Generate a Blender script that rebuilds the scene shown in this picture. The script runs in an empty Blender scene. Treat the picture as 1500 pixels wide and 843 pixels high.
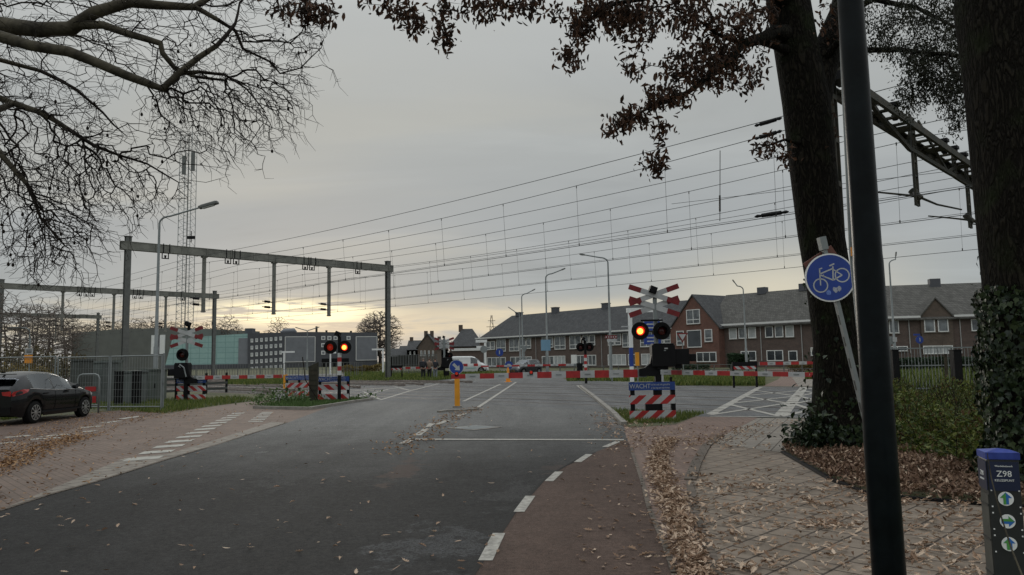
import bpy, bmesh, math, random
import numpy as np
from mathutils import Vector, Matrix
from mathutils.geometry import tessellate_polygon
PI = math.pi
rad = math.radians
V = Vector
scene = bpy.context.scene
COL = scene.collection

# ------------------------------------------------------------------ camera
CAM_H = 1.6
FPX = 1100.0
PITCH, ROLL = rad(5.4), rad(1.0)
_F = V((0, math.cos(PITCH), math.sin(PITCH)))
_R0 = V((1, 0, 0)); _U0 = V((0, -math.sin(PITCH), math.cos(PITCH)))
_R = _R0*math.cos(ROLL) - _U0*math.sin(ROLL)
_U = _U0*math.cos(ROLL) + _R0*math.sin(ROLL)
cam_d = bpy.data.cameras.new('camera'); cam = bpy.data.objects.new('camera', cam_d); COL.objects.link(cam)
cam_d.sensor_width = 36; cam_d.lens = FPX/1500*36; cam_d.clip_end = 3000; cam_d.clip_start = .05
cam.matrix_world = Matrix(((_R.x, _U.x, -_F.x, 0), (_R.y, _U.y, -_F.y, 0), (_R.z, _U.z, -_F.z, CAM_H), (0, 0, 0, 1)))
scene.camera = cam

# ------------------------------------------------------------------ world, sun, exposure
scene.view_settings.view_transform = 'Standard'
scene.view_settings.look = 'None'
scene.view_settings.exposure = 0.22
scene.view_settings.gamma = 1.0
scene.view_settings.use_curve_mapping = False
SUN_EL, SUN_AZ = rad(7), rad(-16)      # low sun behind the clouds, ahead and a little left
world = bpy.data.worlds.new('World'); scene.world = world; world.use_nodes = True
wn = world.node_tree.nodes; wl = world.node_tree.links
for n in list(wn): wn.remove(n)
def wnode(t, **k):
    n = wn.new(t)
    for a, b in k.items(): setattr(n, a, b)
    return n
def wmath(op, a, b=None, c=None, clamp=False):
    n = wnode('ShaderNodeMath', operation=op, use_clamp=clamp)
    for i, x in enumerate((a, b, c)):
        if x is None: continue
        if isinstance(x, (int, float)): n.inputs[i].default_value = x
        else: wl.new(x, n.inputs[i])
    return n.outputs[0]
def wmix(f, a, b):
    n = wnode('ShaderNodeMix', data_type='RGBA')
    for s, x in ((0, f), (6, a), (7, b)):
        if isinstance(x, (int, float)): n.inputs[s].default_value = x
        elif isinstance(x, tuple): n.inputs[s].default_value = (*x, 1)
        else: wl.new(x, n.inputs[s])
    return n.outputs[2]
out = wnode('ShaderNodeOutputWorld'); bg = wnode('ShaderNodeBackground'); bg.inputs[1].default_value = 0.1
wl.new(bg.outputs[0], out.inputs[0])
sky = wnode('ShaderNodeTexSky', sky_type='NISHITA'); sky.sun_disc = False
sky.sun_elevation = SUN_EL; sky.sun_rotation = SUN_AZ
tc = wnode('ShaderNodeTexCoord'); sep = wnode('ShaderNodeSeparateXYZ'); wl.new(tc.outputs['Generated'], sep.inputs[0])
ex, ey, ez = sep.outputs
ele = ez
# cloud deck coordinates: project the view direction on a flat layer so that streaks thin out to the horizon
den = wmath('ADD', wmath('MAXIMUM', ez, 0.0), 0.09)
cx_, cy_ = wmath('DIVIDE', ex, den), wmath('DIVIDE', ey, den)
cmb = wnode('ShaderNodeCombineXYZ'); wl.new(cx_, cmb.inputs[0]); wl.new(cy_, cmb.inputs[1])
def wnoise(vec, scale, det=5, rough=.55, dist=.0, off=(0, 0, 0), sc=(1, 1, 1)):
    mp = wnode('ShaderNodeMapping'); mp.inputs[1].default_value = off; mp.inputs[3].default_value = sc
    wl.new(vec, mp.inputs[0])
    n = wnode('ShaderNodeTexNoise'); n.inputs['Scale'].default_value = scale; n.inputs['Detail'].default_value = det
    n.inputs['Roughness'].default_value = rough; n.inputs['Distortion'].default_value = dist
    wl.new(mp.outputs[0], n.inputs['Vector']); return n.outputs['Fac']
def wramp(x, stops, rgb=False):
    r = wnode('ShaderNodeValToRGB'); e = r.color_ramp.elements
    r.color_ramp.interpolation = 'EASE'
    while len(e) < len(stops): e.new(.5)
    for i, (p, c) in enumerate(stops):
        e[i].position = p
        e[i].color = (*c, 1) if isinstance(c, tuple) else (c, c, c, 1)
    wl.new(x, r.inputs[0]); return r.outputs[0]
# overcast deck, brighter toward the zenith (values are ten times the radiance: strength is 0.1)
base = wramp(ele, [(0, (3.0, 3.4, 3.6)), (.07, (3.1, 3.38, 3.5)), (.16, (3.2, 3.4, 3.5)), (.3, (3.5, 3.66, 3.63)), (.4, (4.0, 4.15, 4.1)), (.52, (5.2, 5.4, 5.3)), (.75, (8.6, 9.0, 9.3)), (1, (11, 11.5, 12))], True)
big = wnoise(cmb.outputs[0], 1.3, 6, .55, .5, (3.1, 1.7, 0), (.55, 1, 1))
tone = wramp(big, [(.3, .92), (.48, 1.0), (.7, 1.08)])
mul = wnode('ShaderNodeMix', data_type='RGBA', blend_type='MULTIPLY'); mul.inputs[0].default_value = 1
wl.new(base, mul.inputs[6]); wl.new(tone, mul.inputs[7]); deck = mul.outputs[2]
# soft warm break in higher cloud
warm = wramp(wnoise(cmb.outputs[0], .8, 4, .5, .2, (7.3, 4.1, 0), (.35, 1, 1)), [(.52, 0.0), (.7, .42)])
warm_b = wmath('MULTIPLY', warm, wramp(ele, [(.1, 0.0), (.17, 1.0), (.28, .6), (.5, 0.0)]))
deck = wmix(warm_b, deck, (4.9, 4.65, 3.9))
# low yellow streaks near the horizon, strongest round the hidden sun
vecs = wnode('ShaderNodeCombineXYZ')
wl.new(wmath('MULTIPLY', wmath('ARCTAN2', ex, ey), 1.0), vecs.inputs[0]); wl.new(wmath('MULTIPLY', ez, 6.0), vecs.inputs[1])
st = wnoise(vecs.outputs[0], 5.0, 6, .62, .5, (2.4, .4, 0), (1, 1.3, 1))
streak = wramp(st, [(.46, 0.0), (.6, 1.0)])
band = wramp(ele, [(.015, .3), (.035, 1.0), (.06, .7), (.085, 0.0)])
low = wmath('MULTIPLY', streak, band)
front = wramp(ey, [(.2, .0), (.7, 1.0)])
low = wmath('MULTIPLY', wmath('MULTIPLY', low, front), .55)
deck = wmix(low, deck, (7.2, 6.1, 4.1))
az = wmath('ARCTAN2', ex, ey)
def blob(a0, e0, sa, se):
    a = wmath('DIVIDE', wmath('SUBTRACT', az, a0), sa); b = wmath('DIVIDE', wmath('SUBTRACT', ez, e0), se)
    r2 = wmath('ADD', wmath('MULTIPLY', a, a), wmath('MULTIPLY', b, b))
    return wmath('POWER', 2.718, wmath('MULTIPLY', r2, -1.0))
st2 = wramp(wnoise(vecs.outputs[0], 7.0, 7, .65, 1.2, (5.2, 9.1, 0), (1, 2.6, 1)), [(.40, 0.0), (.52, 1.0)])
hot = wmath('MULTIPLY', blob(-.285, .063, .085, .0125), st2)
hot = wmath('MINIMUM', wmath('MULTIPLY', hot, 2.2), 1.0)
deck = wmix(wmath('MULTIPLY', blob(-.27, .05, .16, .022), .55), deck, (6.6, 5.5, 4.1))
deck = wmix(hot, deck, (10.2, 9.2, 6.2))
cream = wmath('MULTIPLY', blob(.34, .075, .13, .05), .75)
deck = wmix(cream, deck, (6.5, 5.9, 4.5))
cream2 = wmath('MULTIPLY', blob(.07, .055, .13, .017), .7)
deck = wmix(cream2, deck, (7.4, 6.3, 4.3))
fin = wmix(.975, sky.outputs[0], deck)
wl.new(fin, bg.inputs[0])
sd = bpy.data.lights.new('sun', 'SUN'); sd.energy = .5; sd.angle = rad(20); sd.color = (1, .93, .82)
sun = bpy.data.objects.new('sun', sd); COL.objects.link(sun)
_sdir = V((math.sin(SUN_AZ)*math.cos(rad(14)), math.cos(SUN_AZ)*math.cos(rad(14)), math.sin(rad(14))))
_sdir = V((math.sin(SUN_AZ)*math.cos(SUN_EL), math.cos(SUN_AZ)*math.cos(SUN_EL), math.sin(SUN_EL)))
sun.rotation_euler = _sdir.to_track_quat('Z', 'Y').to_euler()
scene.cycles.max_bounces = 6; scene.cycles.transparent_max_bounces = 8
scene.cycles.use_denoising = True

# ------------------------------------------------------------------ geometry of the place: helpers that read a sight line
CAMP = V((0, 0, CAM_H))
def ray(px, py):
    d = _F*FPX + _R*(px-750) - _U*(py-421.5)
    return d/d.y
def G(px, py, z=0.0):
    d = ray(px, py); return CAMP + d*((z-CAM_H)/d.z)
def P(px, py, D):
    return CAMP + ray(px, py)*D
T_ = V((-.725, .688, 0)).normalized()       # along the tracks, away to the left
N_ = V((.688, .725, 0)).normalized()        # across the tracks, away to the right
def TN(t, n, z=0.0):
    return T_*t + N_*n + V((0, 0, z))
def on_n(px, n, z=0.0, py=540):
    d = ray(px, py); D = n/(d.x*N_.x + N_.y); return V((d.x*D, D, z))

# ------------------------------------------------------------------ materials
def mat(name, col, rough=.7, var=.12, scale=6.0, bump=0.0, bscale=60, metal=0.0, spec=.5, emit=None, es=1.0, col2=None, coat=0, trans=0):
    m = bpy.data.materials.new(name); m.use_nodes = True
    nt = m.node_tree; b = nt.nodes['Principled BSDF']
    b.inputs['Roughness'].default_value = rough; b.inputs['Metallic'].default_value = metal
    b.inputs['Specular IOR Level'].default_value = spec
    if coat: b.inputs['Coat Weight'].default_value = coat; b.inputs['Coat Roughness'].default_value = .05
    tcn = nt.nodes.new('ShaderNodeTexCoord'); no = nt.nodes.new('ShaderNodeTexNoise')
    no.inputs['Scale'].default_value = scale; no.inputs['Detail'].default_value = 6; no.inputs['Roughness'].default_value = .6
    nt.links.new(tcn.outputs['Object'], no.inputs['Vector'])
    r = nt.nodes.new('ShaderNodeValToRGB'); nt.links.new(no.outputs['Fac'], r.inputs[0])
    c2 = col2 if col2 else tuple(min(1, c*(1+var)) for c in col)
    r.color_ramp.elements[0].position = .3; r.color_ramp.elements[1].position = .7
    r.color_ramp.elements[0].color = (*[c*(1-var) for c in col], 1); r.color_ramp.elements[1].color = (*c2, 1)
    nt.links.new(r.outputs[0], b.inputs['Base Color'])
    if bump:
        n2 = nt.nodes.new('ShaderNodeTexNoise'); n2.inputs['Scale'].default_value = bscale; n2.inputs['Detail'].default_value = 4
        nt.links.new(tcn.outputs['Object'], n2.inputs['Vector'])
        bp = nt.nodes.new('ShaderNodeBump'); bp.inputs['Strength'].default_value = bump; bp.inputs['Distance'].default_value = .02
        nt.links.new(n2.outputs['Fac'], bp.inputs['Height']); nt.links.new(bp.outputs[0], b.inputs['Normal'])
    if emit:
        b.inputs['Emission Color'].default_value = (*emit, 1); b.inputs['Emission Strength'].default_value = es
    return m
def brickmat(name, c1, c2, mortar, bw, rh, msize=.01, rot=0.0, rough=.85, offset=.5, mixn=.35, vert=False, dirt=None, bump=.3, freq=2):
    """bricks / pavers / roof tiles laid out in metres in the object's own coordinates"""
    m = bpy.data.materials.new(name); m.use_nodes = True
    nt = m.node_tree; L = nt.links; b = nt.nodes['Principled BSDF']; b.inputs['Roughness'].default_value = rough
    b.inputs['Specular IOR Level'].default_value = .3
    tcn = nt.nodes.new('ShaderNodeTexCoord'); vec = tcn.outputs['Object']
    if vert:
        s = nt.nodes.new('ShaderNodeSeparateXYZ'); L.new(vec, s.inputs[0])
        ad = nt.nodes.new('ShaderNodeMath'); ad.operation = 'ADD'; L.new(s.outputs[0], ad.inputs[0]); L.new(s.outputs[1], ad.inputs[1])
        c = nt.nodes.new('ShaderNodeCombineXYZ'); L.new(ad.outputs[0], c.inputs[0]); L.new(s.outputs[2], c.inputs[1]); vec = c.outputs[0]
    mp = nt.nodes.new('ShaderNodeMapping'); mp.inputs[2].default_value = (0, 0, rot); L.new(vec, mp.inputs[0])
    br = nt.nodes.new('ShaderNodeTexBrick'); br.offset = offset; br.offset_frequency = freq
    br.inputs['Scale'].default_value = 1; br.inputs['Mortar Size'].default_value = msize
    br.inputs['Brick Width'].default_value = bw; br.inputs['Row Height'].default_value = rh
    br.inputs['Color1'].default_value = (*c1, 1); br.inputs['Color2'].default_value = (*c2, 1); br.inputs['Mortar'].default_value = (*mortar, 1)
    L.new(mp.outputs[0], br.inputs['Vector'])
    no = nt.nodes.new('ShaderNodeTexNoise'); no.inputs['Scale'].default_value = 1.3; no.inputs['Detail'].default_value = 8; no.inputs['Roughness'].default_value = .7
    L.new(tcn.outputs['Object'], no.inputs['Vector'])
    r = nt.nodes.new('ShaderNodeValToRGB'); r.color_ramp.elements[0].position = .3; r.color_ramp.elements[1].position = .7
    d = dirt if dirt else (1-mixn,)*3
    r.color_ramp.elements[0].color = (*d, 1); r.color_ramp.elements[1].color = (1+mixn*.4,)*3 + (1,)
    L.new(no.outputs['Fac'], r.inputs[0])
    mx = nt.nodes.new('ShaderNodeMix'); mx.data_type = 'RGBA'; mx.blend_type = 'MULTIPLY'; mx.inputs[0].default_value = 1
    L.new(br.outputs['Color'], mx.inputs[6]); L.new(r.outputs[0], mx.inputs[7]); L.new(mx.outputs[2], b.inputs['Base Color'])
    if bump:
        bp = nt.nodes.new('ShaderNodeBump'); bp.inputs['Strength'].default_value = bump; bp.inputs['Distance'].default_value = .006
        bp.invert = True; L.new(br.outputs['Fac'], bp.inputs['Height']); L.new(bp.outputs[0], b.inputs['Normal'])
    return m
def asphalt(name, col, patch=None, red=0.0, wet=.5, far=None):
    m = bpy.data.materials.new(name); m.use_nodes = True
    nt = m.node_tree; L = nt.links; b = nt.nodes['Principled BSDF']
    tcn = nt.nodes.new('ShaderNodeTexCoord')
    def noise(s, d=4, r=.6, sc=None):
        n = nt.nodes.new('ShaderNodeTexNoise'); n.inputs['Scale'].default_value = s; n.inputs['Detail'].default_value = d; n.inputs['Roughness'].default_value = r
        if sc:
            mp = nt.nodes.new('ShaderNodeMapping'); mp.inputs[3].default_value = sc; mp.inputs[2].default_value = (0, 0, rad(-3)); L.new(tcn.outputs['Object'], mp.inputs[0]); L.new(mp.outputs[0], n.inputs['Vector'])
        else: L.new(tcn.outputs['Object'], n.inputs['Vector'])
        return n.outputs['Fac']
    def ramp(x, a, ca, bb, cb):
        r = nt.nodes.new('ShaderNodeValToRGB'); e = r.color_ramp.elements
        e[0].position = a; e[1].position = bb
        e[0].color = (*ca, 1) if isinstance(ca, tuple) else (ca, ca, ca, 1); e[1].color = (*cb, 1) if isinstance(cb, tuple) else (cb, cb, cb, 1)
        L.new(x, r.inputs[0]); return r.outputs[0]
    def mulc(a, c):
        x = nt.nodes.new('ShaderNodeMix'); x.data_type = 'RGBA'; x.blend_type = 'MULTIPLY'; x.inputs[0].default_value = 1
        L.new(a, x.inputs[6]); L.new(c, x.inputs[7]); return x.outputs[2]
    basec = ramp(noise(.35, 6, .6), .3, tuple(c*.9 for c in col), .7, tuple(c*1.12 for c in col))
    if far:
        # older, paler asphalt toward the crossing; near end's tree shade put into the colour
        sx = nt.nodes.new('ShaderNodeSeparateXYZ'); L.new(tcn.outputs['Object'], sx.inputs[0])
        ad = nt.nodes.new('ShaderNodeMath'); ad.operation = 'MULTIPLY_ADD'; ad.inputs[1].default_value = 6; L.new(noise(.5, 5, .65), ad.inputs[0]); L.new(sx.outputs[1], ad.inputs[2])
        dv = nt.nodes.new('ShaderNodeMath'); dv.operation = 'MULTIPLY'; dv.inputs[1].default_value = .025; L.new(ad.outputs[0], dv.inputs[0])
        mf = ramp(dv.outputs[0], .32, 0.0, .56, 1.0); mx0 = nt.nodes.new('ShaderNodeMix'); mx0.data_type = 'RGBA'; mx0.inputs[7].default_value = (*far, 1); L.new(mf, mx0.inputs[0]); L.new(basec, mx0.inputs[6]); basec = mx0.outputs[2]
    c = mulc(basec, ramp(noise(90, 3, .9), .38, .55, .64, 1.5))
    c = mulc(c, ramp(noise(22, 6, .9), .36, .66, .66, 1.42))
    c = mulc(c, ramp(noise(3.0, 6, .7), .3, .82, .7, 1.15))
    c = mulc(c, ramp(noise(.8, 5, .6, (1.6, .16, 1)), .35, .85, .65, 1.14))   # wheel tracks along the road
    for (ctr, rx, ry, pc, grain) in (patch or ()):
        # worn or stained areas of the surface
        vs = nt.nodes.new('ShaderNodeVectorMath'); vs.operation = 'SUBTRACT'; vs.inputs[1].default_value = ctr; L.new(tcn.outputs['Object'], vs.inputs[0])
        vm = nt.nodes.new('ShaderNodeVectorMath'); vm.operation = 'MULTIPLY'; vm.inputs[1].default_value = (1/rx, 1/ry, 0); L.new(vs.outputs[0], vm.inputs[0])
        ln = nt.nodes.new('ShaderNodeVectorMath'); ln.operation = 'LENGTH'; L.new(vm.outputs[0], ln.inputs[0])
        w = nt.nodes.new('ShaderNodeMath'); w.operation = 'ADD'; L.new(ln.outputs['Value'], w.inputs[0]); 
        nn = nt.nodes.new('ShaderNodeMath'); nn.operation = 'MULTIPLY'; nn.inputs[1].default_value = 1.6; L.new(noise(2.2, 8, .75), nn.inputs[0]); L.new(nn.outputs[0], w.inputs[1])
        ms = ramp(w.outputs[0], .95, 1.0, 1.75, 0.0)
        sp = nt.nodes.new('ShaderNodeMath'); sp.operation = 'MULTIPLY'; L.new(ms, sp.inputs[0]); L.new(ramp(noise(60, 3, .8), .42, .0, .62, 1.0), sp.inputs[1]) if grain else setattr(sp.inputs[1], 'default_value', .6)
        mx = nt.nodes.new('ShaderNodeMix'); mx.data_type = 'RGBA'; mx.inputs[7].default_value = (*pc, 1)
        L.new(sp.outputs[0], mx.inputs[0]); L.new(c, mx.inputs[6]); c = mx.outputs[2]
    L.new(c, b.inputs['Base Color'])
    L.new(ramp(noise(14, 5, .8), .35, wet+.08, .65, .9), b.inputs['Roughness'])
    b.inputs['Specular IOR Level'].default_value = .13
    bp = nt.nodes.new('ShaderNodeBump'); bp.inputs['Strength'].default_value = .6; bp.inputs['Distance'].default_value = .006
    L.new(noise(140, 3, .7), bp.inputs['Height']); L.new(bp.outputs[0], b.inputs['Normal'])
    return m
M = {}
M['clad'] = mat('dark_grey_cladding', (.075, .078, .088), .7, .12, .5)
M['steel'] = mat('galvanised_steel', (.22, .24, .24), .55, .15, 3, metal=.3)
M['greysteel'] = mat('weathered_steel', (.12, .125, .117), .6, .2, 4, bump=.2)
M['beam'] = mat('beam_grey', (.17, .17, .148), .7, .3, 2, bump=.2)
M['darkgreen'] = mat('dark_green_steel', (.028, .036, .028), .65, .35, 3, bump=.3, bscale=20, col2=(.06, .05, .034), spec=.25)
M['blackmetal'] = mat('black_metal', (.008, .008, .009), .55, .2, 5, spec=.15)
M['blackpole'] = mat('black_pole_paint', (.004, .006, .007), .3, .5, 5, bump=.06, bscale=30, spec=.12)
M['black'] = mat('matt_black', (.006, .006, .006), .7, .2, 5, spec=.15)
M['rubber'] = mat('rubber', (.010, .010, .010), .9, .2, 8, spec=.15)
M['white'] = mat('white_paint', (.55, .56, .55), .6, .12, 5)
M['signwhite'] = mat('sign_white', (.42, .43, .43), .55, .16, 3)
M['red'] = mat('red_paint', (.36, .02, .02), .5, .25, 5)
M['darkred'] = mat('weathered_red', (.17, .012, .014), .5, .25, 5)
M['blue'] = mat('blue_sign', (.012, .045, .26), .45, .15, 3)
M['bluedark'] = mat('blue_dark', (.012, .05, .22), .5, .25, 4)
M['yellow'] = mat('yellow_plastic', (.72, .3, .015), .5, .12, 4)
M['orange'] = mat('orange_sign', (.75, .28, .02), .6, .1, 4)
M['brown'] = mat('brown_sign', (.14, .05, .035), .6, .15, 4)
M['glass'] = mat('window_glass', (.02, .025, .03), .06, .2, 2, spec=.9)
M['carglass'] = mat('car_glass', (.03, .04, .045), .04, .1, 2, spec=1.0)
M['pane'] = mat('house_pane', (.05, .06, .07), .12, .9, .8, spec=.8, col2=(.22, .24, .25))
M['frame'] = mat('white_frame', (.76, .77, .75), .55, .08, 4)
M['rim'] = mat('alloy', (.5, .5, .5), .3, .1, 8, metal=.8)
M['carpaint'] = mat('car_paint_black', (.005, .0055, .0065), .2, .15, 2, coat=.3, spec=.25)
M['vanpaint'] = mat('van_paint_white', (.6, .61, .6), .35, .06, 2, coat=.5)
M['graypaint'] = mat('car_paint_grey', (.014, .016, .018), .25, .1, 2, coat=.3)
M['tail'] = mat('tail_lamp', (.35, .012, .012), .15, .25, 8, coat=.6)
M['lens_off'] = mat('lens_dark', (.07, .01, .008), .2, .2, 8)
M['lens_dim'] = mat('lens_dim_red', (.4, .02, .01), .3, .1, 8, emit=(1, .05, .02), es=.12)
M['lens_on'] = mat('lens_lit', (.8, .1, .02), .3, .05, 8, emit=(1, .2, .03), es=5.5)
M['lens_ring'] = mat('lens_glow_ring', (.5, .03, .02), .3, .1, 8, emit=(1, .03, .015), es=.7)
M['wire'] = mat('wire_dark', (.02, .022, .022), .6, .1, 3)
M['bark'] = mat('bark_oak', (.014, .012, .009), .95, .4, 7, bump=1, bscale=22, col2=(.03, .027, .019), spec=.15)
M['bark_s'] = mat('bark_sycamore', (.035, .030, .022), .9, .4, 4.5, bump=.8, bscale=14, col2=(.10, .088, .062), spec=.2)
M['twig'] = mat('twig_bark', (.018, .014, .011), .9, .3, 8, spec=.15)
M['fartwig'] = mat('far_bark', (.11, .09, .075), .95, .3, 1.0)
M['concrete'] = mat('concrete', (.3, .29, .27), .85, .2, 3, bump=.3, bscale=40)
M['kerb'] = mat('kerb_concrete', (.22, .205, .18), .85, .25, 4, bump=.3, bscale=60)
M['paint'] = mat('road_paint', (.26, .25, .22), .8, .3, 16, bump=.2, bscale=80, col2=(.44, .42, .37))
M['paint_old'] = mat('road_paint_worn', (.27, .26, .235), .8, .3, 7, col2=(.46, .45, .41))
M['whiteblock'] = mat('white_paver', (.36, .35, .31), .85, .25, 6, bump=.3)
def leafmat(name, a, b_, c_=None, rough=.6, trans=.25):
    """colour differs from leaf to leaf"""
    m = bpy.data.materials.new(name); m.use_nodes = True
    nt = m.node_tree; L = nt.links; b = nt.nodes['Principled BSDF']; b.inputs['Roughness'].default_value = rough
    b.inputs['Specular IOR Level'].default_value = .3
    g = nt.nodes.new('ShaderNodeNewGeometry'); r = nt.nodes.new('ShaderNodeValToRGB')
    e = r.color_ramp.elements; e[0].color = (*a, 1); e[1].color = (*b_, 1)
    if c_: x = e.new(.5); x.color = (*c_, 1)
    L.new(g.outputs['Random Per Island'], r.inputs[0]); L.new(r.outputs[0], b.inputs['Base Color'])
    tr = nt.nodes.new('ShaderNodeBsdfTranslucent'); L.new(r.outputs[0], tr.inputs[0])
    mx = nt.nodes.new('ShaderNodeMixShader'); mx.inputs[0].default_value = trans
    o = nt.nodes['Material Output']; L.new(b.outputs[0], mx.inputs[1]); L.new(tr.outputs[0], mx.inputs[2]); L.new(mx.outputs[0], o.inputs[0])
    return m
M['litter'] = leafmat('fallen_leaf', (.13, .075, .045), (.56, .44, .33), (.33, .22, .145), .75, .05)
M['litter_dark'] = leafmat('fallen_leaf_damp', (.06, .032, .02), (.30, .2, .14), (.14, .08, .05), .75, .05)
M['oakleaf'] = leafmat('brown_oak_leaf', (.022, .015, .011), (.125, .064, .038), (.052, .03, .02), .75, .32)
M['darkleaf'] = leafmat('dark_green_leaf', (.016, .022, .012), (.04, .04, .024), None, .6, .2)
M['ivy'] = leafmat('ivy_leaf', (.008, .016, .008), (.045, .065, .024), (.014, .028, .011), .38, .1)
M['bush'] = leafmat('undergrowth_leaf', (.035, .06, .014), (.19, .21, .05), (.09, .125, .028), .55, .3)
M['bushbrown'] = leafmat('brown_undergrowth', (.09, .05, .02), (.14, .12, .04), None, .7, .25)
M['grass'] = leafmat('grass_blade', (.05, .08, .015), (.17, .18, .05), (.1, .14, .03), .7, .25)
M['weed'] = leafmat('weed_leaf', (.04, .08, .02), (.1, .16, .05), None, .6, .25)

def barkmat(name, c1, c2, sc=9, bumpd=.05):
    m = bpy.data.materials.new(name); m.use_nodes = True; nt = m.node_tree; L = nt.links; b = nt.nodes['Principled BSDF']
    b.inputs['Roughness'].default_value = .95; b.inputs['Specular IOR Level'].default_value = .12
    t = nt.nodes.new('ShaderNodeTexCoord'); mp = nt.nodes.new('ShaderNodeMapping'); mp.inputs[3].default_value = (1, 1, .24); L.new(t.outputs['Object'], mp.inputs[0])
    w = nt.nodes.new('ShaderNodeTexNoise'); w.inputs['Scale'].default_value = sc*.6; w.inputs['Detail'].default_value = 3; L.new(mp.outputs[0], w.inputs[0])
    av = nt.nodes.new('ShaderNodeMix'); av.data_type = 'RGBA'; av.blend_type = 'LINEAR_LIGHT'; av.inputs[0].default_value = .12; L.new(mp.outputs[0], av.inputs[6]); L.new(w.outputs['Color'], av.inputs[7])
    v = nt.nodes.new('ShaderNodeTexVoronoi'); v.feature = 'DISTANCE_TO_EDGE'; v.inputs['Scale'].default_value = sc; L.new(av.outputs[2], v.inputs['Vector'])
    r = nt.nodes.new('ShaderNodeValToRGB'); r.color_ramp.elements[0].position = .02; r.color_ramp.elements[1].position = .28; L.new(v.outputs['Distance'], r.inputs[0])
    n = nt.nodes.new('ShaderNodeTexNoise'); n.inputs['Scale'].default_value = 40; n.inputs['Detail'].default_value = 5; L.new(t.outputs['Object'], n.inputs[0])
    n2 = nt.nodes.new('ShaderNodeTexNoise'); n2.inputs['Scale'].default_value = 2.2; n2.inputs['Detail'].default_value = 6; L.new(t.outputs['Object'], n2.inputs[0])
    mx = nt.nodes.new('ShaderNodeMix'); mx.data_type = 'RGBA'; mx.inputs[6].default_value = (*c1, 1); mx.inputs[7].default_value = (*c2, 1); L.new(r.outputs[0], mx.inputs[0])
    r2 = nt.nodes.new('ShaderNodeValToRGB'); r2.color_ramp.elements[0].position = .52; r2.color_ramp.elements[1].position = .72; L.new(n2.outputs[0], r2.inputs[0])
    m2 = nt.nodes.new('ShaderNodeMix'); m2.data_type = 'RGBA'; m2.inputs[7].default_value = (c2[0]*.8, c2[1]*1.15, c2[2]*.7, 1); L.new(r2.outputs[0], m2.inputs[0]); L.new(mx.outputs[2], m2.inputs[6]); L.new(m2.outputs[2], b.inputs['Base Color'])
    a = nt.nodes.new('ShaderNodeMath'); a.operation = 'MULTIPLY_ADD'; a.inputs[1].default_value = .25; L.new(n.outputs[0], a.inputs[0]); L.new(r.outputs[0], a.inputs[2])
    bp = nt.nodes.new('ShaderNodeBump'); bp.inputs['Distance'].default_value = bumpd; bp.inputs['Strength'].default_value = .9; L.new(a.outputs[0], bp.inputs['Height']); L.new(bp.outputs[0], b.inputs['Normal'])
    return m
M['bark'] = barkmat('ridged_oak_bark', (.007, .006, .0045), (.022, .019, .014), 15, .035)
def carglass():
    m = bpy.data.materials.new('car_window_glass'); m.use_nodes = True; nt = m.node_tree; L = nt.links; o = nt.nodes['Material Output']
    tr = nt.nodes.new('ShaderNodeBsdfTransparent'); tr.inputs[0].default_value = (.7, .76, .78, 1); gl = nt.nodes.new('ShaderNodeBsdfGlossy'); gl.inputs['Roughness'].default_value = .02; gl.inputs[0].default_value = (.9, .95, 1, 1)
    f = nt.nodes.new('ShaderNodeFresnel'); f.inputs[0].default_value = 1.5; mx = nt.nodes.new('ShaderNodeMixShader'); ad = nt.nodes.new('ShaderNodeMath'); ad.operation = 'ADD'; ad.inputs[1].default_value = .10
    L.new(f.outputs[0], ad.inputs[0]); L.new(ad.outputs[0], mx.inputs[0]); L.new(tr.outputs[0], mx.inputs[1]); L.new(gl.outputs[0], mx.inputs[2]); L.new(mx.outputs[0], o.inputs[0]); return m
M['carglass'] = carglass()
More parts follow.
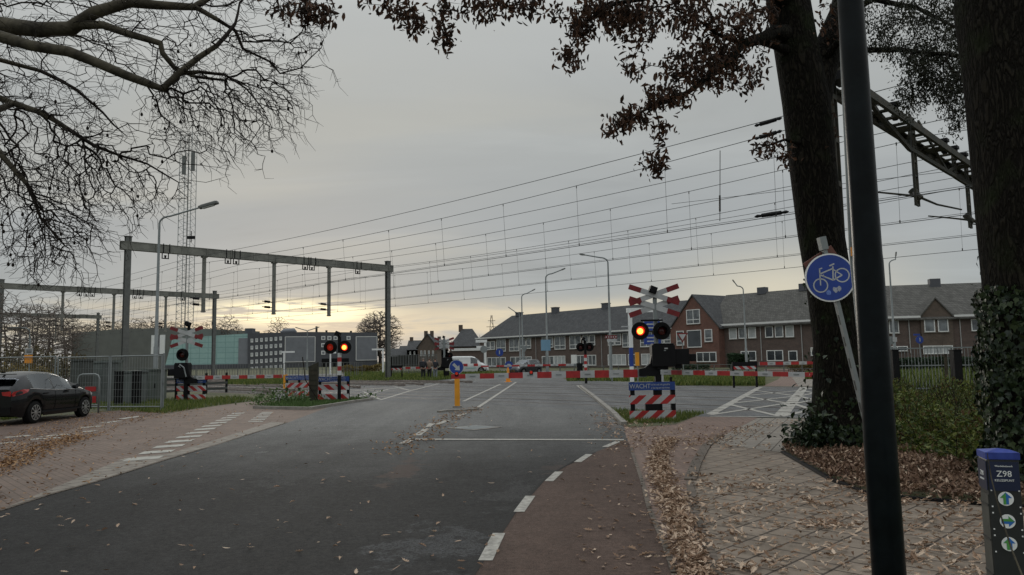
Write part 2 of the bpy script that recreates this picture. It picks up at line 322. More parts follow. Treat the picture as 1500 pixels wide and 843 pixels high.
# ------------------------------------------------------------------ mesh builder
class MB:
    def __init__(s, mats=None): s.v = []; s.f = []; s.m = []; s.mats = mats; s.cur = 0; s.X = None
    def av(s, p):
        p = V(p)
        if s.X is not None: p = s.X @ p
        s.v.append(tuple(p)); return len(s.v)-1
    def af(s, idx): s.f.append(tuple(idx)); s.m.append(s.cur)
    def mi(s, i): s.cur = i; return s
    def box(s, c, d, R=None):
        c = V(c); hx, hy, hz = d[0]/2, d[1]/2, d[2]/2
        ids = []
        for sx, sy, sz in ((-1,-1,-1),(1,-1,-1),(1,1,-1),(-1,1,-1),(-1,-1,1),(1,-1,1),(1,1,1),(-1,1,1)):
            p = V((sx*hx, sy*hy, sz*hz))
            if R is not None: p = R @ p
            ids.append(s.av(c+p))
        for q in ((0,3,2,1),(4,5,6,7),(0,1,5,4),(1,2,6,5),(2,3,7,6),(3,0,4,7)): s.af([ids[i] for i in q])
        return s
    def beam(s, a, b, w, h):
        a, b = V(a), V(b); d = b-a
        R = d.to_track_quat('X', 'Z').to_matrix()
        return s.box((a+b)/2, (d.length, w, h), R)
    def tube(s, pts, radii, n=8, cap=True):
        pts = [V(p) for p in pts]
        if isinstance(radii, (int, float)): radii = [radii]*len(pts)
        rings = []; ref = None
        for i, p in enumerate(pts):
            d = (pts[min(i+1, len(pts)-1)]-pts[max(i-1, 0)])
            if d.length < 1e-9: d = V((0, 0, 1))
            d.normalize()
            if ref is None: ref = V((0, 0, 1)).cross(d) if abs(d.z) < .9 else V((1, 0, 0)).cross(d)
            u = (ref-d*ref.dot(d)).normalized(); ref = u; w = d.cross(u)
            rings.append([s.av(p+(u*math.cos(2*PI*k/n)+w*math.sin(2*PI*k/n))*radii[i]) for k in range(n)])
        for a, b in zip(rings, rings[1:]):
            for k in range(n): s.af((a[k], a[(k+1) % n], b[(k+1) % n], b[k]))
        if cap: s.af(rings[0][::-1]); s.af(rings[-1])
        return s
    def cyl(s, a, b, r, n=16, r2=None): return s.tube([a, b], [r, r if r2 is None else r2], n)
    def prism(s, poly, axis, h):
        """poly: 3D points (planar), extruded along vector axis*h"""
        k = [s.av(p) for p in poly]; e = V(axis)*h; k2 = [s.av(V(p)+e) for p in poly]
        nn = len(k); tris = tessellate_polygon([[V(p) for p in poly]])
        for t in tris: s.af(t_ := tuple(k[i] for i in t)); s.af(tuple(k2[i] for i in t)[::-1])
        for i in range(nn): s.af((k[i], k[(i+1) % nn], k2[(i+1) % nn], k2[i]))
        return s
    def sheet(s, poly, z=None):
        P3 = [V((p[0], p[1], p[2] if z is None else z)) for p in poly]
        k = [s.av(p) for p in P3]
        for t in tessellate_polygon([P3]):
            a, b, c = [P3[i] for i in t]
            if (b-a).cross(c-a).z < 0: t = t[::-1]
            s.af(tuple(k[i] for i in t))
        return s
    def disc(s, c, nrm, r, th, n=32, r2=None):
        nrm = V(nrm).normalized(); return s.tube([V(c), V(c)+nrm*th], [r, r if r2 is None else r2], n)
    def build(s, name, m=None, parent=None, smooth=False, bevel=0):
        me = bpy.data.meshes.new(name); me.from_pydata(s.v, [], s.f); 
        ms = s.mats if s.mats else [m]
        for x in ms: me.materials.append(M[x] if isinstance(x, str) else x)
        if s.mats: me.polygons.foreach_set('material_index', s.m)
        if smooth:
            me.polygons.foreach_set('use_smooth', [True]*len(me.polygons))
        bm = bmesh.new(); bm.from_mesh(me); bmesh.ops.recalc_face_normals(bm, faces=bm.faces) if len(s.f) < 20000 and not getattr(s, 'flat', False) else None
        bm.to_mesh(me); bm.free()
        if smooth == 'angle':
            me.set_sharp_from_angle(angle=rad(40))
        me.update()
        o = bpy.data.objects.new(name, me); COL.objects.link(o)
        if parent: o.parent = parent
        if bevel:
            b = o.modifiers.new('bevel', 'BEVEL'); b.width = bevel; b.segments = 2; b.limit_method = 'ANGLE'
        return o
def tag(o, label=None, cat=None, group=None, kind=None):
    if label: o['label'] = label
    if cat: o['category'] = cat
    if group: o['group'] = group
    if kind: o['kind'] = kind
    return o
def thing(name, label, cat, loc=(0, 0, 0), rz=0, group=None):
    o = bpy.data.objects.new(name, None); COL.objects.link(o); o.location = loc; o.rotation_euler = (0, 0, rz); o.empty_display_size = .2
    return tag(o, label, cat, group)
def kids(o): return [c for c in bpy.data.objects if c.parent == o]
def dup(o, loc=None, rz=None, label=None, parent=None, sc=None):
    c = o.copy(); COL.objects.link(c)
    if parent is not None: c.parent = parent
    if loc is not None: c.location = loc
    if rz is not None: c.rotation_euler = (0, 0, rz)
    if sc is not None: c.scale = sc
    if label: c['label'] = label
    for k in kids(o): dup(k, parent=c)
    return c
def struct(o): return tag(o, kind='structure')
def text_mesh(body, size, name, m, parent, loc, R, ext=.001, sx=1.0, align='LEFT'):
    cu = bpy.data.curves.new(name, 'FONT'); cu.body = body; cu.size = size; cu.extrude = ext; cu.align_x = align; cu.align_y = 'CENTER'
    cu.resolution_u = 2
    t = bpy.data.objects.new(name, cu); COL.objects.link(t)
    dg = bpy.context.evaluated_depsgraph_get(); me = bpy.data.meshes.new_from_object(t.evaluated_get(dg))
    bpy.data.objects.remove(t); bpy.data.curves.remove(cu)
    me.transform(Matrix.Diagonal((sx, 1, 1, 1))); me.transform(R.to_4x4()); me.transform(Matrix.Translation(loc))
    me.materials.clear(); me.materials.append(M[m] if isinstance(m, str) else m)
    o = bpy.data.objects.new(name, me); COL.objects.link(o)
    if parent: o.parent = parent
    return o
FRONT = Matrix(((1, 0, 0), (0, 0, -1), (0, 1, 0)))      # text plane XY -> upright, facing -Y
def inpoly(x, y, poly):
    c = False; n = len(poly); j = n-1
    for i in range(n):
        xi, yi = poly[i][0], poly[i][1]; xj, yj = poly[j][0], poly[j][1]
        if (yi > y) != (yj > y) and x < (xj-xi)*(y-yi)/(yj-yi)+xi: c = not c
        j = i
    return c
def scatter(poly, n, rng):
    xs = [p[0] for p in poly]; ys = [p[1] for p in poly]; out_ = []
    k = 0
    while len(out_) < n and k < n*60:
        k += 1
        x = rng.uniform(min(xs), max(xs)); y = rng.uniform(min(ys), max(ys))
        if inpoly(x, y, poly): out_.append((x, y))
    return out_
def scatter_px(pxpoly, n, rng, near=1.0):
    """n ground points whose density falls with distance (uniform on the ground by default, denser near for near<1)"""
    xs = [p[0] for p in pxpoly]; ys = [p[1] for p in pxpoly]; out_ = []; k = 0
    while len(out_) < n and k < n*80:
        k += 1
        x = rng.uniform(min(xs), max(xs)); y = rng.uniform(min(ys), max(ys))
        if inpoly(x, y, pxpoly):
            g = G(x, y); out_.append((g.x, g.y))
    return out_
# ================================================================== GROUND AND ROADS
def gpoly(px, z): return [tuple(G(x, y, z)) if not isinstance(x, Vector) else (x.x, x.y, z) for x, y in px]
def W(p): return (p, 0)
M['earth'] = mat('earth_grass', (.05, .055, .022), .95, .4, .6, bump=.6, bscale=25, col2=(.10, .10, .04))
M['verge'] = mat('verge_earth', (.07, .055, .035), .95, .4, 1.5, bump=.6, bscale=25, col2=(.09, .1, .04))
M['ballast'] = mat('ballast', (.06, .048, .04), .95, .4, 12, bump=1, bscale=30, col2=(.12, .1, .085))
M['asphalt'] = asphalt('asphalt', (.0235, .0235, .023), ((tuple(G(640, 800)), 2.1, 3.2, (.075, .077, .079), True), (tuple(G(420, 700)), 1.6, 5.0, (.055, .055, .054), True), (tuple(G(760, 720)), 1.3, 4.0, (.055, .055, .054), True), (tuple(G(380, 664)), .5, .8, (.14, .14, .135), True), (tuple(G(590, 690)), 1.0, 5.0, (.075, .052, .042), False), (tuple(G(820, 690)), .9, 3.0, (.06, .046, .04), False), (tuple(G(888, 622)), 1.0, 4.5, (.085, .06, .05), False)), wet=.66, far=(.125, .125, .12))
M['asphalt2'] = asphalt('crossing_asphalt', (.115, .116, .115), wet=.7)
M['redasphalt'] = asphalt('red_asphalt', (.080, .055, .044), wet=.7)
M['redwash'] = asphalt('red_worn_asphalt', (.075, .058, .052), wet=.7)
M['brickred'] = brickmat('red_clinker_path', (.195, .142, .112), (.16, .12, .096), (.095, .072, .056), .21, .105, .007, rad(47), mixn=.3)
M['brickpark'] = brickmat('parking_clinkers', (.17, .115, .09), (.13, .09, .072), (.06, .045, .035), .21, .07, .008, rad(3), mixn=.4)
M['pavers'] = brickmat('grey_paving', (.24, .195, .152), (.195, .158, .122), (.06, .046, .036), .3, .3, .011, rad(-45), mixn=.3)
M['pavers2'] = brickmat('grey_paving_far', (.25, .225, .19), (.215, .19, .16), (.08, .066, .052), .3, .3, .012, rad(-65), mixn=.25)
M['brickpath'] = brickmat('red_cycle_bricks', (.225, .155, .122), (.18, .128, .102), (.075, .052, .044), .21, .105, .008, rad(50), mixn=.25)
M['litter_orange'] = leafmat('orange_brown_leaf', (.14, .07, .03), (.42, .26, .13), (.27, .15, .07), .75, .05)
M['gutter'] = brickmat('gutter_bricks', (.16, .13, .105), (.12, .1, .08), (.05, .04, .03), .21, .1, .01, rad(10), mixn=.3)

g = MB(); g.sheet([(-900, -30, 0), (900, -30, 0), (900, 1400, 0), (-900, 1400, 0)]); struct(g.build('ground', 'earth'))

road_left = [(-260, 813), (0, 749.6), (72, 726), (144, 706), (235, 677), (302, 657), (420, 620), (488, 594), (538, 586), (556, 585), (641, 562.6), (700, 549), (745, 541)]
road_right = [(775, 540), (812, 548), (850, 567), (890, 600), (914, 624), (917, 640), (924, 657), (941, 708), (951, 748), (974, 801), (988, 843), (1006, 930)]
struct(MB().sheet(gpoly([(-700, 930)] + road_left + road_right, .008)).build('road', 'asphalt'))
# red cycle lane along the right of the road
lane = [(672, 880), (692, 843), (752, 753), (796, 704), (820, 687.5), (872, 663), (914, 645), (920, 647), (924, 657), (941, 708), (951, 748), (974, 801), (988, 843), (1000, 900)]
struct(MB().sheet(gpoly(lane, .012)).build('cycle_lane', 'redasphalt'))
wash = [(866, 643), (858, 625), (848, 600), (858, 590), (884, 596), (914, 624), (917, 640), (916, 643)]
wash2 = [(560, 676), (606, 644), (640, 622), (668, 604), (690, 602), (706, 606), (676, 626), (640, 642), (620, 658), (585, 690), (520, 722), (490, 738), (470, 730)]
# crossing deck over the tracks
deckp = [(395, 587), (560, 588), (700, 592), (900, 602), (960, 608.5), (1040, 611), (1215, 613), (1300, 610), (1320, 585), (1210, 567), (1110, 566.5), (1050, 566), (860, 557), (740, 556), (640, 562), (560, 566), (470, 570), (405, 577)]
struct(MB().sheet(gpoly(deckp, .010)).build('crossing_deck', 'asphalt2'))
# left: bicycle path, parking lane, gutter strip
struct(MB().sheet(gpoly([(-260, 813), (0, 749.6), (72, 726), (144, 706), (235, 677), (302, 657), (420, 620), (488, 594), (452, 600), (400, 598), (372, 598), (420, 588), (520, 583), (500, 576), (420, 583), (330, 593), (205, 612), (120, 625), (0, 655), (-260, 735)], .004)).build('bicycle_path', 'brickred'))
struct(MB().sheet(gpoly([(-260, 735), (0, 655), (120, 625), (205, 612), (240, 606), (180, 601), (0, 618), (-300, 650)], .0045)).build('parking_lane', 'brickpark'))
struct(MB().sheet(gpoly([(-260, 813), (0, 749.6), (72, 726), (144, 706), (235, 677), (302, 657), (420, 620), (398, 618), (330, 640), (250, 664), (180, 672), (105, 704), (0, 747), (-260, 806)], .0065)).build('gutter_strip', 'pavers2'))
# right: paved footway, red bricks, far footway
struct(MB().sheet(gpoly([(924, 657), (917, 640), (914, 624), (925, 627), (990, 622), (960, 609), (1040, 612), (1215, 614), (1206, 628), (1146, 664), (1216, 704), (1266, 724), (1315, 731), (1439, 741), (1500, 745), (1560, 750), (1700, 930), (1006, 930), (988, 843), (974, 801), (951, 748), (941, 708)], .005)).build('footway', 'pavers'))
struct(MB().sheet(gpoly([(914, 624), (925, 627), (990, 622), (960, 609), (1110, 612), (1082, 627), (1056, 640), (1034, 655), (1020, 680), (1011, 706), (1016, 745), (1026, 775), (1038, 808), (1052, 850), (1010, 870), (988, 843), (974, 801), (951, 748), (941, 708), (924, 657), (917, 640)], .009)).build('red_brick_verge', 'brickpath'))
struct(MB().sheet(gpoly([(1110, 612.5), (1215, 614), (1206, 628), (1146, 663), (1050, 650), (1056, 640), (1082, 627)], .0095)).build('light_footway', 'pavers2'))
struct(MB().sheet(gpoly([(1117, 566), (1210, 566.5), (1216, 560), (1300, 560), (1300, 548), (1230, 543), (1205, 541), (1140, 540), (1115, 541), (1146, 549), (1140, 556)], .006)).build('far_bicycle_path', 'brickpath'))
struct(MB().sheet(gpoly([(1160, 553), (1170, 566), (1215, 566), (1216, 548), (1180, 546)], .0075)).build('far_footway', 'pavers2'))
# far cross street with the van and the hatchback, and its paths
struct(MB().sheet([(-70, 72, .006), (-20, 78, .006), (3, 74, .006), (24, 58, .006), (38, 50, .006), (70, 44, .006), (120, 40, .006), (120, 48, .006), (72, 52, .006), (42, 58, .006), (28, 70, .006), (12, 90, .006), (-10, 100, .006), (-70, 102, .006)]).build('cross_street', 'asphalt2'))
struct(MB().sheet(gpoly([(500, 576), (560, 585), (556, 587), (640, 563), (700, 551), (640, 556), (590, 561), (540, 565), (470, 571)], .0125)).build('left_crossing_path', 'asphalt2'))
struct(MB().sheet([tuple(TN(35.5, 19, .003)), tuple(TN(35.5, 37, .003)), tuple(TN(260, 37, .003)), tuple(TN(260, 19, .003))]).build('ballast_bed', 'ballast'))
struct(MB().sheet([tuple(TN(3, 19, .003)), tuple(TN(3, 37, .003)), tuple(TN(-60, 37, .003)), tuple(TN(-60, 19, .003))]).build('ballast_bed_right', 'ballast'))
# leaf mould bed under the trees
struct(MB().sheet(gpoly([(1146, 664), (1216, 704), (1266, 724), (1315, 730), (1439, 741), (1500, 744), (1560, 750), (1900, 700), (1700, 600), (1300, 600), (1215, 614), (1206, 628)], .006)).build('planting_bed', 'verge'))
struct(MB().sheet(gpoly([(0, 618), (180, 600), (240, 604), (330, 592), (380, 586), (350, 582), (240, 588), (0, 600), (-300, 610), (-300, 640)], .005)).build('left_verge', 'verge'))
struct(MB().sheet(gpoly([(372, 598), (400, 598), (452, 600), (488, 594), (538, 586), (556, 585), (520, 583), (470, 581), (420, 588)], .016)).build('traffic_island', 'verge'))
struct(MB().sheet(gpoly([(893, 600), (914, 622), (925, 627), (990, 622), (1030, 606), (960, 606)], .011)).build('signal_verge', 'verge'))

# ---- kerbs
def strip(pts, w, h, name, m='kerb', z0=0.0, label=None):
    """a low kerb of blocks along a polyline of ground points"""
    b = MB(); rr = random.Random(5)
    for a, c in zip(pts, pts[1:]):
        L_ = (c-a).length; n = max(1, int(L_/.95))
        for i in range(n):
            p = a.lerp(c, (i+.008)/n); q = a.lerp(c, (i+.992)/n)
            d = (q-p); R = d.to_track_quat('X', 'Z').to_matrix()
            mid = (p+q)/2; b.box((mid.x, mid.y, z0+h/2+rr.uniform(-.004, .004)), (d.length, w, h), R)
    return struct(b.build(name, m))
strip([G(x, y) for x, y in ((850, 567), (870, 583), (890, 600), (902, 611), (914, 624))], .14, .09, 'kerb')
strip([G(x, y) for x, y in ((1056, 639), (1034, 655), (1020, 680), (1011, 705))], .15, .024, 'kerb_path', 'gutter')
strip([G(x, y) for x, y in ((1011, 706), (1016, 745), (1026, 775), (1038, 808), (1052, 850), (1070, 910))], .10, .012, 'kerb_flush', 'gutter')
strip([G(x, y) for x, y in ((372, 599), (452, 601), (488, 595.5), (520, 590), (545, 586.5))], .13, .1, 'island_kerb')
strip([G(x, y) for x, y in ((924, 657), (941, 708), (951, 748), (974, 801), (988, 843), (1006, 930))], .05, .019, 'lane_edge', 'gutter')
strip([G(x, y) for x, y in ((1146, 664), (1216, 704), (1266, 724), (1315, 731), (1439, 741), (1560, 750))], .06, .035, 'bed_edging', 'blackmetal')
strip([G(x, y) for x, y in ((643, 605), (652, 603.5), (676, 603), (700, 601))], .14, .06, 'centre_island_kerb')
strip([G(x, y) for x, y in ((-260, 813), (0, 749.6), (72, 726), (144, 706), (235, 677), (302, 657), (420, 620))], .06, .014, 'road_edge', 'gutter')

# ---- road markings
def dash(a, b, w, bld, z):
    a = G(*a, z); b = G(*b, z); d = (b-a).normalized(); s = V((-d.y, d.x, 0))*w/2
    bld.sheet([a-s, b-s, b+s, a+s], z)
def dashes(name, segs, w, z, m='paint'):
    b = MB()
    for a, c in segs: dash(a, c, w, b, z)
    return struct(b.build(name, m))
dashes('lane_marking', [((711, 821), (731, 781)), ((760, 750), (777, 726.5)), ((804, 705), (819, 691)), ((846, 677), (863, 665.5)), ((886, 655), (906, 646.5)), ], .115, .0165)
dashes('stop_line', [((600, 643.6), (914, 644.4))], .22, .0175)
dashes('centre_marking', [((590, 650), (606, 642)), ((611, 638), (625, 628)), ((626, 626), (634, 620)), ((640, 622), (656, 616)), ((670, 610), (682, 605.5))], .16, .0175)
dashes('centre_line', [((679, 588), (733, 563)), ((700, 597), (756, 560))], .13, .0175)
dashes('edge_line', [((556, 586.5), (600, 573)), ((600, 573), (641, 562.8)), ((641, 562.8), (676, 553))], .13, .0175)
dashes('edge_line_right', [((846, 565), (869, 582)), ((869, 582), (893, 600)), ((893, 600), (905, 611))], .14, .0175)
dashes('path_markings', [((520, 583), (570, 570)), ((570, 570), (640, 561)), ((500, 575), (600, 564)), ((556, 585), (532, 574)), ((600, 572), (575, 566))], .13, .018)
# hatched cycle crossing: worn white slabs and crossing diagonals
hb = MB(); rr = random.Random(3)
def blockline(a, c, n, w, z=.0175):
    A, C_ = G(*a, z), G(*c, z); d = (C_-A).normalized(); s = V((-d.y, d.x, 0))*w/2
    for i in range(n):
        p = A.lerp(C_, (i+.04)/n); q = A.lerp(C_, (i+.94)/n); hb.sheet([p-s, q-s, q+s, p+s], z)
blockline((1041, 607), (1113, 567.5), 16, .26); blockline((1144, 609), (1178, 567.5), 14, .36)
struct(hb.build('crossing_blocks', 'paint'))
dashes('crossing_hatch', [((1040, 608), (1152, 591)), ((1066, 592), (1142, 610)), ((1088, 580), (1160, 592)), ((1072, 591), (1170, 580)), ((1090, 580), (1176, 572)), ((1105, 572), (1172, 581)),
    ((1145, 610), (1200, 598)), ((1160, 591), (1215, 608)), ((1160, 592), (1215, 582)), ((1168, 580), (1215, 591)), ((1172, 572), (1215, 580)), ((1172, 580), (1215, 572)), ((1178, 568), (1215, 574)),
    ((1110, 567.2), (1215, 567.5)), ((1040, 610), (1215, 612))], .17, .0185, 'paint')
dashes('asphalt_joint', [((680, 868), (692, 843)), ((692, 843), (752, 753)), ((752, 753), (796, 704)), ((796, 704), (820, 687.5)), ((820, 687.5), (845, 673)), ((845, 673), (872, 663))], .035, .0145, 'black')
# white paving bars beside the bicycle path
bb = MB()
def bars(p0, p1, q0, q1, n, fill=.45, z=.0105):
    """bars between two ground lines p0-p1 and q0-q1"""
    a0, a1, b0, b1 = G(*p0, z), G(*p1, z), G(*q0, z), G(*q1, z)
    for i in range(n):
        u0, u1 = i/n, (i+fill)/n
        bb.sheet([a0.lerp(a1, u0), b0.lerp(b1, u0), b0.lerp(b1, u1), a0.lerp(a1, u1)], z)
bars((178, 676), (345, 604), (232, 672), (362, 603), 13)
bars((363, 618), (385, 603), (385, 618), (401, 603), 7)
struct(bb.build('path_edge_bars', 'whiteblock'))
bb = MB(); 
def bars2(px, w=.3, z=.0105):
    for a, c in px: dash(a, c, w, bb, z)
bars2([((0, 650), (22, 648)), ((44, 644), (88, 641)), ((60, 640), (100, 636)), ((118, 627), (150, 624)), ((150, 620), (176, 616.5)), ((176, 614), (205, 610)), ((-60, 660), (-20, 655)), ((8, 641), (44, 638)), ((122, 633), (140, 631))], .26)
struct(bb.build('parking_edge_blocks', 'whiteblock'))
# metal manhole cover
mh = thing('manhole_cover', 'diamond shaped pale metal cover let into the road behind the stop line', 'manhole cover', G(695, 627, .012))
fr = MB(); c = V((0, 0, 0)); s_ = .62
fr.box((0, 0, .004), (.9, .9, .008), Matrix.Rotation(rad(45), 3, 'Z')); fr.build('frame', 'kerb', mh)
cv = MB()
for i in range(-3, 4): cv.box((0, i*.1, .011), (.74, .06, .006))
fr2 = cv.build('lid', 'steel', mh); fr2.rotation_euler = (0, 0, rad(45))

# ---- tracks
TRACKS = [21.0, 25.2, 30.0, 34.2]
M['rail'] = mat('rail_steel', (.2, .17, .15), .45, .3, 4, metal=.4)
M['railrust'] = mat('rail_rust', (.07, .045, .035), .7, .3, 4)
lab = ['nearest railway track crossing the road in front of the barrier', 'second railway track from the barrier', 'third railway track from the barrier', 'farthest railway track, next to the far grass verge']
zr = T_.angle(V((1, 0, 0)))*1 if T_.y > 0 else 0
for k, n in enumerate(TRACKS):
    tr = thing('railway_track', lab[k], 'railway track', TN(20, n), math.atan2(T_.y, T_.x), 'railway tracks over the crossing')
    for s in (-.75, .75):
        r = MB()
        r.box((0, s, .012), (34, .07, .016)); r.box((0, s+(.09 if s < 0 else -.09), .0115), (34, .05, .004)) if False else None
        r.box((116.5, s, .08), (199, .07, .15)); r.box((-47, s, .08), (60, .07, .15))
        r.build('rail', 'rail', tr)
        gmb = MB(); gmb.box((0, s+(.075 if s < 0 else -.075), .0125), (34, .06, .004)); gmb.build('flange_groove', 'black', tr)
        e = MB(); e.box((0, s+(-.5 if s < 0 else .5), .0125), (34, .05, .004)); e.build('panel_edge', 'kerb', tr)
    me = None
    for i in range(34):
        x = 17.8+i*.75
        if me is None:
            so = MB().box((0, 0, .03), (.24, 2.5, .05)).build('sleeper', 'concrete', tr); me = so.data
        else:
            so = bpy.data.objects.new('sleeper', me); COL.objects.link(so); so.parent = tr
        so.location = (x, 0, 0)

# ================================================================== GRASS, LEAVES, UNDERGROWTH (stuff)
def blades(name, pts, h, w, m, seed, label=None, lean=.5, rng_h=.5):
    rr = random.Random(seed); v = []; f = []
    for (x, y) in pts:
        hh = h*rr.uniform(1-rng_h, 1+rng_h); a = rr.uniform(0, 2*PI); l = rr.uniform(0, lean)*hh; b = rr.uniform(0, 2*PI)
        dx, dy = math.cos(a)*w/2, math.sin(a)*w/2; i = len(v)
        mx, my = math.cos(b)*l*.35, math.sin(b)*l*.35
        v += [(x-dx, y-dy, 0), (x+dx, y+dy, 0), (x+mx+dx*.7, y+my+dy*.7, hh*.6), (x+mx-dx*.7, y+my-dy*.7, hh*.6), (x+math.cos(b)*l, y+math.sin(b)*l, hh)]
        f += [(i, i+1, i+2, i+3), (i+3, i+2, i+4)]
    me = bpy.data.meshes.new(name); me.from_pydata(v, [], f); me.materials.append(M[m]); o = bpy.data.objects.new(name, me); COL.objects.link(o)
    return tag(o, label, 'grass', None, 'stuff')
OAKW = .62
OAK = [(0, -.5), (.06, -.3), (.2, -.26), (.13, -.12), (.3, 0), (.16, .1), (.25, .28), (.1, .3), (0, .52), (-.1, .3), (-.25, .28), (-.16, .1), (-.3, 0), (-.13, -.12), (-.2, -.26), (-.06, -.3)]
def leaves(name, pts, size, m, seed, z0=.014, zr=.02, tilt=.5, label=None, detailed=True, cat='leaves'):
    """dead leaves: lobed, folded along the midrib, lying every way"""
    rr = random.Random(seed); v = []; f = []
    shp = OAK if detailed else [(0, -.5), (.24, -.1), (.2, .25), (0, .5), (-.2, .25), (-.24, -.1)]
    n = len(shp)
    for p in pts:
        x, y = p[0], p[1]; zz = p[2] if len(p) > 2 else 0
        a = rr.uniform(0, 2*PI); s = size*rr.uniform(.6, 1.25); fo = rr.uniform(-.1, .75); cu = rr.uniform(-.4, .8)
        R = Matrix.Rotation(a, 3, 'Z') @ Matrix.Rotation(rr.gauss(0, tilt*.6), 3, 'X') @ Matrix.Rotation(rr.gauss(0, tilt*.6), 3, 'Y')
        loc = [R @ V((q[0]*s*OAKW, q[1]*s, (abs(q[0])*fo + q[1]*q[1]*cu)*s)) for q in shp] + [R @ V((0, 0, 0))]
        mz = min(q.z for q in loc); zz += z0+rr.uniform(0, zr)
        i = len(v)
        v += [(x+q.x, y+q.y, q.z-mz+zz) for q in loc]
        f += [(i+n, i+k, i+(k+1) % n) for k in range(n)]
    me = bpy.data.meshes.new(name); me.from_pydata(v, [], f); me.materials.append(M[m]); o = bpy.data.objects.new(name, me); COL.objects.link(o)
    return tag(o, label, cat, None, 'stuff') if label else o
R1 = random.Random(11)
# gutter drift between cycle lane and footway
def band(line, n, wl_, wr_, rng, dens=None):
    pts = [G(*p) for p in line]; L_ = [0]
    for a, b in zip(pts, pts[1:]): L_.append(L_[-1]+(b-a).length)
    o = []
    for _ in range(n):
        s = rng.uniform(0, L_[-1]); i = max(j for j in range(len(L_)-1) if L_[j] <= s)
        a, b = pts[i], pts[i+1]; u = (s-L_[i])/max(1e-6, L_[i+1]-L_[i]); p = a.lerp(b, u); d = (b-a).normalized(); q = V((d.y, -d.x, 0))
        # the line runs toward the viewer: left of travel is the footway
        t = rng.gauss(0, .45); t = t*wl_ if t < 0 else t*wr_
        o.append((p.x-q.x*t, p.y-q.y*t))
    return o
drift = band([(1026, 860), (1006, 805), (988, 752), (972, 712), (966, 684), (968, 662), (982, 646)], 4600, .17, .19, R1)
leaves('leaf_drift', [(x, y, abs(R1.gauss(0, .018))) for x, y in drift], .078, 'litter', 1, label='drift of pale curled leaves in the gutter between red cycle lane and footway')
fp = scatter_px([(1000, 843), (960, 700), (925, 650), (1000, 640), (1080, 632), (1145, 662), (1266, 724), (1439, 741), (1500, 745), (1500, 843)], 620, R1) + \
     band([(1040, 655), (1090, 632), (1160, 618)], 260, .6, .6, R1) + scatter(  [tuple(G(1010, 843))[:2], tuple(G(1000, 700))[:2], tuple(G(1200, 700))[:2], tuple(G(1480, 760))[:2], tuple(G(1560, 880))[:2]], 780, R1)
# loose clusters
for _ in range(110):
    c = R1.choice(fp); k = R1.randint(4, 16)
    fp += [(c[0]+R1.gauss(0, .13), c[1]+R1.gauss(0, .05)) for _ in range(k)]
leaves('footway_leaves', fp, .085, 'litter', 2, label='scattered curled oak leaves over the grey paved footway')
bedpx = [(1146, 662), (1180, 650), (1225, 652), (1290, 655), (1430, 690), (1500, 700), (1560, 720), (1560, 750), (1439, 741), (1315, 730), (1266, 724), (1216, 704)]
bp_ = scatter([tuple(G(*p))[:2] for p in bedpx], 9500, R1)
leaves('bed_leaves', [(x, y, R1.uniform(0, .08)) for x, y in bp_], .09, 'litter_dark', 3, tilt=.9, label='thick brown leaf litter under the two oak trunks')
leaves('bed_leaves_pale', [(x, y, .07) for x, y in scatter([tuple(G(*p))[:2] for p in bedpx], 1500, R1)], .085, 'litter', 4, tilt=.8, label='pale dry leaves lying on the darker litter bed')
lanepts = scatter_px([(925, 645), (870, 665), (860, 700), (840, 843), (985, 843), (950, 740)], 110, R1) + scatter_px([(0, 749), (420, 622), (590, 600), (900, 640), (700, 843), (0, 843)], 150, R1)
leaves('road_leaves', lanepts, .085, 'litter', 5, tilt=.3, label='few single leaves blown over the asphalt carriageway')
cen = band([(575, 668), (620, 640), (650, 620), (680, 604), (700, 598)], 520, .6, .7, R1)
leaves('centre_leaves', cen, .09, 'litter_orange', 6, detailed=False, label='leaves collected round the yellow traffic bollard island')
rv = band([(905, 604), (922, 640), (945, 662)], 1100, .9, 1.0, R1) + scatter_px([(915, 625), (1000, 622), (1100, 630), (1010, 660), (925, 655)], 420, R1)
leaves('verge_leaves', rv[::2], .09, 'litter', 7, detailed=False, label='leaves caught along the kerb beside the right hand barrier')
lv = scatter_px([(0, 640), (0, 700), (60, 675), (180, 625), (300, 600), (230, 600), (140, 604), (60, 625)], 2200, R1) + scatter_px([(0, 749), (0, 655), (180, 625), (330, 600), (420, 600), (420, 620), (200, 690)], 450, R1)
lv += [(x, y) for x, y in scatter([(-17, 13), (-13.0, 20), (-8, 24), (-11, 27), (-21, 24), (-24, 14)], 1300, R1)]
leaves('parking_leaves', lv, .07, 'litter_orange', 8, detailed=False, label='leaves strewn over the brick parking lane and bicycle path on the left')
lv2 = band([(0, 690), (30, 668), (70, 655), (120, 640)], 650, .55, .55, R1)
leaves('path_edge_leaves', [(x, y, .01) for x, y in lv2], .10, 'litter_orange', 9, detailed=False, label='darker heap of leaves on the left brick parking edge')
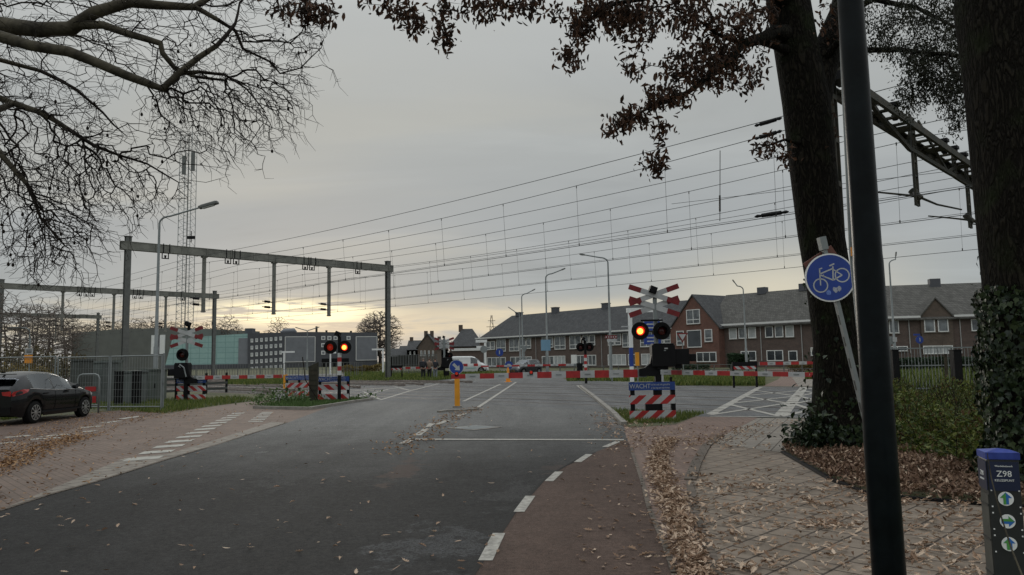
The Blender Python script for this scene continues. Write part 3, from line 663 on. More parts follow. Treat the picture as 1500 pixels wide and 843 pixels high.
# grass
gv = scatter_px([(893, 600), (914, 622), (990, 621), (1034, 606), (960, 606), (930, 603)], 2600, R1)
blades('verge_grass', gv, .1, .02, 'grass', 21, 'short grass tuft round the feet of the right barrier sign')
gi = scatter_px([(372, 598), (400, 598.5), (452, 600), (488, 594.5), (545, 586.5), (520, 584), (470, 582), (430, 586)], 3800, R1)
blades('island_grass', gi, .11, .03, 'weed', 22, 'green weeds on the kerbed island round the twin red signal')
gl = scatter_px([(0, 617), (130, 600), (238, 606), (330, 593), (378, 587), (350, 582), (240, 587), (140, 592), (0, 602)], 6000, R1)
blades('left_verge_grass', gl, .13, .03, 'grass', 23, 'rough grass along the fence on the left verge')
far_g = [tuple(TN(t, n)) [:2] for t, n in ()]
rg = []
for _ in range(15000):
    px = R1.uniform(990, 1120); py = R1.uniform(547, 565.5); q = G(px, py); rg.append((q.x, q.y))
for _ in range(5000):
    px = R1.uniform(830, 990); py = R1.uniform(548, 559); q = G(px, py); rg.append((q.x, q.y))
for _ in range(6000):
    px = R1.uniform(1180, 1216); py = R1.uniform(548, 556); q = G(px, py); rg.append((q.x, q.y))
blades('far_verge_grass', rg, .2, .09, 'grass', 24, 'green grass strip beyond the tracks on the right')
lg = []
for _ in range(14000):
    px = R1.uniform(505, 760); py = R1.uniform(546, 560); 
    if px > 640 and py > 558-(px-640)*.1: continue
    q = G(px, py); lg.append((q.x, q.y))
for _ in range(5000):
    px = R1.uniform(330, 420); py = R1.uniform(557, 566); q = G(px, py); lg.append((q.x, q.y))
blades('far_left_grass', lg, .25, .1, 'grass', 25, 'tall meadow grass beyond the tracks on the left')
hg = []
for _ in range(16000):
    px = R1.uniform(1290, 1560); py = R1.uniform(531, 576); q = G(px, py); hg.append((q.x, q.y))
blades('fence_grass', hg, .3, .1, 'grass', 26, 'green meadow seen through the bar fence on the right')

# undergrowth below the right hand trees: many small leaves on low stems
def foliage(name, pts, size, m, seed, label=None, cat='undergrowth', asp=.6, kind='stuff', parent=None, up=.4):
    rr = random.Random(seed); v = []; f = []
    for (x, y, z) in pts:
        s = size*rr.uniform(.5, 1.4)
        R = Matrix.Rotation(rr.uniform(0, 2*PI), 3, 'Z') @ Matrix.Rotation(rr.gauss(0, up*1.8), 3, 'X') @ Matrix.Rotation(rr.gauss(0, up), 3, 'Y')
        i = len(v)
        for q in ((0, -.5, 0), (.5*asp, -.05, .12), (.34*asp, .3, .1), (0, .55, -.05), (-.34*asp, .3, .1), (-.5*asp, -.05, .12)):
            w = R @ V(q)*s; v.append((x+w.x, y+w.y, z+w.z))
        f += [(i, i+1, i+2, i+3), (i, i+3, i+4, i+5)]
    me = bpy.data.meshes.new(name); me.from_pydata(v, [], f); me.materials.append(M[m]); o = bpy.data.objects.new(name, me); COL.objects.link(o)
    if parent: o.parent = parent
    return tag(o, label, cat, None, kind) if kind else o
def hgt(x, y): return .46+.3*math.sin(x*1.7+y*.6)+.26*math.sin(y*1.9-x)+.24*math.sin(3.1*x+2*y)+.12*math.sin(7*x-3*y)
bx = [tuple(G(*p))[:2] for p in ((1268, 664), (1310, 670), (1430, 688), (1520, 706), (1700, 680), (1640, 620), (1460, 590), (1300, 590), (1262, 612))]
pts = []
for x, y in scatter(bx, 60000, R1):
    h = max(.12, hgt(x, y)*.75); pts.append((x, y, h*R1.random()**.5))
n1 = int(len(pts)*.78)
foliage('undergrowth', pts[:n1], .075, 'bush', 31, 'green nettle and bramble undergrowth behind the black pole')
foliage('withered_undergrowth', pts[n1:], .09, 'bushbrown', 32, 'brown withered stems and leaves among the undergrowth', asp=.4)
sm = MB(); 
for i in range(900):
    x, y = R1.choice(pts)[:2]; h = hgt(x, y)*R1.uniform(.8, 1.7); a = R1.uniform(0, 6.3); l = R1.uniform(.1, .6)
    sm.tube([(x, y, 0), (x+math.cos(a)*l*.4, y+math.sin(a)*l*.4, h*.6), (x+math.cos(a)*l, y+math.sin(a)*l, h)], [.006, .005, .003], 3, False)
tag(sm.build('dry_stems', 'twig'), 'thin dry stems sticking out of the undergrowth', 'stems', None, 'stuff')
# weeds on the island
wp = []
for (px, py, k, r, h) in ((400, 588, 260, .45, .5), (428, 588, 300, .5, .45), (385, 593, 120, .3, .25), (445, 590, 160, .4, .3), (540, 584, 50, .25, .35)):
    c = G(px, py)
    for _ in range(k): wp.append((c.x+R1.gauss(0, r), c.y+R1.gauss(0, r*.6), abs(R1.gauss(0, h*.6))))
foliage('island_weeds', wp, .11, 'weed', 33, 'leafy green weeds in front of the half hidden warning boards', 'weeds')
# ================================================================== RAILWAY PORTALS AND OVERHEAD LINES
def on_line(px, A, B, py=450):
    """point on the vertical plane through A-B under the sight line; returns (point at z, s along A->B)"""
    d = ray(px, py); ab = (B-A); n = V((-ab.y, ab.x, 0)); t = (A-CAMP).dot(n)/d.dot(n)
    return CAMP + d*t
def portal(A, B, H, label, drops, brackets, right_only=False):
    d = (B-A).normalized(); L_ = (B-A).length; rz = math.atan2(d.y, d.x)
    t = thing('railway_portal', label, 'catenary portal', A, rz, 'steel portals carrying the overhead lines')
    for x in (0, L_):
        p = MB(); w = .34
        p.box((x, -.15, H/2), (w, .03, H)); p.box((x, .15, H/2), (w, .03, H)); p.box((x, 0, H/2), (.03, .28, H-.01))
        p.box((x, 0, H*.2), (.05, .36, .5)); p.box((x, 0, .1), (.7, .7, .2)); p.box((x, 0, H-.02), (.42, .42, .04))
        p.build('post', 'greysteel', t)
    bz = H-.62
    b = MB(); b.box((L_/2, -.16, bz), (L_+.9, .05, .5)); b.box((L_/2, .16, bz), (L_+.9, .05, .5))
    b.box((L_/2, 0, bz+.25), (L_+.88, .42, .04)); b.box((L_/2, 0, bz-.25), (L_+.88, .42, .04))
    n = int(L_/1.6)
    for i in range(n+1): b.box((i*L_/n, 0, bz), (.08, .46, .52))
    b.build('beam', 'beam', t)
    Mi = Matrix.Rotation(-rz, 4, 'Z') @ Matrix.Translation(-A)
    for px, py in drops:
        q = Mi @ on_line(px, A, B, py); zb = 5.1
        h = MB(); h.box((q.x, 0, (bz-.2+zb)/2), (.2, .2, bz-.2-zb)); h.box((q.x, 0, zb+.05), (.26, .26, .06)); h.box((q.x, 0, bz-.32), (.34, .34, .1))
        o = h.build('drop_post', 'beam', t)
        a = MB()
        for zz in (5.6, 6.0): a.tube([(q.x-.15, 0, zz), (q.x-.9, 0, zz+.05)], [.03, .03], 5); a.tube([(q.x-.3, 0, zz+.02), (q.x-.7, 0, zz+.04)], [.09, .09], 6)
        a.build('registration_arm', 'blackmetal', t)
    for px in brackets:
        q = Mi @ on_line(px, A, B, 380)
        k = MB()
        for s in (-.2, .2): k.box((q.x+s, 0, bz-.42), (.05, .06, .4)); k.box((q.x+s, -.2, bz), (.05, .04, .66))
        k.box((q.x, 0, bz-.63), (.46, .06, .06)); k.tube([(q.x, 0, bz-.6), (q.x, 0, bz-.42)], [.05, .08], 6)
        k.build('hanger_bracket', 'blackmetal', t)
    return t
A1, B1 = V((-24.6, 47.7, 0)), V((-10.3, 62, 0))
portal(A1, B1, 9.85, 'nearest complete grey steel portal, left of the road, with three drop posts', [(299, 390), (401.5, 400), (482, 410)], [242, 334, 346, 447, 457, 524])
B2 = V((-33.8, 85, 0)); A2 = B2 - N_*20.5
portal(A2, B2, 9.85, 'second steel portal along the tracks, its right post in front of the pale green building', [(92, 440), (167, 440), (243, 440)], [118, 128, 137, 199, 208, 269])
B3 = V((-63, 114, 0)); A3 = B3 - N_*20
portal(A3, B3, 9.6, 'farthest small steel portal at the left edge beyond the bare shrubs', [(30, 470), (82, 470)], [60, 111])
# right hand portal: lattice beam with an arched lower bar
A4 = V((7.55, 17.2, 0)); B4 = A4 + N_*21.5
d4 = N_; rz4 = math.atan2(d4.y, d4.x)
t4 = thing('lattice_portal', 'dark green lattice railway portal rising behind the near oak trunk on the right', 'catenary portal', A4, rz4, 'steel portals carrying the overhead lines')
H4 = 8.05
for x in (0, 21.5):
    p = MB()
    for sx in (-.11, .11):
        p.box((x+sx, 0, (H4+.5)/2), (.04, .26, H4+.5))
    for i in range(16): p.box((x, .12 if i % 2 else -.12, .3+i*.52), (.2, .015, .12))
    p.box((x, 0, H4+.3), (.35, .9, .08)); p.box((x, 0, .1), (.7, .7, .2))
    p.build('post', 'darkgreen', t4)
b = MB()
for sy in (-.33, .33): b.box((10.75, sy, H4), (22, .09, .2)); b.box((10.75, sy*.72, H4+.08), (22, .12, .03))
for i in range(27):
    x = .4+i*.8; b.box((x, 0, H4+.02), (.16, .6, .05))
    if i % 4 == 2: b.box((x+.4, 0, H4-.02), (.5, .66, .03))
b.build('lattice_beam', 'darkgreen', t4)
Mi4 = Matrix.Rotation(-rz4, 4, 'Z') @ Matrix.Translation(-A4)
def L4(px, py): return Mi4 @ on_line(px, A4, B4, py)
b = MB(); arch = [L4(1262, 128), L4(1285, 165), L4(1332, 218), L4(1388, 252), L4(1436, 279)]
arch = [V((q.x, 0, q.z)) for q in arch]; arch += [V((21.5-q.x, 0, q.z)) for q in arch[::-1] if q.x < 10.6]
for a, c in zip(arch, arch[1:]): b.beam(a, c, .1, .12)
b.build('arch_bar', 'darkgreen', t4)
for (p, q) in (((1345, 178), (1388, 252)), ((1388, 252), (1415, 236)), ((1332, 218), (1332, 168))):
    b = MB(); b.beam(V((L4(*p).x, 0, L4(*p).z)), V((L4(*q).x, 0, L4(*q).z)), .06, .08); b.build('strut', 'darkgreen', t4)
for (px, y0, y1) in ((1335, 172, 298), (1414, 232, 331), (1396, 220, 252), (1438, 245, 282), (1465, 262, 340)):
    q0 = L4(px, y0); q1 = L4(px, y1); x = q0.x; b = MB(); w = .15
    for s in (-w, w): b.box((x+s, 0, (q0.z+q1.z)/2), (.05, .07, q0.z-q1.z))
    nn = max(2, int((q0.z-q1.z)/.42))
    for i in range(nn+1): b.box((x, 0, q1.z+.03+i*(q0.z-q1.z-.06)/nn), (.34, .05, .06))
    if y1 > 290:
        b.tube([(x-.1, 0, q1.z+.28), (x-.5, .4, q1.z+.35), (x-1.3, 1.0, q1.z+.42)], [.04, .03, .025], 6)
        b.tube([(x+.1, 0, q1.z+.3), (x+.5, -.4, q1.z+.05), (x+1.1, -.9, q1.z-.1)], [.04, .03, .025], 6)
        b.tube([(x+.0, -.1, q1.z+.2), (x+.0, .15, q1.z+.5)], [.1, .1], 8)
    b.build('hanger_ladder', 'darkgreen', t4)
for px in (1312, 1381, 1395, 1408):
    q = L4(px, 180); b = MB(); x = q.x
    b.tube([(x, 0, H4+.1), (x, 0, H4+.2), (x, 0, H4+.3), (x, 0, H4+.55)], [.07, .13, .08, .12], 8); b.box((x, 0, H4+.55), (.3, .25, .1)); b.build('insulator', 'blackmetal', t4)
# small equipment and a down pipe on the post
b = MB(); b.box((-.05, -.3, H4-.1), (.6, .3, .2)); b.box((-.4, -.1, H4-.7), (.12, .12, 1.6)); b.build('switch_gear', 'blackmetal', t4)

SUP = [-38.0, 6.4, 50.3, 83.0, 124.0, 165.0]
def sagz(t, top, sag, sup=SUP):
    for a, b in zip(sup, sup[1:]):
        if a <= t <= b:
            u = (t-a)/(b-a); s = sag*((b-a)/44.0)**2; return top-4*s*u*(1-u)
    return top
wl_ = ['over the nearest track', 'over the second track', 'over the third track', 'over the farthest track']
for k, n in enumerate(TRACKS):
    t = thing('overhead_line', 'contact wire hung by droppers from its carrying cable, '+wl_[k], 'overhead line', (0, 0, 0), 0, 'overhead lines of the railway')
    ts = [-38+i*2.2 for i in range(93)]
    MB().tube([TN(x, n, sagz(x, 8.2, .6)) for x in ts], .0105, 4).build('carrying_cable', 'wire', t)
    off = lambda x: .2*math.sin((x-6)/44*PI)
    MB().tube([TN(x, n+off(x), 5.6) for x in ts], .0105, 4).build('contact_wire', 'wire', t)
    if k < 3: MB().tube([TN(x, n+off(x)+.05, 5.66) for x in ts if x < 60], .007, 4).build('second_contact_wire', 'wire', t)
    off_t = random.Random(k).uniform(0, 3)
    for i in range(42):
        x = -34+off_t+i*3.7
        if x > 118: break
        zt = sagz(x, 8.2, .6); zm = 5.6
        bb_ = MB(); bb_.tube([TN(x, n, zt), TN(x+.05, n+off(x), zm)], .006, 3); bb_.box(TN(x, n, zt-.04), (.03, .03, .1)); bb_.box(TN(x+.05, n+off(x), zm+.05), (.03, .03, .1)); bb_.build('dropper', 'wire', t)
    f = MB(); f.tube([TN(x, n+.5, sagz(x, 8.75, .35)) for x in ts], .0115, 4)
    f = f.build('feeder_cable', 'wire'); tag(f, 'bare feeder cable running above the overhead line '+wl_[k].replace('over ', 'of '), 'cable', 'feeder cables')
# insulators in the wires, just left of the near trunk
for (px, py, n, ln, lb) in ((1125, 179, 21.5, .7, 'upper long insulator in the feeder cable beside the near trunk'), (1125, 198, 21, .7, 'lower long insulator in the carrying cable beside the near trunk'), (1130, 314, 21.1, .75, 'thick dark insulator low on the contact wire beside the near trunk')):
    c = on_n(px, n, 0, py); z = P(px, py, c.y).z
    b = MB(); u = [(-.5, .012), (-.42, .05), (-.3, .03), (-.28, .06), (-.15, .06), (0, .065), (.15, .06), (.28, .06), (.3, .03), (.42, .05), (.5, .012)]
    sl = (P(px+20, py-6, c.y-.4)-P(px-20, py+6, c.y+.4)).normalized() if py < 200 else -T_
    b.tube([V((c.x, c.y, z))+sl*(a*ln*1.4) for a, r in u], [r*1.05 for a, r in u], 8)
    tag(b.build('line_insulator', 'blackmetal', smooth='angle'), lb, 'insulator', 'insulators in the wires')
tag(MB().tube([on_n(993, 30, 0)+V((0, 0, 8.6)), TN(2, 31.2, 8.0)], .01, 4).tube([on_n(1069, 21, 0)+V((0, 0, 7.9)), on_n(1064, 21.0, 0)+V((0, 0, 5.7))], .012, 4).tube([on_n(1065.5, 21, 0)+V((0, 0, 6.5)), on_n(1064.6, 21.0, 0)+V((0, 0, 6.0))], .03, 6).build('jumper_wire', 'wire'), 'slack jumper wire hanging between the carrying cable and contact wire near the trunk', 'wire')

# ================================================================== LEVEL CROSSING EQUIPMENT
def clipx(poly, x0, x1):
    def clip(p, f):
        o = []
        for a, b in zip(p, p[1:]+p[:1]):
            fa, fb = f(a), f(b)
            if fa >= 0: o.append(a)
            if (fa >= 0) != (fb >= 0):
                u = fa/(fa-fb); o.append((a[0]+(b[0]-a[0])*u, a[1]+(b[1]-a[1])*u))
        return o
    p = clip(poly, lambda q: q[0]-x0)
    return clip(p, lambda q: x1-q[0]) if p else p
def striped(w, h, lean, p=.19, start=0):
    b = MB(['red', 'signwhite']); i = -4
    b.mi(0)
    x = -p*4+start*p
    while x < w+p:
        poly = clipx([(x, 0), (x+p, 0), (x+p+lean*h, h), (x+lean*h, h)], 0, w)
        if len(poly) > 2: b.mi(i % 2); b.prism([(q[0]-w/2, 0, q[1]) for q in poly], (0, 1, 0), .015)
        x += p; i += 1
    return b
def crossbuck(t, x, z, s=1.0, y=-.08):
    for (dz, ang, yy) in ((.17, 19, 0), (.17, -19, .016), (-.17, 19, .032), (-.17, -19, .048)):
        b = MB(['signwhite', 'darkred']); R = Matrix.Rotation(rad(ang), 3, 'Y'); L_ = 1.58*s
        b.mi(0); b.box((x, y+yy, z+dz*s), (L_*.5, .012, .15*s), R)
        for sg in (-1, 1):
            b.mi(1); q = R @ V((sg*L_*.365, 0, 0)); b.box((x+q.x, y+yy, z+dz*s+q.z), (L_*.23, .012, .15*s), R)
        b.build('crossbuck_board', None, t)
def lamp(t, x, z, state, r=.245, y=-.14):
    o = MB().disc((x, y, z), (0, 1, 0), r, .03, 36).disc((x, y+.03, z), (0, 1, 0), r*.55, .16, 20).build('lamp', 'black', t, smooth='angle')
    # hood: a tube, cut away below
    b = MB(); n = 24; R = r*.56; ring = []
    for k in range(n+1):
        a = rad(-40) + (PI+rad(80))*k/n; dep = -.02-.17*max(0, math.sin((a+rad(40))/(PI+rad(80))*PI))**.5
        for (rr_, yy) in ((R, 0), (R, dep)): ring.append(b.av((x+rr_*math.cos(a), y+yy, z+rr_*math.sin(a))))
    for k in range(n): b.af((ring[2*k], ring[2*k+2], ring[2*k+3], ring[2*k+1]))
    h = b.build('hood', 'black', o); sol = h.modifiers.new('thick', 'SOLIDIFY'); sol.thickness = .006
    m = {'on': 'lens_on', 'dim': 'lens_dim', 'off': 'lens_off'}[state]
    MB().tube([(x, y-.002, z), (x, y-.02, z), (x, y-.035, z)], [r*.5, r*.42, r*.1], 24).build('lens', 'lens_ring' if state == 'on' else m, o, True)
    if state != 'off':
        MB().tube([(x-.01, y-.034, z-.01), (x-.01, y-.048, z-.01)], [r*.34, r*.2], 24).build('bulb', m, o, True)
def boom(t, x0, x1, z, y, h0, h1, n, first='red', grey=.25, ydir=0.0, lamps=()):
    b = MB(['red', 'signwhite', 'steel']); s = 1 if x1 > x0 else -1; L_ = abs(x1-x0); i0 = 0 if first == 'red' else 1
    def P2(u): return V((x0+s*u*math.cos(ydir), y+u*math.sin(ydir), z))
    R = (P2(1)-P2(0)).to_track_quat('X', 'Z').to_matrix()
    edges = [0, grey] + [grey+(L_-grey)*(i+1)/n for i in range(n)]
    for k, (a, c) in enumerate(zip(edges, edges[1:])):
        b.mi(2 if k == 0 else (k-1+i0) % 2); u = (a+c)/2; hh = h0+(h1-h0)*u/L_
        b.box(P2(u), (c-a-.001, .06, hh), R)
    o = b.build('boom', None, t)
    for k, (a, c) in enumerate(zip(edges[1:], edges[2:])):
        if (k+i0) % 2 == 1:
            q = P2((a+c)/2); MB().box(q+V((0, -.035, 0)), (.16, .012, .028), R).build('catch_plate', 'steel', o)
    for u in lamps:
        q = P2(u); MB().tube([q+V((0, -.04, .075)), q+V((0, .04, .075))], .058, 12).box(q+V((0, 0, .05)), (.1, .07, .1)).build('boom_lamp', 'blackmetal', o)
        MB().tube([q+V((0, -.05, .08)), q+V((0, -.042, .08))], .04, 12).build('boom_lens', 'lens_dim', o)
    return o
def mast(t, H, r=.055, band=None, black_to=0, m='steel'):
    if black_to: MB().box((0, 0, black_to/2), (.14, .14, black_to)).build('mast_foot', 'blackmetal', t)
    if band:
        z0, z1, n = band; b = MB(['red', 'white']); hgt_ = (z1-z0)/n
        for i in range(n): b.mi((i+1) % 2); b.cyl((0, 0, z0+i*hgt_), (0, 0, z0+(i+1)*hgt_), r*1.15, 16)
        b.build('banded_pole', None, t)
        MB().cyl((0, 0, 0), (0, 0, z0), r, 14).cyl((0, 0, z1), (0, 0, H), r, 14).build('pole', 'blackmetal', t)
    else: MB().cyl((0, 0, black_to), (0, 0, H), r, 16).build('pole', m, t, smooth='angle')
def bell(t, z, x=0):
    MB().box((x-.03, 0, z+.12), (.2, .26, .2), Matrix.Rotation(rad(22), 3, 'Y')).box((x+.02, 0, z-.05), (.1, .1, .2)).cyl((x-.05, -.13, z+.1), (x-.05, -.18, z+.1), .07, 12).build('bell', 'blackmetal', t)
def mechanism(t, s, z0, z1, w, cw=True):
    """s = side the boom goes to; the drive box sits opposite"""
    h = z1-z0
    o = MB().box((-s*w*.25, 0, z0+h*.5), (w, .42, h)).box((-s*w*.25, 0, z1+.02), (w*.9, .44, .05)).box((-s*w*.2, 0, z0-.03), (w*.5, .3, .1)).build('drive_box', 'blackmetal', t, bevel=.02)
    if cw: 
        MB().box((-s*w*1.05, 0, z0+h*.45), (w*.62, .34, h*.72)).box((-s*w*1.5, 0, z0+h*.4), (w*.36, .24, h*.34)).box((-s*w*.9, .0, z0+.02), (w*.3, .2, .14)).build('counterweight', 'blackmetal', t, bevel=.015)
    br = MB(); br.prism([(-s*.05*w, -.1, z0+h*.6), (s*w*.25, -.1, z0+h*.55), (s*w*.32, -.1, z0+.1), (s*w*.55, -.1, z0-.02), (s*w*.8, -.1, z0-.05), (s*w*.8, -.1, z0-.24), (s*w*.1, -.1, z0-.26), (-s*w*.15, -.1, z0-.05)], (0, 1, 0), .2)
    br.build('boom_bracket', 'blackmetal', t)
    for i in range(3): MB().box((-s*w*(.1+.2*i), -.215, z0+h*.75), (.05, .01, .03)).build('bolt_plate', 'steel', o) if i == 1 else None
    MB().box((-s*w*.35, -.222, z0+h*.84), (.09, .008, .035)).build('label_plate', 'signwhite', o)

# --- right hand barrier, full detail
b0 = G(965, 607); t = thing('level_crossing_barrier', 'right hand barrier mast with crossbuck, one lamp lit orange red, closed across the road', 'barrier', b0, 0, 'level crossing barriers')
t_right = t
def lz(px, py, o): q = P(px, py, o.y); return q.z
def lx(px, py, o): return P(px, py, o.y).x-o.x
mast(t, 3.2, .06, None, 1.32)
crossbuck(t, lx(957.5, 441, b0), lz(958, 441, b0), .97)
MB().box((-.13, -.1, lz(950, 470, b0)), (.62, .04, .05)).build('lamp_bracket', 'blackmetal', t)
lamp(t, lx(936.7, 485.3, b0), lz(936.7, 485.3, b0), 'on'); lamp(t, lx(967.9, 485.3, b0), lz(967.9, 485.3, b0), 'off')
bell(t, 3.32, -.02)
mechanism(t, -1, 1.3, 1.9, .64)
boom(t, -.3, lx(661, 557, b0), 1.13, -.0, .225, .12, 13, 'red', .25, 0.0, (-lx(669, 550, b0)-.3, -lx(778, 545, b0)-.3))
# thin boom over the bicycle path, same machine
tb = thing('path_barrier_boom', 'thin red and white boom closing the hatched bicycle crossing, hung on the right hand mast', 'barrier boom', b0+V((.25, 1.0, 0)), 0, 'level crossing barriers')
A = b0+V((.25, 1.0, 1.12)); Bp = P(1206, 548.5, 16.4)
ang = math.atan2(Bp.y-A.y, Bp.x-A.x); tb.rotation_euler = (0, 0, ang)
boom(tb, 0, (Bp.xy-A.xy).length, 1.13, 0, .13, .10, 12, 'white', .12)
MB().box((0, 0, .56), (.08, .08, 1.12)).build('support_post', 'blackmetal', tb)
MB().box((.55, 0, .5), (.05, .05, 1.0)).build('rest_post', 'blackmetal', tb)

def board(name, label, px, py, D, w, lean, top=1.0, posts=(-.42, .08, .46), text=True, back=False, group='warning boards at the crossing', hs=1.0, sp=.19, rz=0):
    q = P(px, py, D); o = V((q.x, q.y, 0)); t = thing(name, label, 'warning board', o, rz, group)
    for p in posts: MB().box((p*w, .03, top*.5*hs), (.11 if not back else .1, .04, top*hs)).build('post', 'blackmetal', t)
    bl = MB().box((0, -.01, (top-.11)*hs), (w, .02, .2*hs)).build('text_board', 'blackmetal' if back else 'bluedark', t)
    if text:
        text_mesh('WACHT', .165*w/1.17, 'lettering', 'signwhite', bl, V((-w*.485, -.0225, (top-.115)*hs)), FRONT, sx=.86)
        text_mesh('tot het rode licht gedoofd is', .068*w/1.17, 'small_lettering', 'signwhite', bl, V((-w*.02, -.0225, (top-.075)*hs)), FRONT, sx=.62)
        text_mesh('er kan nog een trein komen', .068*w/1.17, 'small_lettering', 'signwhite', bl, V((-w*.02, -.0225, (top-.155)*hs)), FRONT, sx=.62)
    if back: 
        z = top-.36; s = striped(w*.9, .16*hs, lean, sp); s = s.build('striped_board', None, t); s.location = (0, -.012, z*hs)
    else:
        for k, z in enumerate((top-.55, top-.93)):
            s = striped(w, .215*hs, lean, sp, k*.35).build('striped_board', None, t); s.location = (0, -.012, z*hs)
    return t
tB = board('warning_board', 'large blue board reading WACHT over red striped boards below the lit right hand lamp', 955.5, 590, 18.9, 1.15, 1.15, .965)
MB().box((.0, .05, .3), (.34, .12, .22)).build('junction_box', 'blackmetal', tB)

# --- left hand barrier on the bicycle path
b1 = G(272, 587.5); t = thing('level_crossing_barrier', 'left hand barrier mast with crossbuck and unlit lamp in front of the pale green building', 'barrier', b1, 0, 'level crossing barriers')
mast(t, 3.1, .06, None, 1.0)
crossbuck(t, lx(274, 494, b1), lz(274, 494, b1), 1.0)
lamp(t, lx(269, 520, b1), lz(269, 520, b1), 'off', .27); bell(t, 3.25, .05)
mechanism(t, 1, 1.0, 1.62, .62, False)
MB().box((-.62, 0, 1.25), (.28, .3, .3)).build('counterweight', 'blackmetal', t)
MB().tube([(-.2, -.25, 1.6), (.0, -.25, 1.45), (.1, -.25, 1.05)], .03, 6).build('cable', 'steel', t)
boom(t, .35, lx(413, 554, b1), 1.0, 0, .17, .14, 10, 'white', .1)
board('warning_board', 'small blue board with two downward striped boards beneath the left hand barrier mast', 280, 575, 33.3, 1.3, -1.15, .98, (-.52, -.1, .42))
# --- twin red signal on the island
b2 = G(497, 588); t = thing('twin_crossing_signal', 'twin round crossing signal with both lamps glowing red on a red and white banded pole', 'crossing signal', b2, 0, 'twin crossing signals')
mast(t, 2.6, .07, (1.05, 1.95, 5)); bell(t, 2.6, -.04)
lamp(t, lx(485, 509, b2), lz(485, 509, b2), 'dim', .27); lamp(t, lx(506, 509, b2), lz(506, 509, b2), 'on', .27)
board('warning_board', 'blue WACHT board with downward striped boards standing under the twin red signal', 488, 570, 30.9, 1.3, -1.15, 1.0, (-.42, .18, .47), sp=.24)
board('warning_board', 'half hidden blue board with upward striped boards left of the leaning dark panel', 438, 570, 34.5, 1.25, 1.1, 1.0, (-.45, .0, .45), sp=.2)
cb = thing('leaning_panel', 'dark green plastic relay cover leaning beside a stick between two warning boards', 'relay box', G(459, 590), rad(8))
o = MB(); o.prism([(-.15, 0, 0), (.14, 0, 0), (.19, 0, 1.6), (-.2, 0, 1.42)], (0, 1, 0), .24); 
for i in range(6): o.box((0, -.01, .3+i*.2), (.27, .02, .03))
o.build('cover', 'darkgreen', cb); MB().tube([(-.42, -.1, 1.8), (-.3, -.12, .9), (.25, -.1, 0)], .02, 5).build('stick', 'twig', cb)
yp = thing('marker_post', 'short yellow marker post at the tip of the left hand boom', 'post', G(418, 572)); 
MB().box((0, 0, .45), (.22, .1, .9)).build('plate', 'yellow', yp); MB().box((0, .07, .6), (.06, .05, 1.2)).build('stake', 'steel', yp)

# --- far side equipment
b3 = P(858, 540, 46); b3.z = 0; t = thing('twin_crossing_signal', 'far twin crossing signal with both lamps dark, in front of the terraced houses', 'crossing signal', b3, 0, 'twin crossing signals')
mast(t, 2.6, .08, (.6, 1.75, 6)); bell(t, 2.6, -.08); lamp(t, -.27, 2.22, 'off', .27, .1); lamp(t, .27, 2.22, 'off', .27, .1)
b4 = P(651, 545, 64); b4.z = 0; t = thing('level_crossing_barrier', 'far barrier mast with crossbuck beyond the tracks, behind the waiting people', 'barrier', b4, 0, 'level crossing barriers')
mast(t, 3.4, .09, None, 1.0); crossbuck(t, 0, 2.95, 1.15, .1); lamp(t, .45, 1.95, 'off', .27, .1); bell(t, 3.4)
mechanism(t, -1, .95, 1.75, .9, True); boom(t, -.5, -4.6, .95, 0, .2, .16, 9, 'white', .2)
MB().box((.25, -.3, .4), (.35, .2, .5)).build('cable_box', 'blackmetal', t)
board('warning_board', 'back of a black railed board on the grass beyond the tracks', 1092, 560, 36.5, 1.2, -1.1, 1.25, (-.46, .46), False, True, hs=1.0)
board('warning_board', 'back of a small striped board beside the foot of the nearest steel portal', 581, 550, 62, .95, -1.1, 1.2, (-.46, .46), False, True)
fb = thing('far_path_boom', 'far red and white boom over the bicycle path on the other side of the tracks', 'barrier boom', P(1112, 534, 40)*1, 0, 'level crossing barriers'); fb.location.z = 0
boom(fb, 0, 4.6, 1.1, 0, .17, .15, 11, 'red', .02); MB().box((4.75, 0, .55), (.2, .2, 1.1)).build('support_post', 'blackmetal', fb)
fb2 = thing('far_road_boom', 'far boom across the opposite lane, in front of the small dark hatchback', 'barrier boom', P(845, 545, 52), 0, 'level crossing barriers'); fb2.location.z = 0
boom(fb2, 0, -6.6, 1.1, 0, .15, .1, 12, 'white', .2); MB().box((.2, 0, .6), (.4, .3, 1.2)).build('support_post', 'blackmetal', fb2)
yb = thing('yellow_cone', 'small orange traffic cone on the far end of the centre line', 'traffic cone', G(744.5, 560))
MB().tube([(0, 0, .03), (0, 0, 1.0)], [.16, .06], 12).build('cone', 'orange', yb); MB().box((0, 0, .015), (.5, .5, .03)).build('foot', 'orange', yb)

# --- yellow bollard with blue arrow disc
bp0 = G(670, 597.5); t = thing('traffic_bollard', 'yellow traffic bollard with round blue keep right arrow disc at the island nose', 'bollard', bp0)
MB().box((0, 0, .5), (.17, .15, 1.0)).build('post', 'yellow', t, bevel=.03)
MB().box((0, 0, .03), (.3, .26, .06)).build('foot', 'kerb', t)
z = lz(669, 538, bp0); x = lx(669, 538, bp0)
dsc = MB().disc((x, -.1, z), (0, 1, 0), .24, .02, 40).build('sign_disc', 'blue', t)
MB().tube([(x, -.106, z), (x, -.101, z)], [.245, .245], 40).build('rim_line', 'signwhite', dsc) 
MB().tube([(x, -.112, z), (x, -.107, z)], [.225, .225], 40).build('face', 'blue', dsc)
ar = []; Rm = Matrix.Rotation(rad(-45), 2)
for q in ((-.15, -.045), (.02, -.045), (.02, -.115), (.16, 0), (.02, .115), (.02, .045), (-.15, .045)):
    w = Rm @ V(q); ar.append((x+w.x, -.114, z+w.y))
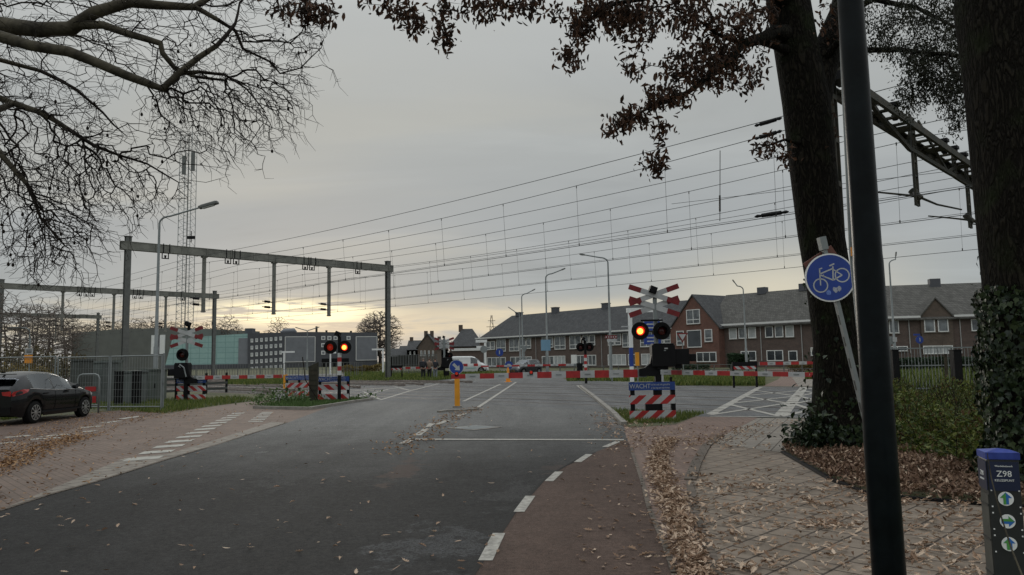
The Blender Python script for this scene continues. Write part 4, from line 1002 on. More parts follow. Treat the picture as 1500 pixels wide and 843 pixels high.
MB().prism(ar, (0, -1, 0), .003).build('arrow', 'signwhite', dsc)
MB().cyl((x*.5, -.03, 1.0), (x*.5, -.03, 1.5), .03, 8).build('sign_stem', 'steel', t)

# ================================================================== STREET LAMPS, SIGNS
def lamp_post(px, D, ytop, dx, label, r=.075, arm_r=.035, head=(.75, .24, .12), double=False, rise=.35, my=0, group='street lamps'):
    q = P(px, 535, D); o = V((q.x, q.y, 0)); H = P(px, ytop, D).z; o.x = P(px, (ytop+535)/2, D).x
    t = thing('street_lamp', label, 'street lamp', o, 0, group)
    MB().tube([(0, 0, 0), (0, 0, H*.27), (0, 0, H*.275), (0, 0, H-.6)], [r*1.35, r*1.3, r, r*.62], 12).build('pole', 'steel', t, smooth='angle')
    for s in ((1, -1) if double else (1,)):
        L_ = dx*s; sg = 1 if L_ > 0 else -1
        pts = [(0, 0, H-.65)] + [(sg*.5*(1-math.cos(a)), 0, H-.6+.35*math.sin(a)) for a in [PI/2*k/5 for k in range(6)]] + [(L_, my, H-.25+rise)]
        arm = MB().tube(pts, [r*.62]*2+[arm_r]*5+[arm_r*.9], 8).build('arm', 'steel', t, smooth='angle')
        d = V((L_-sg*.5, my, rise)).normalized(); c = V((L_, my, H-.25+rise))+d*head[0]*.4
        R = d.to_track_quat('X', 'Z').to_matrix()
        MB().box(c, head, R).box(c+V((0, 0, head[2]*.35)), (head[0]*.8, head[1]*.7, head[2]*.8), R).build('lamp_head', 'greysteel', t, bevel=.03)
        MB().box(c-V((0, 0, head[2]*.6)), (head[0]*.6, head[1]*.7, .04), R).build('diffuser', 'white', t)
    return t
lamp_post(231, 36, 310, 2.0, 'tall near street lamp with long right arm, behind the left mesh fence', .085, .045, (.95, .3, .14), rise=.42)
lamp_post(892.5, 50, 372, -1.55, 'street lamp with arm pointing left, rising behind the right hand crossbuck', .08, .045, (.4, .16, .08), rise=.2)
lamp_post(800.5, 61, 397, 1.3, 'street lamp with arm to the right, tallest above the left half of the long terrace', .08, .05, (.4, .16, .08), rise=.3)
lamp_post(765, 77, 427, 1.1, 'smaller street lamp with arm to the right above the terrace roof', .08, .05, (.4, .16, .08), rise=.3)
lamp_post(761.5, 104, 455, -1.2, 'small far street lamp with arm to the left beside the terrace corner', .09, .06, (.5, .16, .08), rise=.5)
lamp_post(1091, 66, 415, -.75, 'street lamp with short arm in front of the reddish gabled house row', .08, .05, (.3, .16, .08), rise=.35)
lamp_post(1307, 58, 376, .55, 'street lamp seen right of the black pole, before the gabled house', .085, .045, (.35, .16, .08), rise=.3)
lamp_post(450, 150, 482, 1.8, 'far twin armed street lamp above the dark grey block', .12, .09, (.7, .3, .12), True, rise=.4)
lamp_post(43, 60, 476, -.8, 'short street lamp among the bare shrubs at the left edge', .07, .05, (1.1, .3, .14), rise=.0)

def post_at(px, ybase=None, D=None): 
    if ybase: return G(px, ybase)
    q = P(px, 535, D); return V((q.x, q.y, 0))
def disc_sign(px, D, yc, r, label, m='blue', H=None):
    o = post_at(px, D=D); z = P(px, yc, D).z; t = thing('round_sign', label, 'traffic sign', o, 0, 'round signs by the far road')
    MB().cyl((0, 0, 0), (0, 0, z), .04, 8).build('post', 'steel', t)
    d = MB().disc((0, -.07, z), (0, 1, 0), r, .02, 24).build('disc', m, t); return t, z, d
t, z, d = disc_sign(732, 82, 516.5, .42, 'round blue sign on a thin post left of the dark hatchback'); MB().box((0, -.08, z), (.1, .02, .4)).build('symbol', 'signwhite', d)
t, z, d = disc_sign(745.5, 70, 535, .36, 'low round blue sign beside the front of the dark hatchback'); MB().box((0, -.08, z-.02), (.3, .02, .24)).build('symbol', 'signwhite', d)
t, z, d = disc_sign(1349, 62, 498, .32, 'round blue sign on a post before the gabled house on the right'); MB().box((.02, -.08, z), (.06, .02, .3)).build('symbol', 'signwhite', d)
MB().box((-.2, -.05, z+.42), (.55, .03, .14)).build('street_name_plate', 'blue', t)
t, z, d = disc_sign(1306.5, 55, 499, .3, 'grey backed round sign left of the blue one before the gabled house', 'steel'); MB().box((.28, -.1, z+.06), (.32, .02, .34)).build('number_plate', 'signwhite', t)
t, z, d = disc_sign(709, 95, 512, .45, 'grey back of a round sign at the corner of the terrace', 'steel')
for px, D, lb in ((765, 77, 'upper'), (767, 90, 'lower')): pass
ts = thing('triangle_sign', 'inverted triangular give way sign seen from behind near the street lamp', 'traffic sign', post_at(765, D=76)); z = P(765, 512, 76).z
MB().cyl((.25, 0, 0), (.25, 0, z+.3), .04, 6).build('post', 'steel', ts)
MB().prism([(-.15, -.06, z+.35), (.65, -.06, z+.35), (.25, -.06, z-.35)], (0, 1, 0), .02).build('plate', 'steel', ts)
ts = thing('triangle_sign', 'white give way triangle with red border before the reddish gabled house', 'traffic sign', post_at(1001, D=52)); z = P(1001, 495, 52).z
MB().cyl((0, 0, 0), (0, 0, z+.2), .035, 6).build('post', 'steel', ts)
MB().prism([(-.4, -.05, z+.33), (.4, -.05, z+.33), (0, -.05, z-.36)], (0, 1, 0), .02).build('border', 'darkred', ts); MB().prism([(-.25, -.055, z+.24), (.25, -.055, z+.24), (0, -.055, z-.19)], (0, -1, 0), .01).build('field', 'signwhite', ts)
M['cyanplate'] = mat('pale_blue_board', (.16, .3, .42), .6, .1, 2)
ts = thing('direction_sign', 'pale blue square plate fixed between two lamp posts before the terrace', 'road sign', post_at(800, D=59)); z = P(800, 506, 59).z
MB().box((0, -.02, z), (.75, .03, .85)).build('plate', 'cyanplate', ts); MB().cyl((.0, .04, 0), (.0, .04, z+.4), .04, 6).build('post', 'steel', ts)
ts = thing('street_direction_sign', 'reddish and white lettered direction plates across a lamp pole before the terrace', 'road sign', post_at(896, D=48)); z = P(896, 494, 48).z
MB().box((0, -.12, z), (.75, .03, .2)).build('upper_plate', 'darkred', ts); MB().box((0.05, -.12, z-.0-.22), (.62, .03, .16)).build('lower_plate', 'signwhite', ts); MB().cyl((.0, 0, 0), (.0, 0, z+.3), .045, 8).build('post', 'steel', ts)
b = MB(); 
for i in range(5): b.box((-.3+i*.15, -.137, z), (.07, .004, .08))
b.build('lettering', 'signwhite', ts)
# white mast with blue bands and a yellow foot
wm = P(925, 530, 42); wm.z = 0; t = thing('banded_mast', 'white mast with slanting blue bands and a blue sign, right behind the lit lamp', 'sign mast', wm)
H = P(920, 455, 42).z
b = MB(['frame', 'blue']); 
for i in range(8): b.mi(1 if i in (2, 3) else 0); b.cyl((0, 0, i*H/8), (0, 0, (i+1)*H/8), .12, 12)
b.build('mast', None, t); MB().box((.32, 0, .35+1.1), (.22, .1, .75)).build('yellow_panel', 'yellow', t); MB().cyl((.32, .0, 0), (.32, 0, 1.2), .04, 6).build('panel_post', 'steel', t)
bs = P(952, 485, 42); q = MB(); zc = P(952, 478, 42).z-0
o = MB().box((bs.x-wm.x+.1, -.1, zc), (.9, .04, .5)).box((bs.x-wm.x+.1, -.1, zc-.75), (.95, .04, .55)).build('blue_signs', 'blue', t)
for zz in (zc+.1, zc-.1, zc-.65, zc-.85): MB().box((bs.x-wm.x+.1, -.125, zz), (.6, .008, .07)).build('text_line', 'signwhite', o)
MB().cyl((bs.x-wm.x+.6, 0, 0), (bs.x-wm.x+.6, 0, zc+.4), .07, 8).box(((bs.x-wm.x)/2, -.02, zc), (bs.x-wm.x+1.0, .04, .06)).build('side_mast', 'signwhite', t)
MB().box((0.55, -.05, H), (1.5, .1, .25)).build('top_arm', 'frame', t)
wm2 = P(711, 530, 100); wm2.z = 0; t = thing('white_gate_mast', 'white mast with white arms at the left end of the terraced houses', 'sign mast', wm2); H = P(711, 500, 100).z
MB().box((0, 0, H/2), (.3, .3, H)).build('mast', 'frame', t); MB().box((-.5, -.1, H), (1.5, .2, .35)).box((-.5, -.1, H-.8), (1.3, .2, .35)).build('arms', 'frame', t)
# work notice at the left fence
t = thing('notice_post', 'post with a white notice over two orange notices beside the fence at the left edge', 'notice', P(41, 540, 34)*1); t.location.z = 0; o = t.location
MB().cyl((.05, 0, 0), (.05, 0, 2.9), .03, 8).build('post', 'steel', t)
za, zb_, zc, zd = [P(40, y, 34).z for y in (511, 520, 522, 532)]
MB().box((.05, -.05, (za+zb_)/2+.02), (.34, .02, .27)).build('white_plate', 'signwhite', t)
MB().box((.03, -.05, (zb_+P(40, 526, 34).z)/2), (.36, .02, .17)).box((.03, -.05, P(40, 529.5, 34).z), (.36, .02, .17)).build('orange_plates', 'orange', t)
q = MB()
for zz in (za-.06, za-.12, za-.18): q.box((.05, -.065, zz), (.24, .004, .025))
q.build('plate_lines', 'blackmetal', t)
# ================================================================== BUILDINGS
M['brickwall'] = brickmat('dark_purple_brick', (.15, .098, .082), (.108, .076, .066), (.11, .1, .09), .22, .075, .012, 0, .9, .5, .25, True, bump=.2)
M['brickwarm'] = brickmat('reddish_brick', (.24, .105, .075), (.17, .085, .065), (.10, .08, .07), .22, .075, .012, 0, .9, .5, .25, True, bump=.2)
M['brickbrown'] = brickmat('brown_brick', (.16, .115, .088), (.12, .09, .07), (.1, .09, .08), .22, .075, .012, 0, .9, .5, .25, True, bump=.2)
def rooftile(name, c1, c2):
    """rows of pantiles: horizontal courses by height, tiles along the row"""
    return brickmat(name, c1, c2, tuple(c*.45 for c in c1), .3, .22, .02, 0, .8, .5, .35, True, bump=.5)
M['roof'] = rooftile('grey_pantiles', (.085, .087, .088), (.062, .064, .066))
M['roof2'] = rooftile('brown_grey_pantiles', (.135, .13, .118), (.092, .09, .08))
M['downpipe'] = mat('zinc_downpipe', (.4, .4, .39), .5, .1, 4)
M['gutterw'] = mat('white_gutter', (.68, .68, .66), .5, .06, 3)
M['curtain'] = mat('net_curtain', (.4, .42, .42), .8, .2, 1.5)
class Bld:
    def __init__(s, P0, P1, name, label, cat='building', group=None):
        s.P0 = V((P0.x, P0.y, 0)); P1 = V((P1.x, P1.y, 0)); d = P1-s.P0; s.L = d.length; s.rz = math.atan2(d.y, d.x)
        s.t = thing(name, label, cat, s.P0, s.rz, group); s.I = Matrix.Rotation(-s.rz, 4, 'Z') @ Matrix.Translation(-s.P0)
        s.A = s.P0; s.B = P1
    def loc(s, px, py): return s.I @ on_line(px, s.A, s.B, py)
    def win(s, x0, y0, x1, y1, cols=2, split=None, y=-.0, fw=.09, pane='pane', minz=.1, part='window'):
        a = s.loc(x0, y1); b = s.loc(x1, y0); xa, xb = a.x, b.x; za, zb = max(a.z, minz), b.z
        w, h = xb-xa, zb-za; cx, cz = (xa+xb)/2, (za+zb)/2
        m = MB()
        m.box((xa+fw/2, y-.04, cz), (fw, .08, h)); m.box((xb-fw/2, y-.04, cz), (fw, .08, h))
        m.box((cx, y-.04, zb-fw/2), (w-2*fw, .08, fw)); m.box((cx, y-.04, za+fw/2), (w-2*fw, .08, fw))
        for i in range(1, cols): m.box((xa+w*i/cols, y-.035, cz), (.08, .066, h-2*fw))
        if split:
            zz = za+h*split; m.box((cx, y-.033, zz), (w-2*fw, .06, .08))
        o = m.build(part, 'frame', s.t)
        MB().box((cx, y-.012, cz), (w-2*fw+.01, .02, h-2*fw+.01)).build('pane', pane, o)
        MB().box((cx, y-.06, za-.04), (w+.16, .14, .06)).build('sill', 'kerb', o)
        return o
    def pipe(s, px, py0, py1, r=.05):
        a = s.loc(px, py0); b = s.loc(px, py1); MB().cyl((a.x, -.07, a.z), (a.x, -.07, max(.1, b.z)), r, 6).build('downpipe', 'downpipe', s.t)
def ridge_roof(x0, x1, dep, ze, zr, ov=.4, hip0=0, hip1=0, th=.12):
    b = MB(); m = dep/2; k = (zr-ze)/m; zo = ze-ov*k
    f = [(x0-.15, -ov, zo), (x1+.15, -ov, zo), (x1+.15-hip1, m, zr), (x0-.15+hip0, m, zr)]
    bk = [(x0-.15, dep+ov, zo), (x1+.15, dep+ov, zo), (x1+.15-hip1, m, zr), (x0-.15+hip0, m, zr)]
    for q in (f, bk[::-1]):
        i = [b.av(p) for p in q]; j = [b.av((p[0], p[1], p[2]-th)) for p in q]; b.af(i); b.af(j[::-1])
        for a in range(4): b.af((i[a], i[(a+1) % 4], j[(a+1) % 4], j[a]))
    if hip0: i = [b.av(p) for p in (f[0], f[3], bk[0])]; b.af(i)
    if hip1: i = [b.av(p) for p in (f[1], bk[1], f[2])]; b.af(i)
    return b
def gable_walls(x0, x1, dep, ze, zr):
    b = MB(); m = dep/2
    poly = [(0, 0, 0), (0, dep, 0), (0, dep, ze), (0, m, zr), (0, 0, ze)]
    b.prism([(x0, p[1], p[2]) for p in poly], (1, 0, 0), x1-x0); return b
Z = G
ZE = 5.4
# --- long terrace
p0 = Z(702, 495.8, ZE); p1 = Z(990, 480.2, ZE)
B = Bld(p0, p1, 'terraced_house_row', 'long dark brick terrace with hipped slate roof, left of the reddish gable', 'house row', 'house rows beyond the crossing')
ZR = 9.4
w = MB().box((B.L/2, 4.5, ZE/2), (B.L, 9, ZE)); w.build('wall', 'brickwall', B.t)
MB().prism([(B.L-.45, 0, ZE-.02), (B.L-.45, 9, ZE-.02), (B.L-.45, 4.5, ZR-.25)], (1, 0, 0), .12).build('gable', 'brickwall', B.t)
rf = ridge_roof(0, B.L-.3, 9, ZE+.15, ZR, .5, hip0=4.2).build('roof', 'roof', B.t)
MB().box((B.L/2-.2, -.55, ZE-.05), (B.L-.2, .16, .2)).build('gutter', 'gutterw', B.t)
MB().box((-.45, 4.5, ZE-.05), (.16, 10.2, .2)).build('gutter', 'gutterw', B.t)
c4 = lambda x, y: (680+x/4.216, 440+y/4.216)
def wins(B, f, lst, **k):
    for q in lst:
        a = f(q[0], q[1]); b = f(q[2], q[3]); kk = dict(k); 
        if len(q) > 4: kk['cols'] = q[4]
        if len(q) > 5: kk['pane'] = q[5]
        B.win(a[0], a[1], b[0], b[1], **kk)
wins(B, c4, [(138, 255, 162, 308, 1), (165, 252, 190, 306, 1), (200, 238, 256, 318, 2), (280, 233, 338, 316, 2), (347, 235, 380, 302, 1), (387, 232, 413, 300, 1), (482, 228, 513, 295, 1), (517, 226, 550, 293, 1), (560, 220, 625, 305, 2), (653, 215, 720, 302, 2), (735, 215, 768, 280, 1), (775, 214, 808, 279, 1), (890, 208, 928, 280, 1), (933, 206, 968, 278, 1), (980, 202, 1042, 292, 2), (1090, 198, 1160, 290, 2), (1195, 194, 1232, 270, 1), (1238, 192, 1274, 268, 1)], split=.3)
wins(B, c4, [(143, 352, 257, 410, 4), (287, 348, 417, 412, 4), (483, 345, 555, 418, 3), (557, 343, 625, 418, 3, 'curtain'), (697, 338, 815, 416, 5), (890, 334, 1000, 406, 4, 'curtain'), (1015, 333, 1062, 404, 2), (1097, 330, 1168, 402, 2, 'curtain'), (1200, 328, 1280, 400, 3)], minz=.35)
a = B.loc(*c4(661, 340)); b_ = B.loc(*c4(697, 418)); MB().box(((a.x+b_.x)/2, -.05, a.z/2+.2), (b_.x-a.x-.05, .08, a.z-.3)).build('door', 'frame', B.t)
for x in (443, 848, 1180, 98): B.pipe(*[c4(x, 230)[0]], c4(x, 215)[1], c4(x, 415)[1])
for x, z_ in ((6.2, .5), (16, .9), (28, .75)): MB().box((x, 4.5, ZR+.1), (1.1, .9, z_*1.4)).box((x, 4.5, ZR+.1+z_*.7), (1.25, 1.05, .12)).build('chimney', 'clad', rf)
# --- row with reddish gable
q0 = Z(986, 480.4, ZE); q1 = Z(1056, 476.3, ZE)
c5 = lambda x, y: (880+x/3.244, 380+y/3.244)
c6 = lambda x, y: (1000+x/5.268, 400+y/5.268)
B2_ = Bld(q0, q1, 'gabled_house', 'reddish brick house with tall pointed gable and white framed windows', 'house', 'house rows beyond the crossing')
ap = B2_.loc(1018, 431.5); Lg = B2_.L
o = MB(); o.prism([(0, -.5, 0), (Lg, -.5, 0), (Lg, -.5, ZE), (ap.x, -.5, ap.z-.25), (0, -.5, ZE)], (0, 1, 0), 9.5); o.build('wall', 'brickwarm', B2_.t)
rb = MB()
for (xa, za, xb, zb2) in ((-.35, ZE-.3, ap.x, ap.z), (Lg+.35, ZE-.3, ap.x, ap.z)):
    rb.prism([(xa, -.65, za), (xb, -.65, zb2), (xb, -.65, zb2-.22), (xa, -.65, za-.22)], (0, 1, 0), 9.8)
rb.build('roof', 'roof', B2_.t)
for q in [(422, 237, 483, 310, 2), (426, 335, 490, 420, 1, 'glass'), (375, 340, 407, 410, 1), (508, 332, 542, 393, 1), (470, 440, 562, 488, 3, 'glass')]:
    a = c5(q[0], q[1]); b_ = c5(q[2], q[3]); B2_.win(a[0], a[1], b_[0], b_[1], q[4], .3 if q[4] < 3 and q[0] != 426 else None, y=-.5, pane=q[5] if len(q) > 5 else 'pane', minz=.3)
# --- row B
r0 = Z(1056, 476.6, ZE); r1 = Z(1188, 469.8, ZE); r1 = r0+(r1-r0)*1.12
B3_ = Bld(r0, r1, 'terraced_house_row', 'brick terrace with brown tiled roof between the reddish gable and the near oak trunk', 'house row', 'house rows beyond the crossing')
rz_ = B3_.loc(1100, 428.5).z; ZR3 = 9.6
MB().box((B3_.L/2, 4.5, ZE/2), (B3_.L, 9, ZE)).build('wall', 'brickwall', B3_.t)
gable_walls(B3_.L-.3, B3_.L, 9, ZE, ZR3).build('end_wall', 'brickwall', B3_.t).location = (.001, 0, 0)
rf3 = ridge_roof(-1.8, B3_.L, 9, ZE+.15, ZR3, .5).build('roof', 'roof2', B3_.t)
MB().box((B3_.L/2, -.55, ZE-.02), (B3_.L, .16, .22)).build('gutter', 'gutterw', B3_.t)
wins(B3_, c6, [(362, 427, 417, 513, 1, 'curtain'), (435, 422, 492, 508, 1), (508, 418, 565, 505, 1, 'curtain'), (640, 412, 697, 500, 1, 'glass'), (716, 406, 775, 498, 1), (797, 405, 857, 497, 1, 'curtain')])
wins(B3_, c6, [(453, 602, 567, 680, 2, 'glass'), (652, 596, 775, 680, 2, 'glass'), (820, 600, 885, 680, 1, 'glass'), (992, 575, 1045, 640, 1)], minz=.3)
for x in (600, 915): B3_.pipe(c6(x, 500)[0], c6(x, 400)[1], c6(x, 680)[1])
for x in (3.5, 9.2): MB().box((x, 4.5, ZR3+.15), (1.1, .9, .9)).build('chimney', 'clad', rf3)
# --- row C with second gable
c7 = lambda x, y: (1180+x/2.81, 340+y/2.81)
s0 = Z(1262, 466.5, ZE); s1 = Z(1432, 462, ZE); s1 = s0+(s1-s0)*1.25
B4_ = Bld(s0, s1, 'terraced_house_row', 'brick terrace with small brown gable seen between the black pole and the ivy trunk', 'house row', 'house rows beyond the crossing')
MB().box((B4_.L/2, 4.5, ZE/2), (B4_.L, 9, ZE)).build('wall', 'brickwall', B4_.t)
rf4 = ridge_roof(0, B4_.L, 9, ZE+.15, 9.3, .5).build('roof', 'roof2', B4_.t)
ga, gb, gc = B4_.loc(*c7(470, 345)), B4_.loc(*c7(600, 342)), B4_.loc(*c7(528, 262))
zc_ = gc.z-.2
MB().prism([(ga.x, -.25, 0), (gb.x, -.25, 0), (gb.x, -.25, ZE), (gc.x, -.25, zc_-.2), (ga.x, -.25, ZE)], (0, 1, 0), 4.4).build('gable', 'brickbrown', B4_.t)
rb = MB()
for xa in (ga.x-.3, gb.x+.3): rb.prism([(xa, -.4, ZE-.2), (gc.x, -.4, zc_), (gc.x, -.4, zc_-.18), (xa, -.4, ZE-.4)], (0, 1, 0), 4.7)
rb.build('gable_roof', 'roof2', B4_.t)
for a, b_ in ((0, ga.x-.1), (gb.x+.1, B4_.L)): MB().box(((a+b_)/2, -.55, ZE-.02), (b_-a, .16, .22)).build('gutter', 'gutterw', B4_.t)
for q in [(345, 363, 382, 418, 1, 0), (487, 358, 527, 413, 1, -.25), (543, 357, 582, 412, 1, -.25), (683, 358, 718, 408, 1, 0), (728, 357, 760, 407, 1, 0)]:
    a = c7(q[0], q[1]); b_ = c7(q[2], q[3]); B4_.win(a[0], a[1], b_[0], b_[1], q[4], y=q[5])
for q in [(482, 467, 602, 503, 3, -.25, 'curtain'), (335, 470, 420, 492, 2, 0, 'glass'), (745, 460, 790, 510, 1, 0, 'curtain')]:
    a = c7(q[0], q[1]); b_ = c7(q[2], q[3]); B4_.win(a[0], a[1], b_[0], b_[1], q[4], y=q[5], pane=q[6], minz=.6)
for x in (422, 632): B4_.pipe(c7(x, 400)[0], c7(x, 345)[1], c7(x, 500)[1])
for px in (1294, 1389): q = B4_.loc(px, 420); MB().box((q.x, 4.5, 9.4), (1.1, .9, 1.0)).build('chimney', 'clad', rf4)

# --- background houses left of the terrace
def simple_house(x0, x1, D, ytop, yeave, label, dep=9, wallm='brickwall', roofm='roof', hip=0.0, front_gable=False, name='house', rz=0.0, group='houses in the background', ch=(), winpx=()):
    a = P(x0, 530, D); b_ = P(x1, 530, D); a.z = b_.z = 0
    H = Bld(a, b_, name, label, 'house', group); ze = P(x0, yeave, D).z; zr = P((x0+x1)/2, ytop, D+dep/2).z if not front_gable else P((x0+x1)/2, ytop, D).z
    if front_gable:
        m = H.L/2; MB().prism([(0, 0, 0), (H.L, 0, 0), (H.L, 0, ze), (m, 0, zr), (0, 0, ze)], (0, 1, 0), dep).build('wall', wallm, H.t)
        rb = MB()
        for xa in (-.4, H.L+.4): rb.prism([(xa, -.3, ze-.35), (m, -.3, zr+.1), (m, -.3, zr-.15), (xa, -.3, ze-.6)], (0, 1, 0), dep+.6)
        r_ = rb.build('roof', roofm, H.t)
    else:
        MB().box((H.L/2, dep/2, ze/2), (H.L, dep, ze)).build('wall', wallm, H.t)
        if not hip: gable_walls(0, H.L, dep, ze-.05, zr-.2).build('gable', wallm, H.t)
        r_ = ridge_roof(0, H.L, dep, ze+.1, zr, .45, hip, hip).build('roof', roofm, H.t)
    for px in ch: q = H.loc(px, 500); MB().box((q.x, dep/2, zr+.1), (.9, .8, 1.6)).build('chimney', 'brickbrown', r_)
    for q in winpx: H.win(*q[:4], q[4] if len(q) > 4 else 1)
    return H
simple_house(659, 707, 165, 482, 506.5, 'dark hipped house with a roof light, left of the terrace corner', 11, 'brickwall', 'roof', hip=2.6, ch=(672.5,))
h = P(686, 508, 104); 
hb_ = thing('garage', 'low white edged flat roofed garage in front of the dark hipped house', 'garage', V((P(665, 530, 104).x, 104, 0))); MB().box((2, 1.5, 1.4), (4.2, 3, 2.8)).build('wall', 'brickwall', hb_); MB().box((2, 1.5, 2.95), (4.6, 3.4, .35)).build('roof_edge', 'gutterw', hb_)
simple_house(612, 640, 190, 489, 508, 'old brick house with stepped chimneys and steep front gable', 12, 'brickbrown', 'roof', front_gable=True, ch=(620, 629), winpx=((616, 514, 618.5, 522), (621, 514, 623.5, 522), (627, 514, 629.5, 522), (633, 514, 635.5, 522)))
simple_house(596, 614, 200, 499, 512, 'brown house with dormer, left of the stepped chimney house', 9, 'brickbrown', 'roof', ch=(599.5,), winpx=((600, 515, 602, 520), (606, 515, 608, 520)))
simple_house(583, 600, 205, 507, 520, 'low brown house with long sloping roof at the left end of the old houses', 9, 'brickbrown', 'roof')
simple_house(638, 652, 205, 498, 512, 'narrow dark roofed house behind the far crossbuck', 9, 'brickbrown', 'roof', ch=(641,))
simple_house(566, 584, 230, 511, 522, 'small far house beside the big round tree', 9, 'brickwall', 'roof')
# --- large halls on the left
M['greenglass'] = brickmat('pale_green_glass_panels', (.33, .50, .47), (.30, .46, .44), (.20, .34, .32), 2.6, 1.6, .08, 0, .3, 0, .12, True, bump=0, freq=1)
M['cladlight'] = mat('grey_louvre', (.20, .21, .23), .6, .1, .6)
M['cladgreen'] = mat('olive_grey_hall', (.13, .136, .122), .8, .15, .25)
def hall(pts, D, dep, name, label, m, group='large halls beyond the tracks'):
    a = P(pts[0][0], 530, D[0]); b_ = P(pts[-1][0], 530, D[1]); a.z = b_.z = 0
    H = Bld(a, b_, name, label, 'building', group)
    tops = [H.loc(x, y) for x, y in pts]
    poly = [(0, 0, 0), (H.L, 0, 0)] + [(q.x, 0, q.z) for q in tops[::-1]]
    MB().prism(poly, (0, 1, 0), dep).build('wall', m, H.t); return H
H1 = hall([(105, 489), (150, 484), (200, 481.5), (262, 480.5)], (250, 236), 40, 'industrial_hall', 'large plain olive grey hall with a slightly sloping roof behind the fence', 'cladgreen')
q = H1.loc(232, 505); MB().box((q.x, -.1, q.z), (5.4, .2, 6.0)).build('shutter', 'frame', H1.t); MB().box((q.x, -.15, q.z), (1.3, .2, 6.1)).build('door_leaf', 'clad', H1.t)
H2 = hall([(241, 540), (252, 498), (300, 493), (352, 489.5), (365, 489)], (226, 226), 30, 'glass_hall', 'pale green glass fronted hall with slanting left edge', 'greenglass')
q0_ = H2.loc(349, 543); q1_ = H2.loc(364, 495.5); MB().box(((q0_.x+q1_.x)/2, -.1, (q1_.z+q0_.z)/2+.5), (q1_.x-q0_.x, .2, q1_.z-q0_.z-1)).build('louvre_panel', 'cladlight', H2.t)
q2_ = H2.loc(270, 540); MB().box((H2.L/2, -.15, .7), (H2.L, .25, 1.4)).build('plinth', 'clad', H2.t)
MB().box((H2.loc(366, 487).x-2, 6, H2.loc(366, 487).z+.5), (2.2, 3, 1.8)).build('roof_unit', 'clad', H2.t)
H3 = hall([(363, 488.5), (450, 486.5), (553, 487.5)], (225, 240), 30, 'office_block', 'dark grey block with rows of small square windows and light louvre panels', 'clad')
ca = lambda x, y: (220+x/4.216, 440+y/4.216)
for c in range(7):
    for r in range(6):
        x, y = ca(628+c*29.6, 250-c*2.2+r*43.6-(0 if r < 5 else 2)); 
        if r == 5: y = ca(0, 463)[1]
        a = H3.loc(x, y); 
        if r == 0 and c == 0: wme = MB().box((0, -.06, 0), (.72, .1, 1.12)).build('window', 'frame', H3.t); pme = MB().box((0, -.13, .1), (.46, .02, .7)).build('pane', 'curtain', wme); wo = wme
        else:
            wo = wme.copy(); COL.objects.link(wo); wo.parent = H3.t; po = pme.copy(); COL.objects.link(po); po.parent = wo
        wo.location = (a.x, 0, a.z)
def panel(H, x0, y0, x1, y1, name='louvre_panel'):
    a = H.loc(x0, y1); b_ = H.loc(x1, y0); m = MB(); w, h = b_.x-a.x, b_.z-a.z; cx, cz = (a.x+b_.x)/2, (a.z+b_.z)/2
    fr = MB().box((cx, -.15, b_.z), (w, .24, .2)).box((cx, -.15, a.z), (w, .24, .2)).box((a.x, -.15, cz), (.2, .24, h)).box((b_.x, -.15, cz), (.2, .24, h)).build('panel_frame', 'gutterw', H.t)
    m.box((cx, -.1, cz), (w-.3, .2, h-.3)); n = 16
    for i in range(n): m.box((cx, -.22, a.z+h*(i+.5)/n), (w-.32, .05, h/n*.35))
    m.build(name, 'cladlight', H.t)
panel(H3, *ca(832, 226), *ca(1018, 382)); panel(H3, *ca(1270, 226), *ca(1345, 372)) if False else panel(H3, 521.5, 493.5, 552, 528)
for (x, y) in ((473.5, 495.5), (482.5, 495.5), (491.5, 495.5), (510.5, 495.5), (473.5, 506), (473.5, 517)):
    a = H3.loc(x, y); o = MB().box((a.x, -.06, a.z), (1.2, .1, 1.2)).build('square_window', 'frame', H3.t); MB().box((a.x, -.13, a.z), (.75, .02, .75)).build('pane', 'cladlight', o)
a = H3.loc(471, 544); b_ = H3.loc(511, 525); MB().box(((a.x+b_.x)/2, -.08, b_.z/2), (b_.x-a.x, .1, b_.z)).build('gate', 'blackmetal', H3.t)
for px, hh in ((469, 3.0), (484, 1.6), (521, 1.4)): q = H3.loc(px, 487); MB().box((q.x, 8, q.z+hh/2-.5), (.6, .6, hh*.8)).build('roof_vent', 'darkgreen', H3.t)
q = H3.loc(425, 484); MB().tube([(q.x-2.5, 4, q.z-.4), (q.x-1.5, 4, q.z-.1), (q.x+1.6, 4, q.z+.05), (q.x+2.4, 4, q.z-.4)], [.2, .7, .8, .2], 10).build('roof_duct', 'cladlight', H3.t)
# white bus stop style posts in front of the halls
for (px, y0, D, lb) in ((416, 516, 90, 'slim white post with short arm before the square windows of the office block'), (484, 517, 95, 'slim white post before the dark gate of the office block'), (561, 512, 92, 'white post with horizontal arm beside the nearest portal post')):
    o = P(px, 530, D); o.z = 0; t = thing('white_post', lb, 'post', o, 0, 'white posts before the halls'); H_ = P(px, y0, D).z
    MB().box((0, 0, H_/2), (.16, .16, H_)).build('pole', 'frame', t); MB().box((-.6 if px > 500 else .5, 0, H_), (1.5 if px != 484 else .4, .15, .2)).build('arm', 'frame', t)
